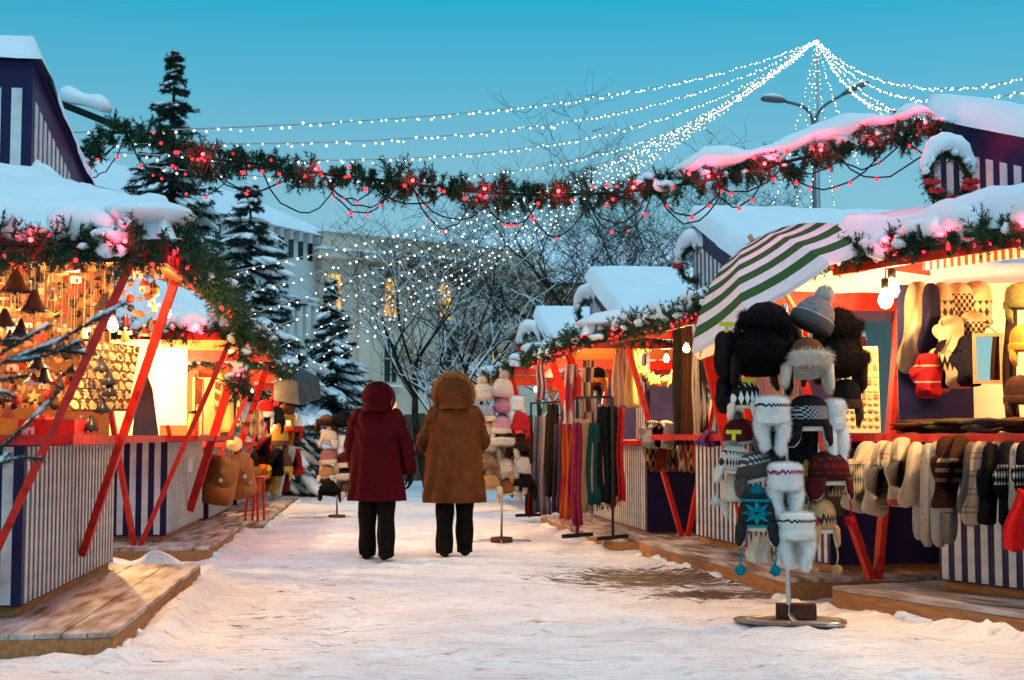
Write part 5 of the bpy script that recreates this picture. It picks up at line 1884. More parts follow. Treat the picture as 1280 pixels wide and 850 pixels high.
ITEMS = [(1062, 566, 640, 'mitten', 34, MIXFIG, .20, 'dark figured mitten at the far end of the row'), (1088, 558, 636, 'mitten', 33, GREENFIG, .28, 'white mitten with green figures'),
         (1107, 556, 640, 'mitten', 28, CREAM, .22, 'plain cream mitten beside the green-figured one'), (1117, 558, 642, 'mitten', 30, WARMST, .30, 'cream mitten with tan stripes on its cuff'),
         (1129, 552, 628, 'mitten', 30, REDBAND, .08, 'large cream mitten with a red band'), (1146, 556, 632, 'sock', 20, CREAM, .1, 'narrow cream sock behind the red-banded mitten'),
         (1148, 575, 672, 'tube', 14, LGREY, .0, 'slim grey leg warmer'), (1161, 556, 680, 'tube', 17, LGREY, .03, 'long pale grey leg warmer, left of a pair'), (1172, 554, 680, 'tube', 17, LGREY, .0, 'long pale grey leg warmer, right of a pair'),
         (1184, 560, 676, 'tube', 18, wool('mid_grey_wool', (.17, .155, .145)), .0, 'darker grey leg warmer under the brown mitten'),
         (1184, 550, 622, 'mitten', 27, BROWNW, .05, 'plain dark brown mitten behind the striped one'), (1201, 548, 638, 'mitten', 27, BROWNS, .28, 'brown mitten with three cream stripes on its cuff'),
         (1216, 556, 640, 'sock', 20, wool('taupe_wool', (.13, .10, .085)), .05, 'taupe sock right of the striped brown mitten'), (1227, 556, 654, 'sock', 24, WARMST, .05, 'cream and black patterned sock'),
         (1240, 558, 652, 'mitten', 22, BLACK, .10, 'plain black mitten left of the floral one'), (1246, 555, 610, 'sock', 18, LGREY, 0, 'short grey sock between black mittens'), (1261, 556, 652, 'mitten', 28, BLKFIG, .0, 'black mitten with a white floral band'),
         (1272, 556, 645, 'tube', 16, LGREY, .04, 'grey leg warmer near the right edge'), (1284, 556, 640, 'mitten', 28, BLKFIG, .0, 'black floral mitten cut by the right edge')]
# the counter's front edge in plan
ca, cb_ = h.w(-.34, h.co, 0), h.w(h.L + h.co, h.co, 0)


def on_counter(u):
    """point of the counter's front edge seen in image column u"""
    k = (u - 640) / F
    dx, dy = cb_.x - ca.x, cb_.y - ca.y
    t = (k * ca.y - ca.x) / (dx - k * dy)
    return Vector((ca.x + dx * t, ca.y + dy * t, 0))


for i, (u, v0, v1, kd, wpx, mt, tl, lb) in enumerate(ITEMS):
    b0 = on_counter(u)
    Yi = b0.y - .03 - .02 * (i % 3)
    px = F / Yi
    p = P(u, v0, Yi)
    knit(lb, p, kd, wpx / px * (.72 if kd == 'mitten' else .88), (v1 - v0) / px, mt, R(-14 if i % 2 else 8), tl, .030, group=KG)
b0 = on_counter(1278)
scarf('bright red wool item at the lower right edge', P(1284, 612, b0.y - .15), .2, .36, wool('bright_red_wool', (.62, .012, .012)), R(-20), 2, .03, 'red_mitten', 'mitten', lean=-.05)
MB().tube([h.w(-.3, h.co - .02, h.ctop - .075), h.w(h.L + h.co - .02, h.co - .02, h.ctop - .075)], .006, 6).build('hanging_rail', STEEL, None)
tag(bpy.data.objects['hanging_rail'], 'thin rail under the counter that carries the socks', 'rail')
# folded dark knitwear on the counter
for i in range(11):
    x = .1 + i * .30
    mb = MB()
    for j in range(4):
        mb.blob((rnd.uniform(-.08, .08), rnd.uniform(-.08, .08), .02 + j * .018), (rnd.uniform(.12, .18), rnd.uniform(.09, .14), .022), seed=i * 5 + j, amp=.25, nu=6, nv=12)
    o = mb.build('folded_knitwear', [wool('dark_olive_wool', (.05, .04, .02)), BROWNW, DGREYK][i % 3], None, loc=tuple(h.w(x, .14, h.ctop + .004)))
    nth = ['first', 'second', 'third', 'fourth', 'fifth', 'sixth', 'seventh', 'eighth', 'ninth', 'tenth', 'eleventh'][10 - i]
    tag(o, '%s pile of knitwear, %s, on the sock counter counted from its left end' % (nth, ['dark olive', 'dark brown', 'dark grey'][i % 3]), 'knitwear', 'folded knitwear on the sock stall counter')

# ------------------------------------------------------------------ inside the sock stall
IN = 'socks hung inside the sock stall'
YI = 9.75
CRM = wool('warm_cream_wool', (.66, .50, .30), (.72, .58, .38))
FIG1 = knit_mat('cream_dark_diamonds', (.66, .50, .30), (.06, .04, .04), -.26, -.10, 24, kind='dia')
FIG2 = knit_mat('cream_dark_checks', (.66, .50, .30), (.06, .04, .04), -.20, -.04, 28, kind='check')
ins = [(1147, 358, 462, 'sock', 27, CRM, 'long cream sock with nothing but a faint red figure'), (1163, 358, 440, 'sock', 18, wool('navy_wool', (.02, .018, .05)), 'navy sock between cream socks in the upper row'),
       (1176, 358, 444, 'sock', 22, FIG1, 'cream sock with a dark diamond panel'), (1197, 360, 425, 'mitten', 26, FIG2, 'cream mitten with a checked top'), (1220, 358, 405, 'mitten', 26, FIG1, 'short cream mitten with dark diamonds in the upper row'),
       (1188, 400, 432, 'mitten', 22, CRM, 'plain cream mitten in the second tier'), (1215, 395, 422, 'mitten', 22, FIG2, 'small checked mitten beside the mirror top'),
       (1160, 447, 492, 'mitten', 22, stripe_mat('red_fair_isle', [(0, (.5, .02, .03)), (.45, (.62, .5, .4)), (.55, (.5, .02, .03))], 'Z', 9), 'red striped mitten in the lower row'),
       (1173, 440, 486, 'mitten', 20, FIG2, 'cream checked mitten right of the red one'), (1184, 430, 480, 'mitten', 22, knit_mat('black_cream_tri', (.02, .015, .02), (.62, .5, .36), -.25, -.05, 30, kind='zigzag'), 'black mitten with cream zigzags'),
       (1198, 424, 480, 'mitten', 24, knit_mat('cream_black_tri', (.66, .52, .34), (.02, .015, .02), -.22, -.10, 30, kind='zigzag'), 'cream mitten with black zigzags'), (1211, 424, 478, 'mitten', 22, wool('dark_navy_wool', (.015, .014, .03)), 'dark navy mitten left of the mirror')]
for i, (u, v0, v1, kd, wpx, mt, lb) in enumerate(ins):
    Yi = YI - .03 * (i // 5) * 2 - .015 * (i % 2)
    px = F / Yi
    knit(lb, P(u, v0, Yi), kd, wpx / px, (v1 - v0) / px, mt, R(-10), 0, .045, group=IN)
tag(MB().box((-.27, -.008, -.008), (.27, .008, .008)).build('display_rail', STEEL, None, loc=tuple(P(1185, 357, YI + .02))), 'rail that carries the upper socks inside the stall', 'rail')
tag(MB().box((-.2, -.008, -.008), (.2, .008, .008)).build('display_rail', STEEL, None, loc=tuple(P(1185, 424, YI + .0))), 'rail that carries the lower mittens inside the stall', 'rail')
root = thing('navy_panel', 'dark navy board behind the socks inside the sock stall', 'panel', tuple(P(1170, 540, YI + .07)), R(-4))
MB().box((-.25, 0, 0), (.26, .02, 1.02)).build('sheet', NAVY, root)
# board behind them, mirror, magnet board, valance
root = thing('white_panel', 'pale yellow-lit panel inside the sock stall', 'panel', tuple(P(1240, 540, YI + .35)), R(-6))
MB().box((-.16, 0, 0), (.55, .02, 1.06)).build('sheet', M('cream_panel', (.66, .60, .48), (.72, .66, .55), rough=.7, scale=3), root)
c = P(1235, 448, 9.45)
root = thing('framed_mirror', 'small mirror in a pale wooden frame hanging in the sock stall', 'mirror', tuple(c), R(-12))
w2, h2 = .097, .168
mb = MB()
mb.box((-w2, -.012, -h2), (-w2 + .022, .01, h2)).box((w2 - .022, -.012, -h2), (w2, .01, h2)).box((-w2 + .0221, -.011, -h2), (w2 - .0221, .009, -h2 + .022)).box((-w2 + .0221, -.011, h2 - .022), (w2 - .0221, .009, h2))
mb.build('frame', WOODIN, root)
MB().box((-w2 + .02, .0, -h2 + .02), (w2 - .02, .006, h2 - .02)).build('glass', M('mirror_glass', (.8, .8, .82), rough=.03, metal=1.0), root)
MB().tube([(-.06, 0, h2), (0, 0, h2 + .05), (.06, 0, h2)], .003, 4).build('hanger', DARKM, root)
root = thing('magnet_board', 'white board covered with rows of small golden magnets', 'display board', tuple(P(1078, 541, 9.75)), R(-4))
root.rotation_euler = (R(-6), 0, R(-4))
MB().box((-.125, 0, 0), (.125, .015, .60)).build('panel', M('cream_board', (.62, .50, .30), rough=.6), root)
GOLDS = [M('gold_' + str(i), c_, rough=.5) for i, c_ in enumerate(((.60, .36, .08), (.66, .46, .16), (.40, .16, .05), (.58, .42, .22)))]
for r_ in range(11):
    for c_ in range(6):
        x, z = -.10 + c_ * .04, .05 + r_ * .05
        if r_ < 4:
            o = MB().lathe([(.001, 0), (.014, 0), (.016, .006), (.001, .008)], 10, mat=Matrix.Translation((x, -.001, z)) @ Matrix.Rotation(R(90), 4, 'X')).build('magnet', GOLDS[(r_ + c_) % 4], root)
        else:
            a_, b_ = (.012, .018) if (r_ + c_) % 3 else (.016, .014)
            o = MB().box((x - a_, -.010, z - b_), (x + a_, -.001, z + b_)).build('magnet', GOLDS[(r_ * 3 + c_ * 2) % 4], root)
root = thing('checked_valance', 'red and cream checked band along the top of the sock stall opening', 'valance', tuple(P(1153, 346, 9.35)), 0)
va, vb = P(1153, 338, 9.42), P(1300, 318, 8.75)
d_ = vb - va
for i in range(16):
    for j, (mt) in enumerate((M('valance_red', (.28, .06, .05), rough=.8), M('valance_cream', (.72, .66, .42), rough=.8))):
        a_, b_ = va + d_ * ((i * 2 + j) / 32), va + d_ * ((i * 2 + j + 1) / 32)
        hgt = .115
        pts = [a_, b_, b_ + Vector((0, 0, hgt)), a_ + Vector((0, 0, hgt))]
        pts = [x - Vector(root.location) for x in pts]
        off_ = Vector((.012, .02, 0))
        MB().add(pts + [x + off_ for x in pts], [(0, 1, 2, 3), (7, 6, 5, 4), (0, 4, 5, 1), (1, 5, 6, 2), (2, 6, 7, 3), (3, 7, 4, 0)]).build('check', mt, root)
scarf('shaggy dark brown scarf hanging at the right of the sock stall', P(1262, 360, 9.1), .09, .85, BROWNFUR, R(-10), 1, .02, 'fur_scarf', 'scarf')
hat('bucket', 'olive knitted hat at the right edge inside the sock stall', P(1276, 372, 9.0), .2, .2, wool('olive_wool', (.10, .09, .03)))
hat('bucket', 'ochre knitted hat below the olive one at the right edge', P(1280, 425, 9.0), .18, .2, wool('ochre_wool', (.45, .22, .04)))
hat('bucket', 'brown knitted hat at the right edge above the counter', P(1276, 490, 9.0), .2, .22, BROWNW)

# ------------------------------------------------------------------ green and white parasol
root = thing('market_parasol', 'green and white striped parasol with snow on top, tilted towards the lane', 'parasol', tuple(P(985, 372, 9.75)), 0)
GREENC = M('green_canvas', (.035, .095, .030), (.045, .115, .036), rough=.85, scale=20, bump=.15)
WHITEC = M('white_canvas', (.68, .62, .62), (.74, .68, .68), rough=.85, scale=20, bump=.15)
Rp, Hp, NG, NS = .80, .46, 8, 14
tl = Matrix.Rotation(R(-30), 4, 'Y') @ Matrix.Rotation(R(-6), 4, 'X') @ Matrix.Rotation(R(12), 4, 'Z')


def pp(g_, s_):
    """point of the canopy: g_ = gore position, s_ = 0 apex .. 1 rim"""
    i = math.floor(g_)
    a0, a1 = 2 * math.pi * i / NG, 2 * math.pi * (i + 1) / NG
    t = g_ - i
    r_ = Rp * s_
    x = r_ * (math.cos(a0) * (1 - t) + math.cos(a1) * t)
    y = r_ * (math.sin(a0) * (1 - t) + math.sin(a1) * t)
    z = Hp * (1 - s_ ** 2.1) - .02 * math.sin(math.pi * t) * s_
    return tl @ Vector((x, y, z))


for g_ in range(NG):
    mb = MB()
    for k in range(NS):
        s0, s1 = max(.03, k / NS), (k + 1) / NS
        for j in range(4):
            a_, b_ = g_ + j / 4, g_ + (j + 1) / 4 - 1e-6
            mb.add([pp(a_, s0), pp(b_, s0), pp(b_, s1), pp(a_, s1)], [(0, 3, 2, 1)], k % 2, True)
    for j in range(4):
        a_, b_ = g_ + j / 4, g_ + (j + 1) / 4 - 1e-6
        p1, p2 = pp(a_, 1), pp(b_, 1)
        dn = tl @ Vector((0, 0, -.03))
        mb.add([p1, p2, p2 + dn, p1 + dn], [(0, 1, 2, 3)], 1, False)
    mb.build('gore', [GREENC, WHITEC], root)
    MB().tube([pp(g_ + 1e-4, .04) - (tl @ Vector((0, 0, .012))), pp(g_ + 1e-4, .5) - (tl @ Vector((0, 0, .012))), pp(g_ + 1e-4, 1) - (tl @ Vector((0, 0, .012)))], .006, 5).build('rib', WHITEP, root)
tip = tl @ Vector((0, 0, Hp))
MB().tube([tip + (tl @ Vector((0, 0, .05))), tl @ Vector((0, 0, -.12)), Vector((.12, .25, -.16)), Vector((.15, .75, -.12))], .018, 8).build('pole', WOODIN, root)


# ------------------------------------------------------------------ nearest left stall: bells, houses, stars and other ornaments
DKCER = M('dark_glazed_ceramic', (.014, .012, .018), (.028, .024, .034), rough=.35, scale=12)
REDCER = M('red_glazed_ceramic', (.42, .03, .02), (.5, .06, .03), rough=.4, scale=12)
TERRA = M('terracotta', (.40, .15, .06), (.5, .22, .10), rough=.7, scale=12)
OCHRE = M('ochre_ceramic', (.55, .33, .10), (.62, .42, .16), rough=.6, scale=12)
WHITEC_ = M('white_ceramic', (.66, .6, .55), rough=.4)
OG = 'ornaments hanging in the nearest left stall'
PROTO = {}


def orn_mesh(kind):
    mb = MB()
    if kind == 'bell':
        mb.lathe([(.001, 0), (.018, -.004), (.030, -.03), (.055, -.09), (.085, -.125), (.088, -.135), (.075, -.13), (.02, -.04)], 16)
        mb.blob((0, 0, -.135), (.016, .016, .016), nu=5, nv=7)
    elif kind == 'cone_bell':
        mb.lathe([(.001, 0), (.012, -.003), (.04, -.07), (.062, -.115), (.055, -.118), (.01, -.05)], 12)
        mb.blob((0, 0, -.12), (.012, .012, .012), nu=5, nv=7)
    elif kind == 'house':
        mb.box((-.035, -.025, -.10), (.035, .025, -.045))
        mb.add([(-.045, -.03, -.047), (.045, -.03, -.047), (0, -.03, 0), (-.045, .03, -.047), (.045, .03, -.047), (0, .03, 0)], [(0, 1, 2), (5, 4, 3), (0, 3, 4, 1), (1, 4, 5, 2), (2, 5, 3, 0)], 1)
        mb.box((-.008, -.027, -.10), (.010, -.0252, -.07), 1).box((.012, -.04, -.02), (.024, -.028, .012), 1)
    elif kind == 'star':
        pts = [((.055 if i % 2 == 0 else .024) * math.sin(i * math.pi / 5), -.055 + (.055 if i % 2 == 0 else .024) * math.cos(i * math.pi / 5)) for i in range(10)]
        mb.prism(pts[::-1], .012)
    elif kind == 'heart':
        pts = [(.05 * (math.sin(t) ** 3), -.045 + .045 * (13 * math.cos(t) - 5 * math.cos(2 * t) - 2 * math.cos(3 * t) - math.cos(4 * t)) / 15) for t in np.linspace(0, 6.283, 22, endpoint=False)]
        mb.prism(pts[::-1], .014)
    elif kind == 'angel':
        mb.lathe([(.001, -.02), (.014, -.022), (.020, -.05), (.045, -.12), (.04, -.122)], 12)
        mb.blob((0, 0, -.008), (.017, .017, .018), nu=6, nv=8, mi=1)
        for s_ in (-1, 1):
            mb.prism([(s_ * .012, -.035), (s_ * .06, -.02), (s_ * .065, -.06), (s_ * .02, -.07)][::s_], .006, 1, Matrix.Translation((0, .012, 0)))
    elif kind == 'ball':
        mb.blob((0, 0, -.045), (.042, .042, .042), nu=8, nv=12, amp=0.0)
        mb.lathe([(.010, -.006), (.012, .0), (.004, .004)], 8, 1)
    elif kind == 'santa':
        mb.lathe([(.001, .0), (.02, -.025), (.045, -.06), (.048, -.062), (.04, -.064)], 14)
        mb.lathe([(.046, -.06), (.054, -.066), (.054, -.080), (.044, -.084), (.02, -.082)], 14, 1)
        mb.blob((0, 0, .004), (.014, .014, .014), nu=5, nv=8, mi=1)
    elif kind == 'bird':
        mb.blob((0, 0, -.05), (.05, .026, .03), nu=7, nv=10, amp=.1)
        mb.blob((-.045, 0, -.028), (.02, .017, .018), nu=6, nv=8, amp=0)
        mb.add([(.04, -.01, -.05), (.095, -.012, -.03), (.095, .012, -.03), (.04, .01, -.05), (.06, 0, -.056)], [(0, 1, 2, 3), (0, 4, 1), (1, 4, 2), (2, 4, 3), (3, 4, 0)], 1)
    return mb


OMATS = {'bell': [DKCER], 'cone_bell': [DKCER], 'house': [WHITEC_, REDCER], 'star': [OCHRE], 'heart': [REDCER], 'angel': [OCHRE, WHITEC_], 'ball': [REDCER, OCHRE], 'santa': [REDCER, WHITEC_], 'bird': [TERRA, OCHRE]}
THREAD = MB().tube([(0, 0, 0), (0.003, 0, .5), (0, 0, 1)], .0012, 4).build('thread', STRING).data
bpy.data.objects.remove(bpy.data.objects['thread'])


def ornament(kind, label, p, sc, top, yaw=0.0, mats=None):
    key = (kind, tuple(m.name for m in (mats or OMATS[kind])))
    if key not in PROTO:
        o_ = orn_mesh(kind).build('tmp', mats or OMATS[kind])
        PROTO[key] = o_.data
        bpy.data.objects.remove(o_)
    nm = {'bell': 'ceramic_bell', 'cone_bell': 'ceramic_bell', 'house': 'house_ornament', 'star': 'star_ornament', 'heart': 'heart_ornament', 'angel': 'angel_ornament', 'ball': 'glass_bauble', 'santa': 'red_cap_ornament', 'bird': 'bird_ornament'}[kind]
    o = bpy.data.objects.new(nm, PROTO[key])
    link(o)
    o.location = p
    o.rotation_euler = (0, 0, yaw)
    o.scale = (sc, sc, sc)
    tag(o, label, nm.split('_')[-1], OG)
    t = bpy.data.objects.new('thread', THREAD)
    link(t, o)
    t.scale = (1 / sc, 1 / sc, max(.05, top - p[2]) / sc)
    return o


BELLS = [(20, 336, 'bell', 1.0, 'large dark bell with a bright glint near the left edge', 8.0), (43, 362, 'bell', .92, 'tall dark bell in the middle of the left stall front', 8.0), (48, 335, 'cone_bell', .7, 'small dark bell high behind the large one', 8.2),
         (6, 385, 'bell', .75, 'dark bell cut by the left edge', 7.9), (26, 398, 'cone_bell', .85, 'dark bell under the large left bell', 8.0), (12, 412, 'cone_bell', .8, 'dark bell low at the left edge', 8.1),
         (130, 367, 'bell', .72, 'dark bell just right of the red brace', 8.7), (113, 412, 'cone_bell', .62, 'topmost of the column of small dark bells', 8.75), (113, 425, 'cone_bell', .8, 'second bell of the column before the golden board', 8.7),
         (127, 445, 'cone_bell', .8, 'third bell of the column before the golden board', 8.7), (136, 462, 'cone_bell', .8, 'fourth bell of the column before the golden board', 8.7), (137, 476, 'cone_bell', .8, 'fifth bell of the column before the golden board', 8.7),
         (128, 497, 'cone_bell', .8, 'lowest bell hanging before the golden board', 8.7), (114, 519, 'cone_bell', .8, 'bell hanging just above the red tray', 8.6), (48, 440, 'bell', .7, 'dark bell behind the snowy twigs', 8.1), (56, 458, 'bell', .68, 'lowest dark bell behind the snowy twigs', 8.1)]
for (u, v, kd, sc, lb, Y) in BELLS:
    p = P(u, v, Y)
    ornament(kd, lb, p, sc, 2.42 if Y > 8.25 else 2.30, rnd.uniform(0, 6))
kinds = ['house', 'star', 'heart', 'angel', 'ball', 'santa', 'bird', 'house', 'angel', 'bird', 'star']
LBL = {'house': 'little house ornament hanging in the bell stall', 'star': 'flat star ornament hanging in the bell stall', 'heart': 'red ceramic heart hanging in the bell stall', 'angel': 'small angel ornament hanging in the bell stall',
       'ball': 'round bauble hanging in the bell stall', 'santa': 'red cap ornament hanging in the bell stall', 'bird': 'small bird ornament hanging in the bell stall'}
rr = random.Random(21)
tries, placed, ORN = 0, [], []
while len(placed) < 150 and tries < 4000:
    tries += 1
    u, v = rr.uniform(-20, 200), rr.uniform(318, 505)
    if u > 95 and v > 412:
        continue
    if u > 105 and u > 205 - (v - 318) * .12:
        continue
    if any(abs(u - a_) < 9 and abs(v - b_) < 11 for a_, b_ in placed):
        continue
    placed.append((u, v))
    Y = rr.uniform(8.1, 10.4) if u < 110 else rr.uniform(8.9, 10.2)
    kd = rr.choice(kinds)
    p = P(u, v, Y)
    zone = ['at the left edge', 'left of the near brace', 'by the near brace', 'right of the near brace'][0 if u < 25 else 1 if u < 65 else 2 if u < 105 else 3]
    zv = ['topmost tier', 'upper tier', 'middle tier', 'lower tier', 'lowest tier'][min(4, int((v - 318) / 38))]
    ORN.append((u, LBL[kd].replace(' hanging in the bell stall', '') + ' in the bell stall %s, %s' % (zone, zv), None))
    alt_ = {'angel': [TERRA, DKCER], 'bird': [DKCER, TERRA], 'house': [TERRA, DKCER], 'star': [REDCER], 'ball': [DKCER, OCHRE]}.get(kd) if rr.random() < .45 else None
    oo_ = ornament(kd, 'x', p, rr.uniform(.55, .95), 2.44, rr.uniform(-.9, .9), alt_)
    ORN[-1] = (ORN[-1][0], ORN[-1][1], oo_)

ORD = ['first', 'second', 'third', 'fourth', 'fifth', 'sixth', 'seventh', 'eighth']
for lb_ in set(x[1] for x in ORN):
    grp_ = sorted([x for x in ORN if x[1] == lb_], key=lambda x: x[0])
    for i, x in enumerate(grp_):
        x[2]['label'] = lb_ if len(grp_) == 1 else lb_.replace('in the bell stall ', '') + ', %s from left' % ORD[min(i, 7)]

# warm display shelves at the back of the bell stall
h = H['L1']
root = thing('display_shelf', 'tiered wooden shelf full of pottery behind the hanging bells', 'shelf', tuple(h.w(.4, -1.35, 1.0)), h.rot)
for j in range(4):
    MB().box((0, -.14, .18 + j * .27), (2.5, .12, .20 + j * .27)).build('shelf_board', WOODIN, root)
for x in (0, 1.25, 2.48):
    MB().box((x, -.145, 0), (x + .02, .121, 1.28)).build('upright', WOODIN, root)
rr = random.Random(4)
POTS = []
for kk in range(4):
    mb = MB()
    if kk == 0:
        mb.lathe([(.03, 0), (.05, .02), (.058, .06), (.04, .10), (.03, .13), (.036, .14)], 14)
    elif kk == 1:
        mb.lathe([(.045, 0), (.05, .01), (.05, .10), (.044, .105)], 14)
        mb.tube([(.048, 0, .08), (.08, 0, .07), (.08, 0, .035), (.048, 0, .025)], .007, 6)
    elif kk == 2:
        mb.lathe([(.05, 0), (.065, .03), (.05, .09), (.02, .14), (.012, .19), (.02, .2)], 14)
    else:
        mb.lathe([(.03, 0), (.07, .04), (.085, .06), (.08, .062), (.02, .02)], 14)
    o_ = mb.build('tmp', [TERRA, OCHRE, WHITEC_, REDCER][kk]); POTS.append(o_.data); bpy.data.objects.remove(o_)
PN = ['round_jug', 'pottery_mug', 'pottery_bottle', 'pottery_bowl']
ci = 0
for j in range(4):
    for i in range(11):
        kk = rr.randrange(4)
        o_ = bpy.data.objects.new(PN[kk], POTS[kk])
        link(o_)
        o_.location = h.w(.4 + .13 + i * .225 + rr.uniform(-.02, .02), -1.35 + rr.uniform(-.05, .04), 1.0 + .2005 + j * .27)
        o_.rotation_euler = (0, 0, rr.uniform(0, 6))
        tag(o_, '%s, %s from the left on the %s shelf behind the bells' % (['terracotta jug', 'ochre mug', 'white bottle', 'red bowl'][kk], ['eleventh', 'tenth', 'ninth', 'eighth', 'seventh', 'sixth', 'fifth', 'fourth', 'third', 'second', 'first'][i], ['lowest', 'second', 'third', 'top'][j]), PN[kk].split('_')[1], 'pottery on the shelf behind the bells')

# slanted board of golden gingerbread-like ornaments
q0, q1, q2, q3 = P(84, 513, 8.4), P(160, 513, 9.45), P(183, 420, 10.0), P(106, 424, 9.05)
root = thing('ornament_board', 'slanted brown board covered with golden cut-out ornaments', 'display board', tuple(q0), 0)
ex, ey = (q1 - q0), (q3 - q0)
n_ = ex.cross(ey).normalized()
if n_.x < 0:
    n_ = -n_
BRD = M('brown_panel', (.09, .028, .008), (.13, .045, .014), rough=.6, scale=6)
GOLD1 = M('golden_wood', (.66, .40, .10), (.74, .48, .15), rough=.5, scale=10)
GOLD2 = M('pale_icing', (.80, .66, .36), rough=.5)
vs = [Vector((0, 0, 0)), ex, ex + ey, ey]
MB().add([x for x in vs] + [x - n_ * .02 for x in vs], [(0, 1, 2, 3), (7, 6, 5, 4), (0, 4, 5, 1), (1, 5, 6, 2), (2, 6, 7, 3), (3, 7, 4, 0)]).build('panel', BRD, root)
X_, Z_ = ex.normalized(), (ey - ex.normalized() * ey.dot(ex.normalized())).normalized()
ly = ey.dot(Z_)
sh = ey.dot(X_)
Nn = X_.cross(Z_)
if Nn.dot(n_) < 0:
    Nn = -Nn
SHAPES = [lambda i: [((.5 if k % 2 == 0 else .24) * math.sin(k * math.pi / 5), (.5 if k % 2 == 0 else .24) * math.cos(k * math.pi / 5)) for k in range(10)],
          lambda i: [(.46 * math.sin(k * math.pi / 6), .46 * math.cos(k * math.pi / 6)) for k in range(12)],
          lambda i: [(.48 * math.sin(t) ** 3, .42 * (13 * math.cos(t) - 5 * math.cos(2 * t) - 2 * math.cos(3 * t) - math.cos(4 * t)) / 15) for t in np.linspace(0, 6.283, 16, endpoint=False)],
          lambda i: [(-.3, .5), (-.12, .25), (-.4, .1), (-.2, -.05), (-.32, -.48), (-.05, -.3), (.05, -.3), (.32, -.48), (.2, -.05), (.4, .1), (.12, .25), (.3, .5)],
          lambda i: [(-.48, .0), (0, .48), (.48, 0), (.36, -.02), (.36, -.46), (-.36, -.46), (-.36, -.02)],
          lambda i: [(0, .5), (.3, .05), (.16, .08), (.42, -.38), (.08, -.34), (.08, -.5), (-.08, -.5), (-.08, -.34), (-.42, -.38), (-.16, .08), (-.3, .05)]]
lx = ex.length
NR, NC = 7, 7
for r_ in range(NR):
    for c_ in range(NC):
        t = (r_ + .5) / NR
        cx = (c_ + .5) / NC * lx + sh * t
        cz = ly * t
        s_ = min(lx / NC, ly / NR)
        sx_, sz_ = lx / NC * .88, ly / NR * .90
        pts = SHAPES[rnd.randrange(6)](0)
        for nm, kk, off_, mt in (('cut_out', 1.0, .010, GOLD2), ('cut_out_face', .66, .0135, BRD if rnd.random() < .25 else GOLD1)):
            vs = []
            for x, z in pts:
                base_ = X_ * (cx + x * sx_ * kk) + Z_ * (cz + z * sz_ * kk)
                vs.append(base_ + Nn * .0008)
            for x, z in pts:
                base_ = X_ * (cx + x * sx_ * kk) + Z_ * (cz + z * sz_ * kk)
                vs.append(base_ + Nn * off_)
            m_ = len(pts)
            o_ = MB().add(vs, [tuple(range(m_)), tuple(range(2 * m_ - 1, m_ - 1, -1))] + [(k, (k + 1) % m_, (k + 1) % m_ + m_, k + m_) for k in range(m_)]).build(nm, mt, root)
            if nm == 'cut_out':
                par = o_
            else:
                o_.parent = par

# red tray and small pottery on the near counter
h = H['L1']
root = thing('red_tray', 'red tray of small ornaments on the corner of the bell stall counter', 'tray', tuple(h.w(h.L - .75, .12, h.ctop + .002)), h.rot)
mb = MB()
mb.box((-.02, -.16, 0), (.75, .16, .012)).box((-.02, .14, .0125), (.75, .16, .09)).box((.73, -.16, .0125), (.75, .139, .09)).box((-.02, -.16, .0125), (0, .139, .09))
mb.build('tray_body', REDP, root)
rr = random.Random(9)
TRAY = []
for i in range(34):
    x, y = (rr.uniform(h.L - .7, h.L - .05), rr.uniform(.0, .22)) if i < 16 else (rr.uniform(h.L + .02, h.L + .28), rr.uniform(-1.5, .1))
    z = h.ctop + (.0165 if i < 16 else .004)
    kd = rr.choice(['house', 'ball', 'bird', 'santa', 'house'])
    key = (kd, tuple(m.name for m in OMATS[kd]))
    if key not in PROTO:
        o_ = orn_mesh(kd).build('tmp', OMATS[kd]); PROTO[key] = o_.data; bpy.data.objects.remove(o_)
    nm = {'house': 'pottery_house', 'ball': 'pottery_ball', 'bird': 'pottery_bird', 'santa': 'pottery_bonnet'}[kd]
    o_ = bpy.data.objects.new(nm, PROTO[key]); link(o_)
    lowz = {'house': .10, 'ball': .087, 'bird': .08, 'santa': .084}[kd]
    sc = rr.uniform(.7, 1.1)
    o_.location = h.w(x, y, z + lowz * sc); o_.scale = (sc,) * 3; o_.rotation_euler = (0, 0, rr.uniform(0, 6))
    tag(o_, {'house': 'white and red pottery house', 'ball': 'round red pottery ball', 'bird': 'terracotta pottery bird', 'santa': 'red pottery cap with white rim'}[kd] + (' in the red tray, %s end' % ('far' if x < h.L - .48 else 'middle' if x < h.L - .26 else 'near') if i < 16 else ' on the left-edge counter, %s' % ('at the back' if y < -.8 else 'near the brace')), nm.split('_')[1], 'pottery on the nearest left counter')

    TRAY.append((o_.location.x / o_.location.y, o_['label'], o_))
for lb_ in set(x[1] for x in TRAY):
    grp_ = sorted([x for x in TRAY if x[1] == lb_], key=lambda x: x[0])
    for i, x in enumerate(grp_):
        if len(grp_) > 1:
            x[2]['label'] = lb_.replace(' with white rim', '') + ', %s from left' % ORD[min(i, 7)]

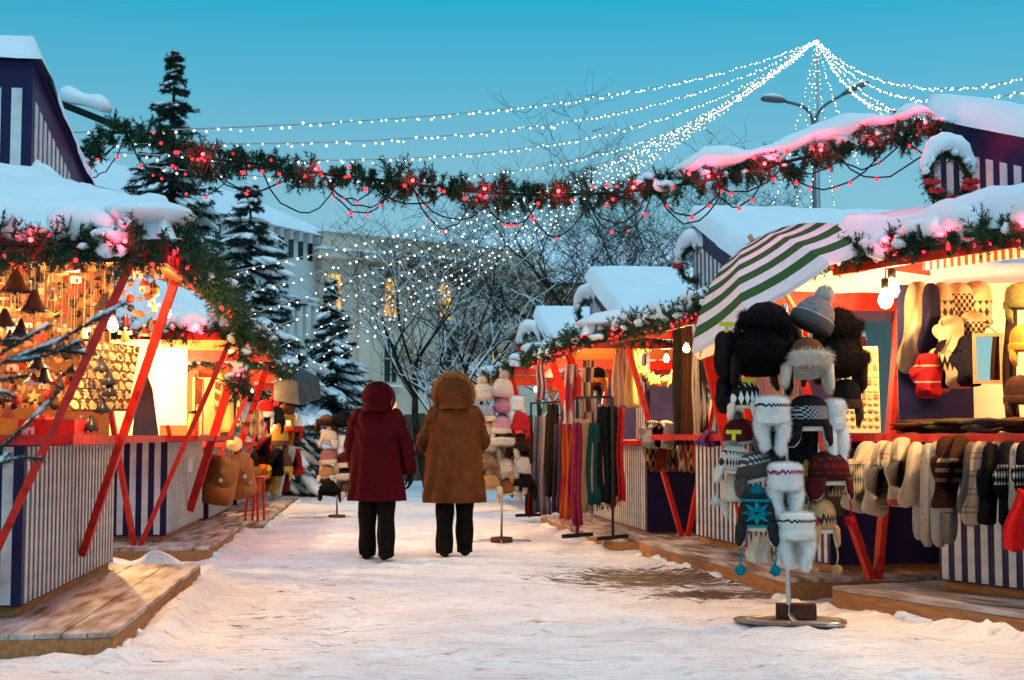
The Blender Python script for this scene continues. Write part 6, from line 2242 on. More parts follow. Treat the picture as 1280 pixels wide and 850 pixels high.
# ------------------------------------------------------------------ second left stall
h = H['L2']
SLATE = M('slate_grey', (.050, .048, .050), (.075, .072, .072), rough=.7, scale=3, bump=.1)
pts = [P(165, 546, 13.5), P(198, 546, 13.55), P(190, 486, 13.75), P(184, 470, 13.8), P(172, 468, 13.8)]
c0 = pts[0].copy()
mb = MB()
vs = [p - c0 for p in pts]
mb.add(vs + [v_ + Vector((0, .025, 0)) for v_ in vs], [(0, 1, 2, 3, 4), (9, 8, 7, 6, 5)] + [(i, i + 5, (i + 1) % 5 + 5, (i + 1) % 5) for i in range(5)])
root = thing('chalkboard', 'blank grey chalkboard with a pointed top leaning on the second left counter', 'chalkboard', tuple(c0), 0)
mb.build('slate', SLATE, root)
MB().tube([vs[0], vs[1]], .012, 5).build('foot_rail', WOOD, root)
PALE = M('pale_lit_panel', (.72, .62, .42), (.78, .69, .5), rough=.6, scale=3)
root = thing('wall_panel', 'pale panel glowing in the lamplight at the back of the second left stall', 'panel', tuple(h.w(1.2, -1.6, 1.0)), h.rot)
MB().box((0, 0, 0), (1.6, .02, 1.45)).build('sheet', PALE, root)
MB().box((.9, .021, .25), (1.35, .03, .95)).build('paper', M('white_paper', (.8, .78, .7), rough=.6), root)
root = thing('added_sheet', 'blank pale sheet added to brighten the inside of the second left stall', 'sheet', tuple(P(184, 537, 15.6)), R(6))  # sheet added as a bright surface where small goods would hang
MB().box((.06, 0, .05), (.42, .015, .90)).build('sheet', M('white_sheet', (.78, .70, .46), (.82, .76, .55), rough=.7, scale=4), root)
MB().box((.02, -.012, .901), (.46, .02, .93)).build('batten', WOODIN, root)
root = thing('trinket_rack', 'wire rack hung with thin necklaces on the second left counter', 'rack', tuple(h.w(1.35, .12, h.ctop + .002)), h.rot)
MB().box((-.35, -.06, 0), (.35, .06, .015)).build('base', WOODIN, root)
for z in (.35, .62):
    MB().tube([(-.34, 0, z), (.34, 0, z)], .006, 6).build('bar', DARKM, root)
for x in (-.34, .34):
    MB().tube([(x, 0, .01), (x, 0, .66)], .007, 6).build('upright', DARKM, root)
for i in range(18):
    x = -.31 + i * .036
    MB().tube([(x, -.008, .62), (x - .006, -.012, .40), (x, -.012, .30 + .02 * (i % 3)), (x + .006, -.012, .40), (x, -.008, .62)], .0035, 4).build('necklace', [DKCER, TERRA, REDCER][i % 3], root)
root = thing('card_stand', 'stepped pale stand of small cards on the second left counter', 'stand', tuple(h.w(.45, .1, h.ctop + .002)), h.rot)
for i in range(6):
    MB().box((-.28, -.12 + i * .035, i * .11), (.28, -.11 + i * .035, i * .11 + .09)).build('card_row', PALE if i % 2 else OCHRE, root)
MB().box((-.3, -.13, -.0), (-.281, .12, .66)).build('side', WOODIN, root)
MB().box((.281, -.13, 0), (.3, .12, .66)).build('side', WOODIN, root)
root = thing('round_jar', 'amber glass jar beside the necklaces', 'jar', tuple(h.w(1.85, .12, h.ctop + .002)), 0)
MB().lathe([(.05, 0), (.06, .02), (.06, .17), (.045, .2), (.045, .23)], 14).build('glass', M('amber', (.45, .22, .05), rough=.2), root)
MB().lathe([(.048, .2305), (.05, .26), (.01, .265)], 14).build('lid', DARKM, root)
tag(MB().box((-.02, -.012, -.14), (.02, .012, .0)).build('price_tag', WHITEC_, None, loc=tuple(P(238, 572, 14.0))), 'small white tag hanging from the second left counter', 'tag')

# ------------------------------------------------------------------ third left stall: bags and cloths
h = H['L3']
LEATHER = M('tan_leather', (.58, .19, .045), (.66, .24, .065), rough=.5, scale=8, bump=.15)
BG = 'leather bags below the third left counter'


def bag(label, p, wd, ht, dp, yaw, tilt, mat=None):
    root = thing('leather_bag', label, 'bag', tuple(p), 0, BG)
    root.rotation_euler = (0, tilt, yaw)
    m_ = mat or LEATHER
    ol_ = smooth_outline([(-wd * .45, 0), (-wd * .455, -.02), (-wd * .49, -ht * .5), (-wd / 2, -ht + .03), (-wd * .46, -ht), (0, -ht * 1.005), (wd * .46, -ht), (wd / 2, -ht + .03), (wd * .49, -ht * .5), (wd * .455, -.02), (wd * .45, 0), (0, .005)], 1)
    MB().puff(ol_[::-1], dp).build('body', m_, root)
    MB().puff(smooth_outline([(-wd * .44, .01), (-wd * .46, -ht * .5), (0, -ht * .6), (wd * .46, -ht * .5), (wd * .44, .01)], 1)[::-1], .03, mat=Matrix.Translation((0, -dp / 2 - .005, 0))).build('flap', m_, root)
    MB().tube([(-wd * .3, 0, -.02), (-wd * .2, 0, .12), (0, 0, .17), (wd * .2, 0, .12), (wd * .3, 0, -.02)], .011, 6).build('handle', m_, root)
    MB().box((-.025, -dp / 2 - .035, -ht * .55), (.025, -dp / 2 - .021, -ht * .45)).build('buckle', STEEL, root)
    return root


Yb = 17.4
bag('large square tan leather satchel below the third left counter', P(276, 578, Yb), .36, .44, .14, R(40), R(14))
bag('slim tan leather bag hanging right of the large satchel', P(296, 574, Yb + .2), .26, .44, .10, R(50), R(-16))
bag('small tan pouch beside the large satchel', P(306, 590, Yb + .3), .18, .26, .08, R(60), R(-8))
bag('orange leather bag farther along the third left counter', P(312, 588, Yb + 1.2), .24, .3, .10, R(50), 0, M('orange_leather', (.5, .16, .02), rough=.5))
root = thing('folding_table', 'small table with thin red legs below the leather bags', 'table', tuple(P(316, 650, 18.2).xy) + (.055,), 0)
for dx, dy in ((-.08, 0), (.08, .02), (-.05, .35), (.1, .37)):
    MB().beam((dx - .02, dy, 0), (dx * .6, dy, .55), .03, .03, (0, 1, 0)).build('leg', REDP, root)
MB().box((-.14, -.05, .551), (.14, .42, .575)).build('table_top', REDP, root)
scarf('yellow lit cloth hanging above the leather bags', P(280, 466, 18.0), .30, .75, M('yellow_cloth', (.62, .42, .12), (.7, .5, .18), rough=.8, scale=8), R(20), 2, .02, 'hanging_cloth', 'cloth')
scarf('spotted cream bag hanging under the third left canopy', P(319, 512, 18.6), .26, .34, knit_mat('spotted_cloth', (.66, .48, .26), (.2, .08, .05), -.34, 0, 18, kind='dia'), R(15), 2, .03, 'hanging_cloth', 'cloth')
scarf('narrow cream ribbon with dark figures beside the yellow cloth', P(300, 480, 18.1), .07, .55, knit_mat('figured_ribbon', (.66, .5, .26), (.1, .05, .03), -.5, 0, 20, kind='check'), R(20), 1, .008, 'ribbon', 'ribbon')
tag(MB().lathe([(.11, 0), (.12, .02), (.12, .28), (.10, .30), (.02, .305)], 16).build('dark_basket', M('dark_wicker', (.05, .03, .02), (.09, .055, .035), rough=.9, scale=30, bump=.5), None, loc=tuple(h.w(2.6, .12, h.ctop + .002))), 'dark basket standing on the third left counter', 'basket')
root = thing('paper_lantern', 'glowing round cream lantern above the leather satchel', 'lantern', tuple(P(293, 555, 17.6)), 0)
MB().lathe([(.03, -.09), (.09, -.05), (.10, 0), (.09, .05), (.03, .09)], 14).build('shade', M('lantern_shade', (.7, .5, .2), emit=(1, .55, .15), estr=.35), root)
MB().tube([(0, 0, .09), (0, 0, .5)], .004, 4).build('cord', CABLE, root)

# grey tarpaulin over the far left corner
root = thing('grey_tarpaulin', 'dark grey tarpaulin roof at the far end of the left row', 'tarpaulin', tuple(P(345, 470, 21.2)), 0)
a_, b_, c_, d_ = P(343, 462, 21.2), P(372, 478, 20.6), P(374, 506, 20.3), P(342, 500, 20.6)
loc0 = Vector(root.location)
vs = [a_ - loc0, b_ - loc0, c_ - loc0, d_ - loc0]
bk_ = Vector((.15, 1.2, .12))
MB().add(vs + [v_ + bk_ for v_ in vs], [(3, 2, 1, 0), (4, 5, 6, 7), (0, 1, 5, 4), (1, 2, 6, 5), (2, 3, 7, 6), (3, 0, 4, 7)]).build('sheet', M('grey_canvas', (.055, .055, .06), (.08, .08, .085), rough=.8, scale=5), root)
root.location = loc0

# ------------------------------------------------------------------ hats, mittens and toys at the far left stall
TG = 'knitted toys and mittens at the farthest left stall'
rr = random.Random(31)
CO = [('red', (.5, .02, .02)), ('cream', (.6, .5, .4)), ('white', (.7, .68, .64)), ('black', (.012, .012, .014)), ('ochre', (.55, .30, .05)), ('maroon', (.16, .015, .02)), ('brown', (.12, .055, .03)), ('orange', (.62, .16, .03))]
FAR = [(332, 512, 'hat'), (345, 520, 'hat'), (358, 516, 'hat'), (340, 545, 'mit'), (350, 548, 'hat'), (362, 545, 'mit'), (368, 530, 'hat'), (330, 560, 'mit'), (336, 570, 'mit'), (346, 575, 'mit'), (355, 580, 'hat'), (363, 572, 'mit'), (340, 595, 'mit'),
       (332, 590, 'mit'), (350, 600, 'mit'), (359, 596, 'mit'), (368, 575, 'mit'), (322, 575, 'hat'), (327, 598, 'mit')]
POS = ['top left', 'top middle', 'top right', 'upper left', 'upper middle', 'upper right', 'far upper right', 'left', 'middle left', 'middle', 'middle right', 'right', 'lower left', 'lower far left', 'bottom middle', 'bottom right', 'far right', 'nearest', 'nearest low']
for i, (u, v, kd) in enumerate(FAR):
    cn, cc = CO[(i * 3) % 8] if i != 12 else CO[4]
    mt = wool('far_' + cn, cc)
    Y = rr.uniform(20.3, 21.2)
    if kd == 'hat':
        hat('bucket', '%s knitted hat at the farthest left stall, %s of the cluster' % (cn, POS[i]), P(u, v, Y), .24, .3, mt, wool('far_' + CO[(i + 2) % 8][0], CO[(i + 2) % 8][1]), group=TG, detail=.5)
    else:
        knit('%s mitten at the farthest left stall, %s of the cluster' % (cn, POS[i]), P(u, v - 12, Y), 'mitten', .12, .34, mt, rr.uniform(-.5, .5), rr.uniform(-.3, .3), .05, group=TG)


# ------------------------------------------------------------------ two farther hat stands
def far_stand(label, u, vtop, vbot, Y, hats, grp, hw):
    b_ = P(u, vbot, Y)
    root = thing('hat_stand', label, 'stand', (b_.x, Y, 0), 0)
    top = P(u, vtop, Y).z
    MB().tube([(0, 0, .02), (0, 0, top)], .014, 8).build('pole', STEEL, root)
    MB().lathe([(.12, .0), (.12, .05), (.02, .06)], 14).build('weight', M('dark_brick', (.07, .025, .018)), root)
    for a in range(4):
        MB().tube([(0, 0, .03), (math.cos(a * 1.571) * .32, math.sin(a * 1.571) * .32, .012)], .010, 6).build('foot', STEEL, root)
    for j in range(5):
        for s_ in (-1, 1):
            z = top - .15 - j * .24
            MB().tube([(0, 0, z), (s_ * hw, -.05, z + .03)], .006, 5).build('peg', STEEL, root)
    for i, (uu, vv, kd, wd, ht, m1, m2, lb) in enumerate(hats):
        hat(kd, lb, P(uu, vv, Y - .05 - .03 * (i % 3)), wd, ht, m1, m2, rnd.uniform(-.4, .4), rnd.uniform(-.12, .12), grp, fur=350 if kd in ('furhat', 'ushanka') else (300 if kd == 'hood' else 1), furmat=None, detail=.6, pom=m2)


CRW = wool('cream_hat_wool', (.60, .46, .33)); PKW = wool('pink_hat_wool', (.52, .22, .26)); GYW = wool('bluish_grey_wool', (.26, .26, .30)); RDW = wool('crimson_hat_wool', (.42, .015, .02)); TNW = wool('tan_hat_wool', (.36, .20, .09)); BKW = BLACK
TANFUR = M('tan_fur', (.20, .11, .06), (.30, .18, .10), rough=.9, scale=50)
hs = [(604, 495, 'bobble', .24, .24, CRW, CRW, 'cream slouch hat at the upper left of the pastel stand'), (628, 490, 'bobble', .24, .26, CRW, wool('pale_pink_wool', (.55, .36, .34)), 'pale pink hat at the very top of the pastel stand'),
      (605, 518, 'bucket', .24, .22, GYW, CRW, 'grey-blue hat on the left of the pastel stand'), (630, 510, 'bobble', .24, .24, PKW, wool('rose_wool', (.42, .13, .2)), 'rose pink hat in the middle of the pastel stand'),
      (645, 505, 'hood', .18, .24, WHITEF, WHITEF, 'white fluffy hat at the upper right of the pastel stand'), (650, 528, 'bucket', .2, .24, RDW, RDW, 'crimson hat at the right of the pastel stand'),
      (607, 540, 'earflap', .25, .30, CRW, CRW, 'cream ear-flap hat on the left of the pastel stand'), (628, 533, 'bucket', .25, .24, PKW, CRW, 'pink and cream banded hat in the middle of the pastel stand'),
      (630, 555, 'ushanka', .26, .30, BLACKFUR, FLEECE, 'black hat with cream trim in the middle of the pastel stand'), (608, 562, 'ushanka', .25, .30, TNW, FLEECE, 'orange-tan ear-flap hat at the left of the pastel stand'),
      (650, 560, 'furhat', .22, .30, BROWNFUR, BROWNFUR, 'dark fur hat on the right of the pastel stand'), (607, 583, 'furhat', .27, .30, TANFUR, TANFUR, 'speckled tan fur hat low on the left of the pastel stand'),
      (629, 588, 'earflap', .27, .34, CRW, TNW, 'big cream knitted hat low in the middle of the pastel stand'), (653, 582, 'hood', .2, .28, FLEECE, FLEECE, 'cream fleece hat low on the right of the pastel stand'),
      (612, 606, 'earflap', .25, .30, TNW, FLEECE, 'tan ear-flap hat at the bottom left of the pastel stand'), (636, 612, 'earflap', .24, .3, wool('rust_wool', (.25, .08, .02)), FLEECE, 'rust-brown hat at the bottom of the pastel stand'), (655, 606, 'ushanka', .22, .28, BLACKFUR, BLACKFUR, 'black fur hat at the bottom right of the pastel stand')]
far_stand('slim hat stand full of pastel and fur hats right of the brown coat', 627, 480, 664, 15.6, hs, 'hats on the middle hat stand', .26)
hs = [(408, 530, 'ushanka', .24, .26, SUEDE, BROWNFUR, 'brown suede hat at the top left of the far stand'), (430, 528, 'furhat', .26, .3, BLACKFUR, BLACKFUR, 'black fur hat at the top right of the far stand'),
      (411, 548, 'earflap', .24, .3, CRW, FLEECE, 'cream hat with lining on the left of the far stand'), (431, 552, 'hood', .2, .26, WHITEF, WHITEF, 'white fluffy hat on the right of the far stand'),
      (411, 572, 'bucket', .25, .26, wool('dusty_rose_wool', (.30, .12, .12)), CRW, 'dusty rose hat at mid height of the far stand'), (432, 576, 'bucket', .24, .26, MAROON, CRW, 'maroon hat at mid height of the far stand'),
      (409, 592, 'earflap', .25, .3, TNW, FLEECE, 'tan ear-flap hat low on the left of the far stand'), (431, 598, 'ushanka', .25, .3, BLACKFUR, FLEECE, 'black hat with pale trim low on the far stand'),
      (412, 612, 'ushanka', .25, .3, BLACKFUR, BLACKFUR, 'black fur hat at the bottom left of the far stand'), (434, 612, 'earflap', .22, .3, DGREYK, FLEECE, 'grey ear-flap hat at the bottom right of the far stand')]
far_stand('slim hat stand with dark and cream hats left of the burgundy coat', 421, 522, 645, 20.0, hs, 'hats on the far hat stand', .24)

# ------------------------------------------------------------------ scarves and coats before the right row
def rack(label, pa, pb, ht, z0=0.0):
    root = thing('garment_rack', label, 'rack', (pa.x, pa.y, z0), 0)
    d = Vector((pb.x - pa.x, pb.y - pa.y, 0))
    MB().tube([(0, 0, ht), tuple(d + Vector((0, 0, ht)))], .014, 8).build('top_rail', DARKM, root)
    for q_ in (Vector((0, 0, 0)), d):
        MB().beam(q_ + Vector((0, 0, .03)), q_ + Vector((0, 0, ht)), .03, .03, (0, 1, 0)).build('upright', DARKM, root)
        n__ = Vector((-d.y, d.x, 0)).normalized() * .24
        MB().beam(q_ - n__ + Vector((0, 0, .02)), q_ + n__ + Vector((0, 0, .02)), .04, .04).build('foot', DARKM, root)
    return root


z3 = .10
pa, pb = P(722, 660, 14.9), P(766, 662, 14.6)
rack('black metal rack of scarves standing on the third right platform', pa, pb, 1.45, z3)
SG = 'scarves on the black rack'
ORG = knit_mat('orange_figured_scarf', (.48, .08, .02), (.34, .015, .03), -1.2, 0, 12, kind='dia')
CAMEL = wool('camel_wool', (.40, .22, .11), (.46, .27, .14))
sc_ = [(710, 530, 648, 16, ORG, 'orange patterned scarf at the left end of the black rack'), (720, 528, 655, 12, wool('magenta_wool', (.20, .016, .05)), 'magenta fringed scarf beside the orange one'), (729, 524, 640, 24, CAMEL, 'wide camel scarf at the front of the black rack'),
       (741, 528, 630, 14, wool('teal_scarf_wool', (.006, .05, .055)), 'dark teal scarf in the middle of the black rack'), (752, 505, 620, 13, wool('pink_grey_wool', (.35, .18, .24)), 'pinkish scarf high on the black rack'),
       (757, 508, 628, 20, BLACK, 'black scarf on the right of the rack'), (767, 508, 620, 14, stripe_mat('black_pale_stripes', [(0, (.015, .014, .016)), (.42, (.36, .32, .28)), (.5, (.015, .014, .016))], 'X', 22), 'black scarf with pale stripes at the right end of the rack'),
       (775, 510, 625, 8, RDW, 'thin red scarf at the right end of the rack')]
for i, (u, v0, v1, wpx, mt, lb) in enumerate(sc_):
    Y = 14.75 - .06 * (i % 2)
    px = F / Y
    scarf(lb, P(u, v0, Y), wpx / px * 1.2, (v1 - v0) / px, mt, R(-15), 2, .03, group=SG, fringe=mt, gather=.75, seed=i)
# long patterned scarves hanging from the third right canopy
LONG = [(714, 455, 620, 18, knit_mat('red_nordic_scarf', (.42, .06, .09), (.62, .5, .45), -1.4, 0, 11, kind='dia'), 'long red nordic-patterned scarf hanging from the canopy', 16.2), (735, 450, 540, 16, knit_mat('beige_nordic_scarf', (.42, .33, .26), (.10, .05, .05), -1.0, 0, 10, kind='check'), 'long beige scarf with dark squares hanging from the canopy', 16.0),
        (676, 452, 500, 12, wool('grey_violet', (.16, .12, .18)), 'grey violet cloth at the far end of the third right stall', 18.4), (722, 500, 650, 10, knit_mat('pale_blue_scarf', (.30, .33, .36), (.5, .5, .5), -1.4, 0, 14, kind='check'), 'pale blue-grey scarf beside the rack', 16.1),
        (778, 432, 508, 30, wool('cream_skirt', (.52, .36, .26)), 'cream and yellow pleated garment hanging under the third right canopy', 15.2),
        (848, 405, 556, 16, wool('dark_scarf', (.022, .02, .02)), 'long dark scarf left of the brown one under the canopy', 13.9), (859, 404, 556, 16, BROWNW, 'long dark brown scarf under the canopy', 13.8), (870, 420, 556, 10, LGREY, 'long pale grey scarf under the canopy', 13.75),
        (879, 430, 540, 9, knit_mat('black_ring_scarf', (.02, .02, .022), (.35, .33, .32), -1.2, 0, 14, kind='dia'), 'black scarf with grey rings under the canopy', 13.7)]
for i, (u, v0, v1, wpx, mt, lb, Y) in enumerate(LONG):
    px = F / Y
    nmz, ct = ('pleated_garment', 'garment') if 'garment' in lb else ('long_scarf', 'scarf')
    scarf(lb, P(u, v0, Y), wpx / px, (v1 - v0) / px, mt, R(-12), 4 if 'garment' in lb else 2, .025, nmz, ct, 'long scarves under the right canopies', gather=.5 if 'garment' in lb else .9, seed=i + 40)
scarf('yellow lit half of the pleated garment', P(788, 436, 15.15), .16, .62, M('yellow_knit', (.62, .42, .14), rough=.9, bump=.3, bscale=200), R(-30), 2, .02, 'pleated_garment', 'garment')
# dark coats and scarves at the far right stall
pa, pb = P(664, 640, 19.6), P(702, 640, 18.9)
rack('dark garment rack with coats and long scarves at the far right stall', pa, pb, 1.55, .05)
for i, (u, v0, v1, wpx, mt, lb) in enumerate([(663, 530, 645, 10, MAROON, 'maroon scarf at the left end of the far garment rack'), (672, 520, 640, 12, wool('slate_blue_wool', (.05, .06, .11)), 'slate blue scarf on the far garment rack'),
                                              (681, 520, 642, 14, wool('violet_grey_wool', (.16, .13, .17)), 'violet grey scarf on the far garment rack'), (690, 505, 620, 17, BLACK, 'black coat on the far garment rack'), (700, 530, 640, 16, wool('dark_indigo_wool', (.04, .035, .07)), 'dark indigo coat at the right end of the far rack')]):
    Y = 19.3 - .05 * i
    px = F / Y
    scarf(lb, P(u, v0, Y), wpx / px * 1.15, (v1 - v0) / px, mt, R(-10), 2, .04, 'hanging_coat' if 'coat' in lb else 'long_scarf', 'coat' if 'coat' in lb else 'scarf', 'clothes on the far garment rack', gather=.7, seed=i + 70)

# golden star wreath
c = P(826, 452, 15.25)
root = thing('star_wreath', 'round wreath of golden stars and baubles lit from behind', 'wreath', tuple(c), R(-5))
GOLDM = M('gold_foil', (.70, .42, .10), (.78, .52, .16), rough=.35, scale=12, metal=.5)
MB().tube([(math.cos(t) * .24, 0, math.sin(t) * .24) for t in np.linspace(0, 6.283, 33)], .03, 8).build('hoop', GOLDM, root)
for i in range(26):
    t = i * 6.283 / 26 + rnd.uniform(-.1, .1)
    r_ = .24 + rnd.uniform(-.045, .045)
    s_ = rnd.uniform(.05, .085)
    m_ = Matrix.Translation((math.cos(t) * r_, -.035 - rnd.uniform(0, .02), math.sin(t) * r_)) @ Matrix.Rotation(rnd.uniform(0, 6), 4, 'Y')
    if i % 4:
        pts = [((s_ if k % 2 == 0 else s_ * .45) * math.sin(k * math.pi / 5), (s_ if k % 2 == 0 else s_ * .45) * math.cos(k * math.pi / 5)) for k in range(10)]
        MB().prism(pts[::-1], .012, mat=m_).build('foil_star', GOLDM, root)
    else:
        MB().blob(m_ @ Vector((0, -.02, 0)), (.04, .04, .04), amp=0, nu=7, nv=10).build('bauble', [GOLDM, DKCER][i % 8 == 0], root)

# row of mittens hung along the near end counter of the third right stall
MG = 'mittens along the third right counter'
MC = [('tan', (.36, .2, .1)), ('cream', (.55, .42, .3)), ('rust', (.3, .08, .03)), ('dark', (.03, .025, .025)), ('brown', (.16, .08, .04)), ('red', (.4, .03, .03))]
for i in range(17):
    u = 813 + i * 6.1
    Y = 14.9 - max(0, u - 850) / 60 * 1.4
    cn, cc = MC[(i * 5 + i // 3) % 6]
    ink = MC[(i + 3) % 6][1]
    mt = knit_mat('mitten_%s_%d' % (cn, i % 3), cc, ink, -.4, 0, 16, kind=['check', 'dia', 'zigzag'][i % 3])
    p = P(u, 540 + (4 if i % 2 else 0), Y)
    knit('%s figured mitten, %s along the third right counter' % (cn, ['first', 'second', 'third', 'fourth', 'fifth', 'sixth', 'seventh', 'eighth', 'ninth', 'tenth', 'eleventh', 'twelfth', 'thirteenth', 'fourteenth', 'fifteenth', 'sixteenth', 'last'][i] + (' from the left' if i < 16 else '')), p, 'mitten', .085, .36, mt, R(-10), 0, .06, group=MG)
for i, (u, lb) in enumerate(((818, 'patterned mitten pair lying on the left of the third right counter'), (834, 'cream mitten lying on the third right counter'))):
    knit(lb, P(u, 530, 14.75), 'mitten', .14, .22, [GREYFIG, CREAM][i], 0, R(10), .06, group=MG)
scarf('purple and magenta cloth heap on the second right counter', P(893, 538, 12.5), .3, .14, wool('purple_wool', (.10, .03, .12)), R(-10), 3, .05, 'cloth_heap', 'cloth')
# bunch of dried wheat and stockings under the parasol, hanging toys further in
scarf('red and yellow ribbon scarf under the parasol', P(1003, 380, 10.6), .10, .24, stripe_mat('red_yellow_stripes', [(0, (.5, .02, .02)), (.5, (.7, .5, .1))], 'X', 14), 0, 1, .01, 'ribbon_scarf', 'scarf')
for i, (u, v, cn) in enumerate(((722, 478, 'red'), (732, 474, 'cream'), (741, 480, 'brown'), (748, 470, 'black'), (690, 470, 'cream'), (697, 482, 'red'))):
    cc = dict(CO)[cn]
    hat('bucket', '%s knitted hat hanging inside the third right stall, %s' % (cn, ['lower left', 'upper left', 'lower middle', 'upper right', 'far end', 'low at the far end'][i]), P(u, v, 16.9 if u > 710 else 19.2), .2, .22, wool('far_' + cn, cc), wool('far_' + CO[(i + 1) % 8][0], CO[(i + 1) % 8][1]), group='hats inside the third right stall', detail=.5)

# ------------------------------------------------------------------ two people seen from behind
def ring(c, rx, ry, n=28, rot=0.0, fold=0.0, nf=7, ph=0.0, sq=2.0):
    out_ = []
    for k in range(n):
        t = 2 * math.pi * k / n
        ct, st = math.cos(t), math.sin(t)
        r_ = (abs(ct) ** sq + abs(st) ** sq) ** (-1 / sq) * (1 + fold * math.sin(nf * t + ph))
        x, y = rx * r_ * ct, ry * r_ * st
        out_.append(Vector((c[0] + x * math.cos(rot) - y * math.sin(rot), c[1] + x * math.sin(rot) + y * math.cos(rot), c[2])))
    return out_


SKIN = M('skin', (.42, .23, .16), (.48, .27, .19), rough=.55, scale=8)
TROUS = M('black_trousers', (.004, .0033, .0033), (.008, .006, .006), rough=.85, scale=14, bump=.25, bscale=60)
SHOE = M('dark_boot', (.008, .005, .004), rough=.8)


def skin_body(root, joints, edges, radii):
    me = bpy.data.meshes.new('body')
    me.from_pydata([tuple(j) for j in joints], edges, [])
    me.materials.append(SKIN)
    o = bpy.data.objects.new('body', me)
    link(o, root)
    md = o.modifiers.new('skin', 'SKIN')
    md.use_smooth_shade = True
    for i, r_ in enumerate(radii):
        o.data.skin_vertices[0].data[i].radius = (r_, r_) if not hasattr(r_, '__len__') else r_
    o.data.skin_vertices[0].data[0].use_root = True
    s_ = o.modifiers.new('sub', 'SUBSURF')
    s_.levels = s_.render_levels = 1
    return o


def hand(root, wrist, d, palm_n, mat, sc=1.0, name='glove'):
    """gloved hand: palm, four unequal bent fingers and a thumb"""
    d = Vector(d).normalized()
    pn = Vector(palm_n).normalized()
    s_ = d.cross(pn).normalized()
    w_ = Vector(wrist)
    mb = MB()
    rings = []
    for t, a_, b_ in ((0, .030, .022), (.03, .036, .022), (.07, .042, .02), (.095, .040, .017)):
        c = w_ + d * t * sc
        rings.append([c + s_ * math.cos(k * .5236) * a_ * sc + pn * math.sin(k * .5236) * b_ * sc for k in range(12)])
    mb.loft(rings)
    for i, (o_, l_) in enumerate(((-.030, .072), (-.010, .082), (.010, .078), (.029, .060))):
        b0 = w_ + d * .088 * sc + s_ * o_ * sc
        b1 = b0 + (d * .45 + pn * .12) * l_ * sc
        b2 = b1 + (d * .30 + pn * .28) * l_ * sc
        b3 = b2 + (d * .15 + pn * .28) * l_ * sc
        mb.tube([b0, b1, b2, b3], [.0105 * sc, .010 * sc, .009 * sc, .006 * sc], 8)
    t0 = w_ + d * .03 * sc - s_ * .032 * sc
    mb.tube([t0, t0 + (d * .03 - s_ * .025 + pn * .008) * sc, t0 + (d * .06 - s_ * .028 + pn * .02) * sc, t0 + (d * .08 - s_ * .020 + pn * .028) * sc], [.013 * sc, .0125 * sc, .011 * sc, .007 * sc], 8)
    return mb.build(name, mat, root)


def face(root, c, fwd, sc=1.0):
    """head details on the far side, inside the hood"""
    f_ = Vector(fwd)
    s_ = Vector((-f_.y, f_.x, 0))
    mb = MB()
    mb.blob(c + f_ * .105 + Vector((0, 0, -.012)), (.016, .02, .026), amp=0, nu=6, nv=8)
    mb.build('nose', SKIN, root)
    for k in (-1, 1):
        e_ = MB().blob(c + f_ * .088 + s_ * .033 * k + Vector((0, 0, .015)), (.013, .013, .010), amp=0, nu=6, nv=8).build('eye', WHITEC_, root)
        MB().blob(c + f_ * .098 + s_ * .033 * k + Vector((0, 0, .015)), (.005, .005, .006), amp=0, nu=5, nv=6).build('iris', DKCER, e_)
        MB().blob(c + s_ * .080 * k + Vector((0, 0, .0)), (.012, .02, .03), amp=.05, nu=6, nv=8).build('ear', SKIN, root)
    MB().blob(c + f_ * .093 + Vector((0, 0, -.055)), (.024, .012, .008), amp=0, nu=5, nv=8).build('mouth', M('lips', (.35, .12, .10), rough=.5), root)


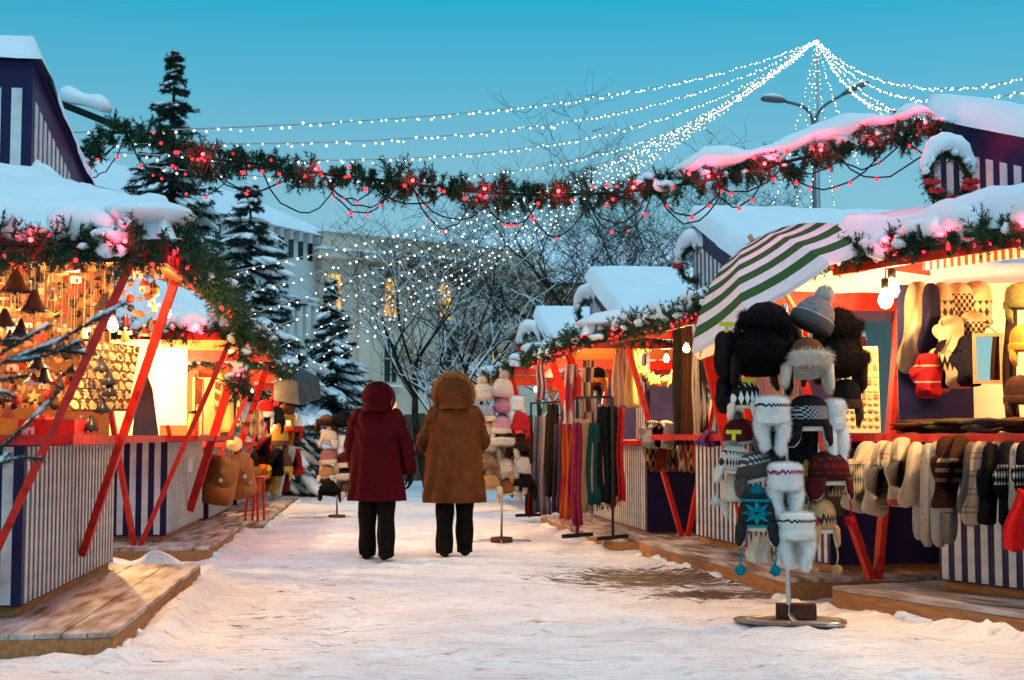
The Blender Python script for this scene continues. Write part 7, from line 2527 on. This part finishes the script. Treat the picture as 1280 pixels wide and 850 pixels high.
def person(label, x, y, ht, coat, cfuzz, yaw, spec):
    root = thing('person', label, 'person', (x, y, spec.get('z', 0.0)), yaw)
    k = ht / 1.66
    V3 = lambda a, b, c: Vector((a * k, b * k, c * k))
    hip, kn = .84, .46
    fw = .085
    j = [V3(0, 0, .92), V3(0, .0, 1.12), V3(0, -.01, 1.33), V3(0, .0, 1.42), V3(0, .02, 1.50), V3(0, .02, 1.58)]
    rad = [.13 * k, .12 * k, .11 * k, .05 * k, .085 * k, .07 * k]
    ed = [(0, 1), (1, 2), (2, 3), (3, 4), (4, 5)]
    for s_ in (-1, 1):
        b = len(j)
        fx, fy = spec['feet'][0 if s_ < 0 else 1]
        j += [V3(s_ * .09, 0, .84), V3(s_ * .095 + fx * .3, fy * .4, .46), V3(s_ * fw + fx, fy, .09), V3(s_ * fw + fx * 1.1, fy + .13, .045)]
        rad += [.085 * k, .055 * k, .04 * k, .035 * k]
        ed += [(0, b), (b, b + 1), (b + 1, b + 2), (b + 2, b + 3)]
    for s_ in (-1, 1):
        b = len(j)
        el, wr = spec['arms'][0 if s_ < 0 else 1]
        j += [V3(s_ * .17, 0, 1.32), V3(*el), V3(*wr)]
        rad += [.05 * k, .04 * k, .028 * k]
        ed += [(2, b), (b, b + 1), (b + 1, b + 2)]
    skin_body(root, j, ed, rad)
    face(root, V3(0, .02, 1.535), Vector((0, 1, 0)))
    # trousers, one leg each, with creases; boots
    for s_ in (-1, 1):
        fx, fy = spec['feet'][0 if s_ < 0 else 1]
        rings = []
        for t in np.linspace(0, 1, 14):
            z = .03 + (.86 - .03) * (1 - t)
            u = 1 - t
            cx = s_ * (fw + (.092 - fw) * u) + fx * (1 - u) ** .9
            cy = fy * (1 - u) ** .9
            rx = (.078 + .014 * u + .006 * math.sin(t * 17 + s_))
            ry = (.088 + .014 * u + .006 * math.sin(t * 21 + 1))
            rings.append(ring(V3(cx, cy, z), rx * k, ry * k, 20, 0, .03, 5, t * 5 + s_))
        MB().loft(rings).build('trouser_leg', TROUS, root)
        b = V3(s_ * fw + fx, fy, 0)
        rings = []
        for yy, wd, hh in ((-.10, .02, .03), (-.085, .045, .07), (-.03, .052, .09), (.05, .048, .085), (.12, .05, .06), (.165, .035, .04), (.18, .01, .02)):
            rings.append([b + Vector((math.cos(t) * wd * k, yy * k, hh * k * .5 + math.sin(t) * hh * .5 * k)) for t in np.linspace(0, 6.283, 14, endpoint=False)])
        MB().loft(rings).build('boot', SHOE, root)
    # coat
    dense = []
    for q0_, q1_ in zip(spec['coat'][:-1], spec['coat'][1:]):
        for i in range(3):
            dense.append(tuple(a_ + (b_ - a_) * i / 3 for a_, b_ in zip(q0_, q1_)))
    dense.append(spec['coat'][-1])
    sway = spec.get('sway', 0.0)
    dense = [(z, rx, ry, fo, cx + sway * (z - 1.0), cy) for (z, rx, ry, fo, cx, cy) in dense]
    spec = dict(spec, coat=dense)
    rings = []
    for (z, rx, ry, fo, cx, cy) in spec['coat']:
        rings.append(ring(V3(cx, cy, z), rx * k, ry * k, 60, 0, fo, 9, z * 3, 2.3))
    for ri, rg in enumerate(rings):
        z = spec['coat'][ri][0]
        lowf = max(0.0, min(1.0, (1.25 - z) / .7))
        for vi, p_ in enumerate(rg):
            t = vi / len(rg) * 6.283
            f_ = (.013 * math.sin(5 * t + 1.3 + z * 2.5) + .012 * math.sin(12 * t + z * 3 + 2 * math.sin(z * 5)) * lowf + .009 * math.sin(z * 30 + 4 * math.sin(t * 3)) * (1 - lowf * .5)) * k
            rg[vi] = p_ + Vector((math.cos(t), math.sin(t), 0)) * f_
    c_ = MB().loft(rings, cap0=False).build('coat', coat, root, sub=1)
    if cfuzz:
        fuzz(c_, cfuzz, .010, .003, coat)
    # sleeves
    for s_ in (-1, 1):
        el, wr = spec['arms'][0 if s_ < 0 else 1]
        sh = spec.get('shoulder', .185)
        pts = [V3(s_ * (sh - .06), .0, 1.36), V3(s_ * sh, 0.0, 1.30), V3(s_ * (sh + .025), el[1] * .4, 1.20), V3(*el), (V3(*el) + V3(*wr)) / 2, V3(*wr)]
        rs_ = resample(pts, .03)
        n_ = len(rs_)
        rd = [(.088 - .026 * (i / n_) + .005 * math.sin(i * 1.9) + .003 * math.sin(i * 3.7)) * k * (.8 if i == 0 else 1) for i in range(n_)]
        sl = MB().tube([tuple(p) for p in rs_], rd, 16).build('sleeve', coat, root)
        if cfuzz:
            fuzz(sl, cfuzz // 5, .012, .004, coat)
        d = Vector(rs_[-1] - rs_[-3]).normalized()
        hand(root, Vector(rs_[-1]) - d * .01, d, Vector((-s_, .25, 0)), spec['glove'], k)
    # hood
    hx, hy, hz, a_, b_, c2 = spec['hood']
    rings = []
    m = 12
    for i in range(m + 1):
        th = math.pi * (.02 + .84 * i / m)
        r_ = math.sin(th)
        if i > m * .62:
            r_ = max(r_, .84 + .16 * (i / m - .62) / .38)
        rings.append(ring(V3(hx, hy - .02 * (1 - math.cos(th)), hz + c2 * math.cos(th)), a_ * r_ * k, b_ * r_ * k, 26, 0, .028, 5, th * 2.5, 2.15))
    hd = MB().loft(rings[::-1], cap0=False).build('hood', coat, root)
    if cfuzz:
        fuzz(hd, cfuzz // 4, .012, .004, coat)
    # trim around the hood opening: a loop standing up round the face, seen as a rim from behind
    fa, fb, trm, trad = spec['trim']
    pts = [V3(hx + math.sin(t) * fa, hy + b_ * .72 - .02 * math.cos(t), hz + math.cos(t) * fb - .01) for t in np.linspace(-2.5, 2.5, 30)]
    t_ = MB().tube(pts, [trad * k * (.8 + .2 * math.cos(i / 29 * 6.28 - 3.14)) for i in range(30)], 10).build('hood_trim', trm, root)
    fuzz(t_, spec['trimfuzz'], spec['trimlen'], .004, trm)
    for s_ in spec.get('seams', ()):
        pass
    return root


BURG = M('burgundy_cloth', (.046, .0025, .005), (.064, .0035, .006), rough=.9, scale=4, bump=.25, bscale=150)
BRSH = M('brown_shearling', (.105, .033, .011), (.145, .048, .016), rough=.9, scale=7, bump=.35, bscale=110)
BRTRIM = M('tan_fur_trim', (.34, .13, .04), (.42, .18, .06), rough=.9, scale=30)
BURGTRIM = M('burgundy_fur_trim', (.18, .02, .02), (.24, .03, .03), rough=.9, scale=30)
pb_ = P(470, 697, 13.45)
person('person in a burgundy hooded coat and black trousers, seen from behind', pb_.x, pb_.y, 1.66, BURG, 9000, R(-6), dict(
    feet=[(-.015, .10), (.02, -.05)], sway=-.02, arms=[((-.245, .02, 1.05), (-.22, .10, .84)), ((.285, .0, 1.05), (.305, .06, .80))], glove=BLACK,
    coat=[(.545, .262, .19, .022, .0, 0), (.58, .262, .19, .02, .0, 0), (.70, .25, .182, .014, 0, 0), (.85, .238, .175, .010, 0, 0), (1.0, .228, .168, .008, 0, 0), (1.15, .222, .16, .006, 0, 0), (1.26, .225, .15, .004, 0, 0), (1.33, .222, .138, 0, 0, 0), (1.375, .19, .118, 0, 0, 0), (1.41, .13, .10, 0, 0, 0), (1.43, .09, .09, 0, 0, 0)],
    hood=(.005, .0, 1.515, .142, .145, .150), trim=(.138, .138, BURGTRIM, .022), trimfuzz=900, trimlen=.014))
pb_ = P(568, 693, 13.8)
person('person in a long brown shearling coat with a furry hood, seen from behind', pb_.x, pb_.y, 1.70, BRSH, 16000, R(4), dict(
    feet=[(-.01, -.04), (.015, .07)], sway=.02, arms=[((-.30, .06, 1.06), (-.17, .22, .98)), ((.265, .08, 1.06), (.14, .24, .98))], glove=BLACK, shoulder=.19,
    coat=[(.50, .285, .205, .016, .0, 0), (.55, .288, .205, .014, .0, 0), (.70, .275, .195, .010, 0, 0), (.85, .262, .186, .008, 0, 0), (1.0, .252, .178, .006, 0, 0), (1.15, .245, .168, .004, 0, 0), (1.26, .245, .155, .003, 0, 0), (1.33, .238, .142, 0, 0, 0), (1.375, .205, .122, 0, 0, 0), (1.41, .14, .10, 0, 0, 0), (1.43, .09, .09, 0, 0, 0)],
    hood=(-.01, .0, 1.52, .152, .15, .158), trim=(.178, .182, BRTRIM, .036), trimfuzz=4200, trimlen=.032))
